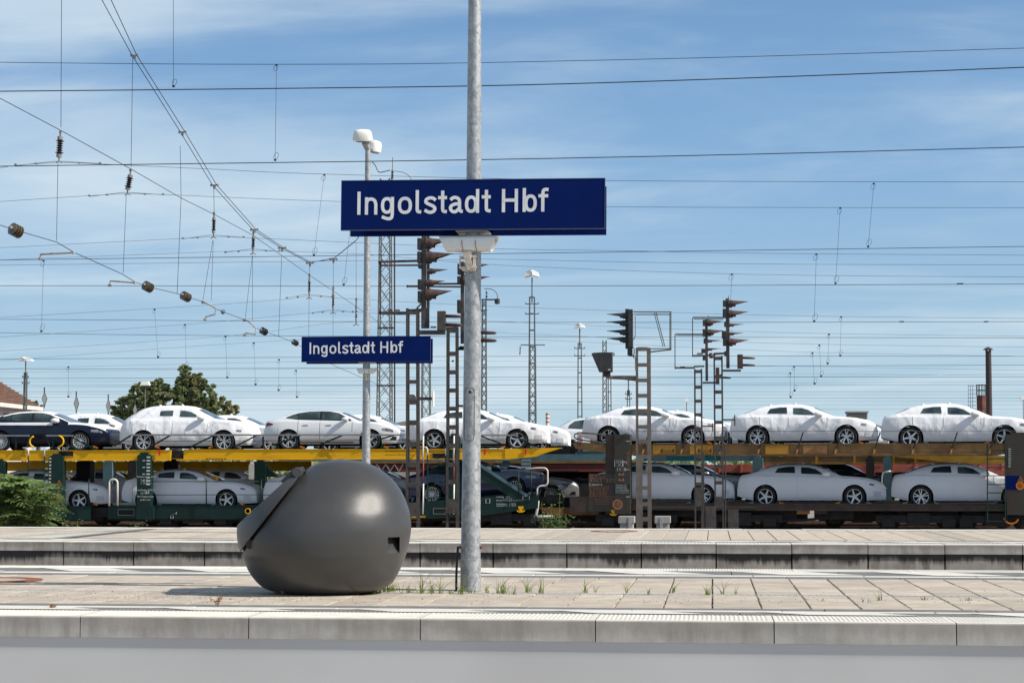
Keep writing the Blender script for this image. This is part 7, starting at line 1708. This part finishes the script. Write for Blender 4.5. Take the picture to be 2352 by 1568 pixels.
for i in range(200):
    x = min(random.gauss(36, 40), 98); top = sqrt(max(.05, 1 - ((x - 38) / 92) ** 2)); yy = lerp(1215, 1094, top * random.random() ** .65)
    if random.random() < .15: yy = random.uniform(1185, 1208); x = random.uniform(-10, 104)
    c_ = PY(x, yy, 38 + random.uniform(-.75, .75)); az = random.uniform(0, 2 * pi)
    if x > 70: az = random.gauss(0, .9)
    elif x < 15: az = random.gauss(pi, .9)
    o = add('frond', FR[i % 4], BU, c_ - Vector((bp_.x, 38.0, GZ)) - Vector((cos(az) * .25, sin(az) * .25, 0)), (random.uniform(-.3, .3), random.uniform(-.35, .15), az)); s_ = random.uniform(.75, 1.3); o.scale = (s_, s_, s_)
def weed_plant(xd, ytop, Y, w_, n, label, stalks):
    b = PY(xd, 1300, Y); t = empty('wild_plant', (b.x, Y, GZ), label, 'plant', 'wild plants by the tracks'); k = Y / FPX; zt = PY(xd, ytop, Y).z; st, lf = MB(), MB()
    for (dx, yt) in stalks:
        tp = PY(xd + dx, yt, Y); st.tube([Vector((b.x + dx * k * .3, Y, GZ)), Vector((b.x + dx * k * .8, Y, (GZ + tp.z) / 2)), tp], [.014, .01, .004], 5)
        for j in range(26):
            f = random.uniform(.4, 1); p = Vector((b.x + dx * k * lerp(.5, 1, f), Y, lerp(GZ, tp.z, f))) + Vector((random.gauss(0, .05), random.gauss(0, .05), random.gauss(0, .03))); r = random.uniform(.02, .04)
            lf.face([p, p + Vector((r, random.uniform(-r, r), r * .4)), p + Vector((r * 1.8, 0, -r * .2)), p + Vector((r, random.uniform(-r, r), -r * .5))])
    for i in range(n):
        p = Vector((b.x + random.gauss(0, w_ * k * .45), Y + random.gauss(0, .25), random.uniform(PY(xd, 1213, Y).z - .15, zt + abs(random.gauss(0, .03))))); r = random.uniform(.02, .05); a = random.uniform(0, 2 * pi); d = Vector((cos(a), sin(a), random.uniform(-.5, .4))); s = Vector((-sin(a), cos(a), random.uniform(-.4, .4)))
        lf.face([p - d * r, p + s * r * .4, p + d * r, p - s * r * .4])
    st.build('stem', M_LEAFA, t); tag(lf.build('foliage', M_LEAFA, t), kind='stuff')
weed_plant(1272, 1186, 37.2, 40, 520, 'scraggly green plant with two tall stalks below the bent tube handle', [(-28, 1152), (-6, 1160), (14, 1128), (28, 1180)])
weed_plant(168, 1199, 37.0, 22, 90, 'low weed creeping beside the leafy bush under the green wagon', [(10, 1195)])
weed_plant(314, 1199, 37.0, 12, 60, 'small weed tuft peeking over the platform under the green post', [])
def tree(x, ybase, crowns, Y, label, n, trunk_r):
    b = PY(x, 1300, Y); t = empty('oak_tree' if n > 3000 else 'young_tree', (b.x, Y, GZ), label, 'tree', 'trees beyond the yard'); k = Y / FPX; tr = MB(); top = PY(x, ybase, Y)
    tr.tube([Vector((b.x, Y, GZ)), Vector((b.x, Y, top.z)), PY(x + 2, crowns[0][1], Y)], [trunk_r, trunk_r * .75, trunk_r * .2], 9)
    for c_ in crowns: tr.tube([Vector((b.x, Y, top.z - .5)), PY((x + c_[0]) / 2, (ybase + c_[1]) / 2 - 4, Y), PY(c_[0], c_[1], Y)], [trunk_r * .5, trunk_r * .3, trunk_r * .08], 6)
    tr.build('trunk', M_BARK, t)
    lf = MB(); tot = sum(c_[2] * c_[3] for c_ in crowns)
    for (cx, cy, rx, ry) in crowns:
        cnt = int(n * rx * ry / tot); cl_ = []
        for i in range(max(8, cnt // 22)):
            while True:
                u = Vector((random.uniform(-1, 1), random.uniform(-1, 1), random.uniform(-1, 1)))
                if .35 < u.length < 1.05: break
            cl_.append((u, random.uniform(.05, .15)))
        for i in range(cnt):
            u, r_ = random.choice(cl_); v = Vector((random.gauss(0, 1), random.gauss(0, 1), random.gauss(0, 1))).normalized() * r_ * random.uniform(.5, 1); q = u + v
            c_ = PY(cx, cy, Y) + Vector((q.x * rx * k, q.y * rx * k, q.z * ry * k)); r = random.uniform(.12, .24) * (1 if n > 3000 else .7); a = random.uniform(0, 2 * pi); d = Vector((cos(a), sin(a), random.uniform(-.7, .7))).normalized(); s = d.cross(Vector((random.gauss(0, 1), random.gauss(0, 1), random.gauss(0, 1)))).normalized()
            lf.face([c_ - d * r, c_ + s * r * .55, c_ + d * r, c_ - s * r * .55])
    tag(lf.build('crown', M_LEAFO, t), kind='stuff')
tree(400, 980, [(432, 900, 34, 46), (424, 862, 17, 26), (395, 925, 52, 34), (335, 915, 44, 36), (300, 938, 40, 30), (272, 950, 22, 20), (470, 915, 36, 36), (500, 940, 34, 28), (528, 950, 18, 16), (360, 898, 28, 28), (455, 880, 18, 22), (320, 890, 14, 16), (540, 938, 8, 8)], 128, 'big broad oak tree with browning leaves behind the tall wrapped estate', 17000, .55)
tree(83, 960, [(84, 940, 18, 20), (94, 950, 14, 14)], 140, 'young olive coloured tree next to the house', 1400, .2)

# ================================================================== BUILDINGS AT THE HORIZON
Yh = 118.0; k = Yh / FPX; a = PY(-420, 924, Yh); b = PY(-34, 924, Yh); ze = a.z; DH = 10.0
HO = empty('house', ((a.x + b.x) / 2, Yh, GZ), 'pale plastered house with brown tiled hip roof at the picture edge', 'house')
MB().box((a.x + .5, Yh, GZ), (b.x - .55, Yh + DH, ze)).build('wall', M_PLASTER, HO)
r_ = MB(); L0, L1, L2, L3 = Vector((a.x, Yh - .5, ze)), Vector((b.x, Yh - .5, ze)), Vector((b.x, Yh + DH + .5, ze)), Vector((a.x, Yh + DH + .5, ze)); R0, R1 = Vector((a.x + 4.4, Yh + DH / 2, ze + 3.6)), Vector((b.x - 4.4, Yh + DH / 2, ze + 3.6))
for f_ in ([L0, L1, R1, R0], [L1, L2, R1], [L2, L3, R0, R1], [L3, L0, R0]): r_.face(f_)
r_.build('roof', M_ROOF, HO)
tl = MB()                                                   # tile courses standing proud of the slopes
for i in range(1, 22):
    f = i / 22; p0, p1 = L0.lerp(R0, f), L1.lerp(R1, f); tl.bar(p0 + Vector((0, -.03, .03)), p1 + Vector((0, -.03, .03)), .07, .04); q0, q1 = L1.lerp(R1, f), L2.lerp(R1, f); tl.bar(q0 + Vector((.03, 0, .03)), q1 + Vector((.03, 0, .03)), .07, .04)
tag(tl.build('tile_course', M_ROOF, HO), kind='stuff')
MB().box((a.x - .05, Yh - .56, ze - .22), (b.x + .05, Yh - .48, ze + .05)).box((b.x + .0, Yh - .48, ze - .22), (b.x + .08, Yh + DH + .5, ze + .05)).build('gutter', mat('gutter_white', (.72, .70, .66), rough=.6), HO)
xw = b.x - .55
for yw in (Yh + 2.2, Yh + 5.0, Yh + 7.8):
    z0_, z1_ = ze - 1.9, ze - .55
    f = MB().box((xw, yw - .62, z0_ - .06), (xw + .05, yw + .62, z1_ + .06)).build('window', M_HANDW, HO); MB().box((xw + .04, yw - .52, z0_), (xw + .06, yw + .52, z1_ - .3)).build('pane', mat('window_curtain', (.30, .30, .32), rough=.3), f); MB().box((xw + .04, yw - .54, z1_ - .3), (xw + .10, yw + .54, z1_)).build('shutter_box', M_MAST, f)
MB().box((b.x - 4.6, Yh + 3.2, ze + 1.8), (b.x - 3.9, Yh + 3.9, ze + 4.6)).build('chimney', M_PLASTER, HO)
# stack and brick tower
Ys = 190.0; kS = Ys / FPX
ST = empty('steel_stack', (PY(2270, 1100, Ys).x, Ys, GZ), 'tall thin dark stack with a conical cap beside the brick tower', 'chimney')
s0 = PY(2274, 1100, Ys); s1 = PY(2270, 806, Ys); MB().tube([Vector((s0.x, Ys, GZ)), s1], [7.6 * kS, 6.4 * kS], 24).build('shaft', M_STACK, ST, smooth=True, ang=40)
c_ = PY(2269.5, 801, Ys); MB().lathe([(12 * kS, -2 * kS), (8 * kS, 1 * kS), (2 * kS, 4 * kS), (.001, 4.2 * kS)], c_, n=24).build('cap', M_STACK, ST, smooth=True, ang=40)
m = MB()
for i in range(6): an = 2 * pi * i / 6; m.tube([s1 + Vector((5.6 * kS * cos(an), 5.6 * kS * sin(an), -.1)), c_ + Vector((5.6 * kS * cos(an), 5.6 * kS * sin(an), -.05))], .04, 4)
m.build('cap_strut', M_STACK, ST)
BT = empty('brick_tower', (PY(2254, 1100, Ys + 6).x, Ys + 6, GZ), 'rust red brick tower with railing and caged ladder beside the stack', 'tower')
t0, t1 = PY(2243, 908, Ys + 6), PY(2266, 908, Ys + 6); mb = MB(); n = 10
ra_ = (t1.x - t0.x) / 2; cxT = (t0.x + t1.x) / 2; mb.lathe([(ra_, 0), (ra_, t0.z - GZ), (.001, t0.z - GZ)], (cxT, Ys + 6, GZ), n=8); mb.build('shaft', M_BRICK, BT)
rl = MB(); zt_ = PY(2250, 884, Ys + 6).z
for i in range(9): an = 2 * pi * i / 9; rl.tube([(cxT + ra_ * cos(an), Ys + 6 + ra_ * sin(an), t0.z), (cxT + ra_ * cos(an), Ys + 6 + ra_ * sin(an), zt_)], .035, 4)
for zz in (zt_, (zt_ + t0.z) / 2): rl.tube([(cxT + ra_ * cos(2 * pi * i / 16), Ys + 6 + ra_ * sin(2 * pi * i / 16), zz) for i in range(17)], .035, 4)
rl.build('railing', M_SIGD, BT)
lc = MB()
for x in (2224, 2229, 2234): lc.tube([PY(x, 884, Ys + 4), PY(x, 1000, Ys + 4)], .02, 4)
for y in range(886, 1000, 9): lc.tube([PY(2224, y, Ys + 4), PY(2242, y, Ys + 4)], .018, 4)
lc.build('caged_ladder', M_SIGD, BT)
Yv = 150.0; SH = empty('shed', (PY(1990, 1100, Yv).x, Yv, GZ), 'low grey shed roof with a square roof vent behind the wrapped cars', 'shed')
q = [PY(1880, 975, Yv), PY(1935, 962, Yv), PY(1975, 964, Yv), PY(2040, 982, Yv)]; z_ = [p.z for p in q]
MB().prism([(q[0].x, GZ), (q[3].x, GZ), (q[3].x, z_[3]), (q[2].x, z_[2]), (q[1].x, z_[1]), (q[0].x, z_[0])], Yv, Yv + 14).build('wall', M_SHED, SH)
MB().box((PY(1948, 970, Yv - .1).x, Yv + .5, PY(0, 968, Yv).z), (PY(1993, 970, Yv).x, Yv + 2, PY(0, 955, Yv).z)).build('roof_vent', M_MAST, SH)
for i in range(4): MB().box((PY(1946, 970, Yv).x, Yv + .35, PY(0, 966 - i * 3, Yv).z), (PY(1995, 970, Yv).x, Yv + .5, PY(0, 965 - i * 3, Yv).z)).build('vent_slat', M_SHED, SH)
MB().box((PY(1945, 950, Yv).x, Yv + .3, PY(0, 954.5, Yv).z), (PY(1996, 950, Yv).x, Yv + 2.2, PY(0, 951, Yv).z)).build('vent_cap', M_SHED, SH)
SH2 = empty('shed', (PY(918, 1100, 160).x, 160, GZ), 'tiny grey shed roof behind the white wrapped bonnet near the lattice mast', 'shed')
q = [PY(880, 975, 160), PY(935, 966, 160)]; MB().prism([(q[0].x, GZ), (q[1].x + 3, GZ), (q[1].x + 3, q[1].z), (q[1].x, q[1].z), (q[0].x, q[0].z)], 160, 168).build('wall', M_SHED, SH2)
CH = empty('banded_chimney', (PY(1257, 1100, 420).x, 420, GZ), 'far little chimney with red and white bands above the parked cars', 'chimney')
c_ = PY(1257.5, 948, 420); kk = 420 / FPX
MB().tube([Vector((c_.x, 420, GZ)), c_], 4.2 * kk, 12).build('shaft', M_HANDW, CH)
for y in (949, 958, 967): m = MB(); p = PY(1257.5, y, 420); m.lathe([(4.35 * kk, -4 * kk), (4.35 * kk, 0)], p, n=12); m.build('red_band', M_RED, CH)
# far tree line closing the horizon behind the yard
random.seed(31); tl = MB()
for i in range(9000):
    x = random.uniform(-150, 150) * 3; y = 520 + random.uniform(-20, 20); z = GZ + random.uniform(0, 1) ** .7 * (9 + 4 * noise.noise(Vector((x * .02, 0, 0)))); r = random.uniform(.8, 1.8); an = random.uniform(0, pi)
    d = Vector((cos(an), sin(an), random.uniform(-.4, .4))); tl.face([Vector((x, y, z)) - d * r, Vector((x, y, z)) + Vector((0, -.3, r)), Vector((x, y, z)) + d * r, Vector((x, y, z)) - Vector((0, .3, r * .8))])
tag(tl.build('distant_treeline', M_LEAFO, None), 'low distant tree line closing the horizon behind the trains', 'trees', kind='stuff')
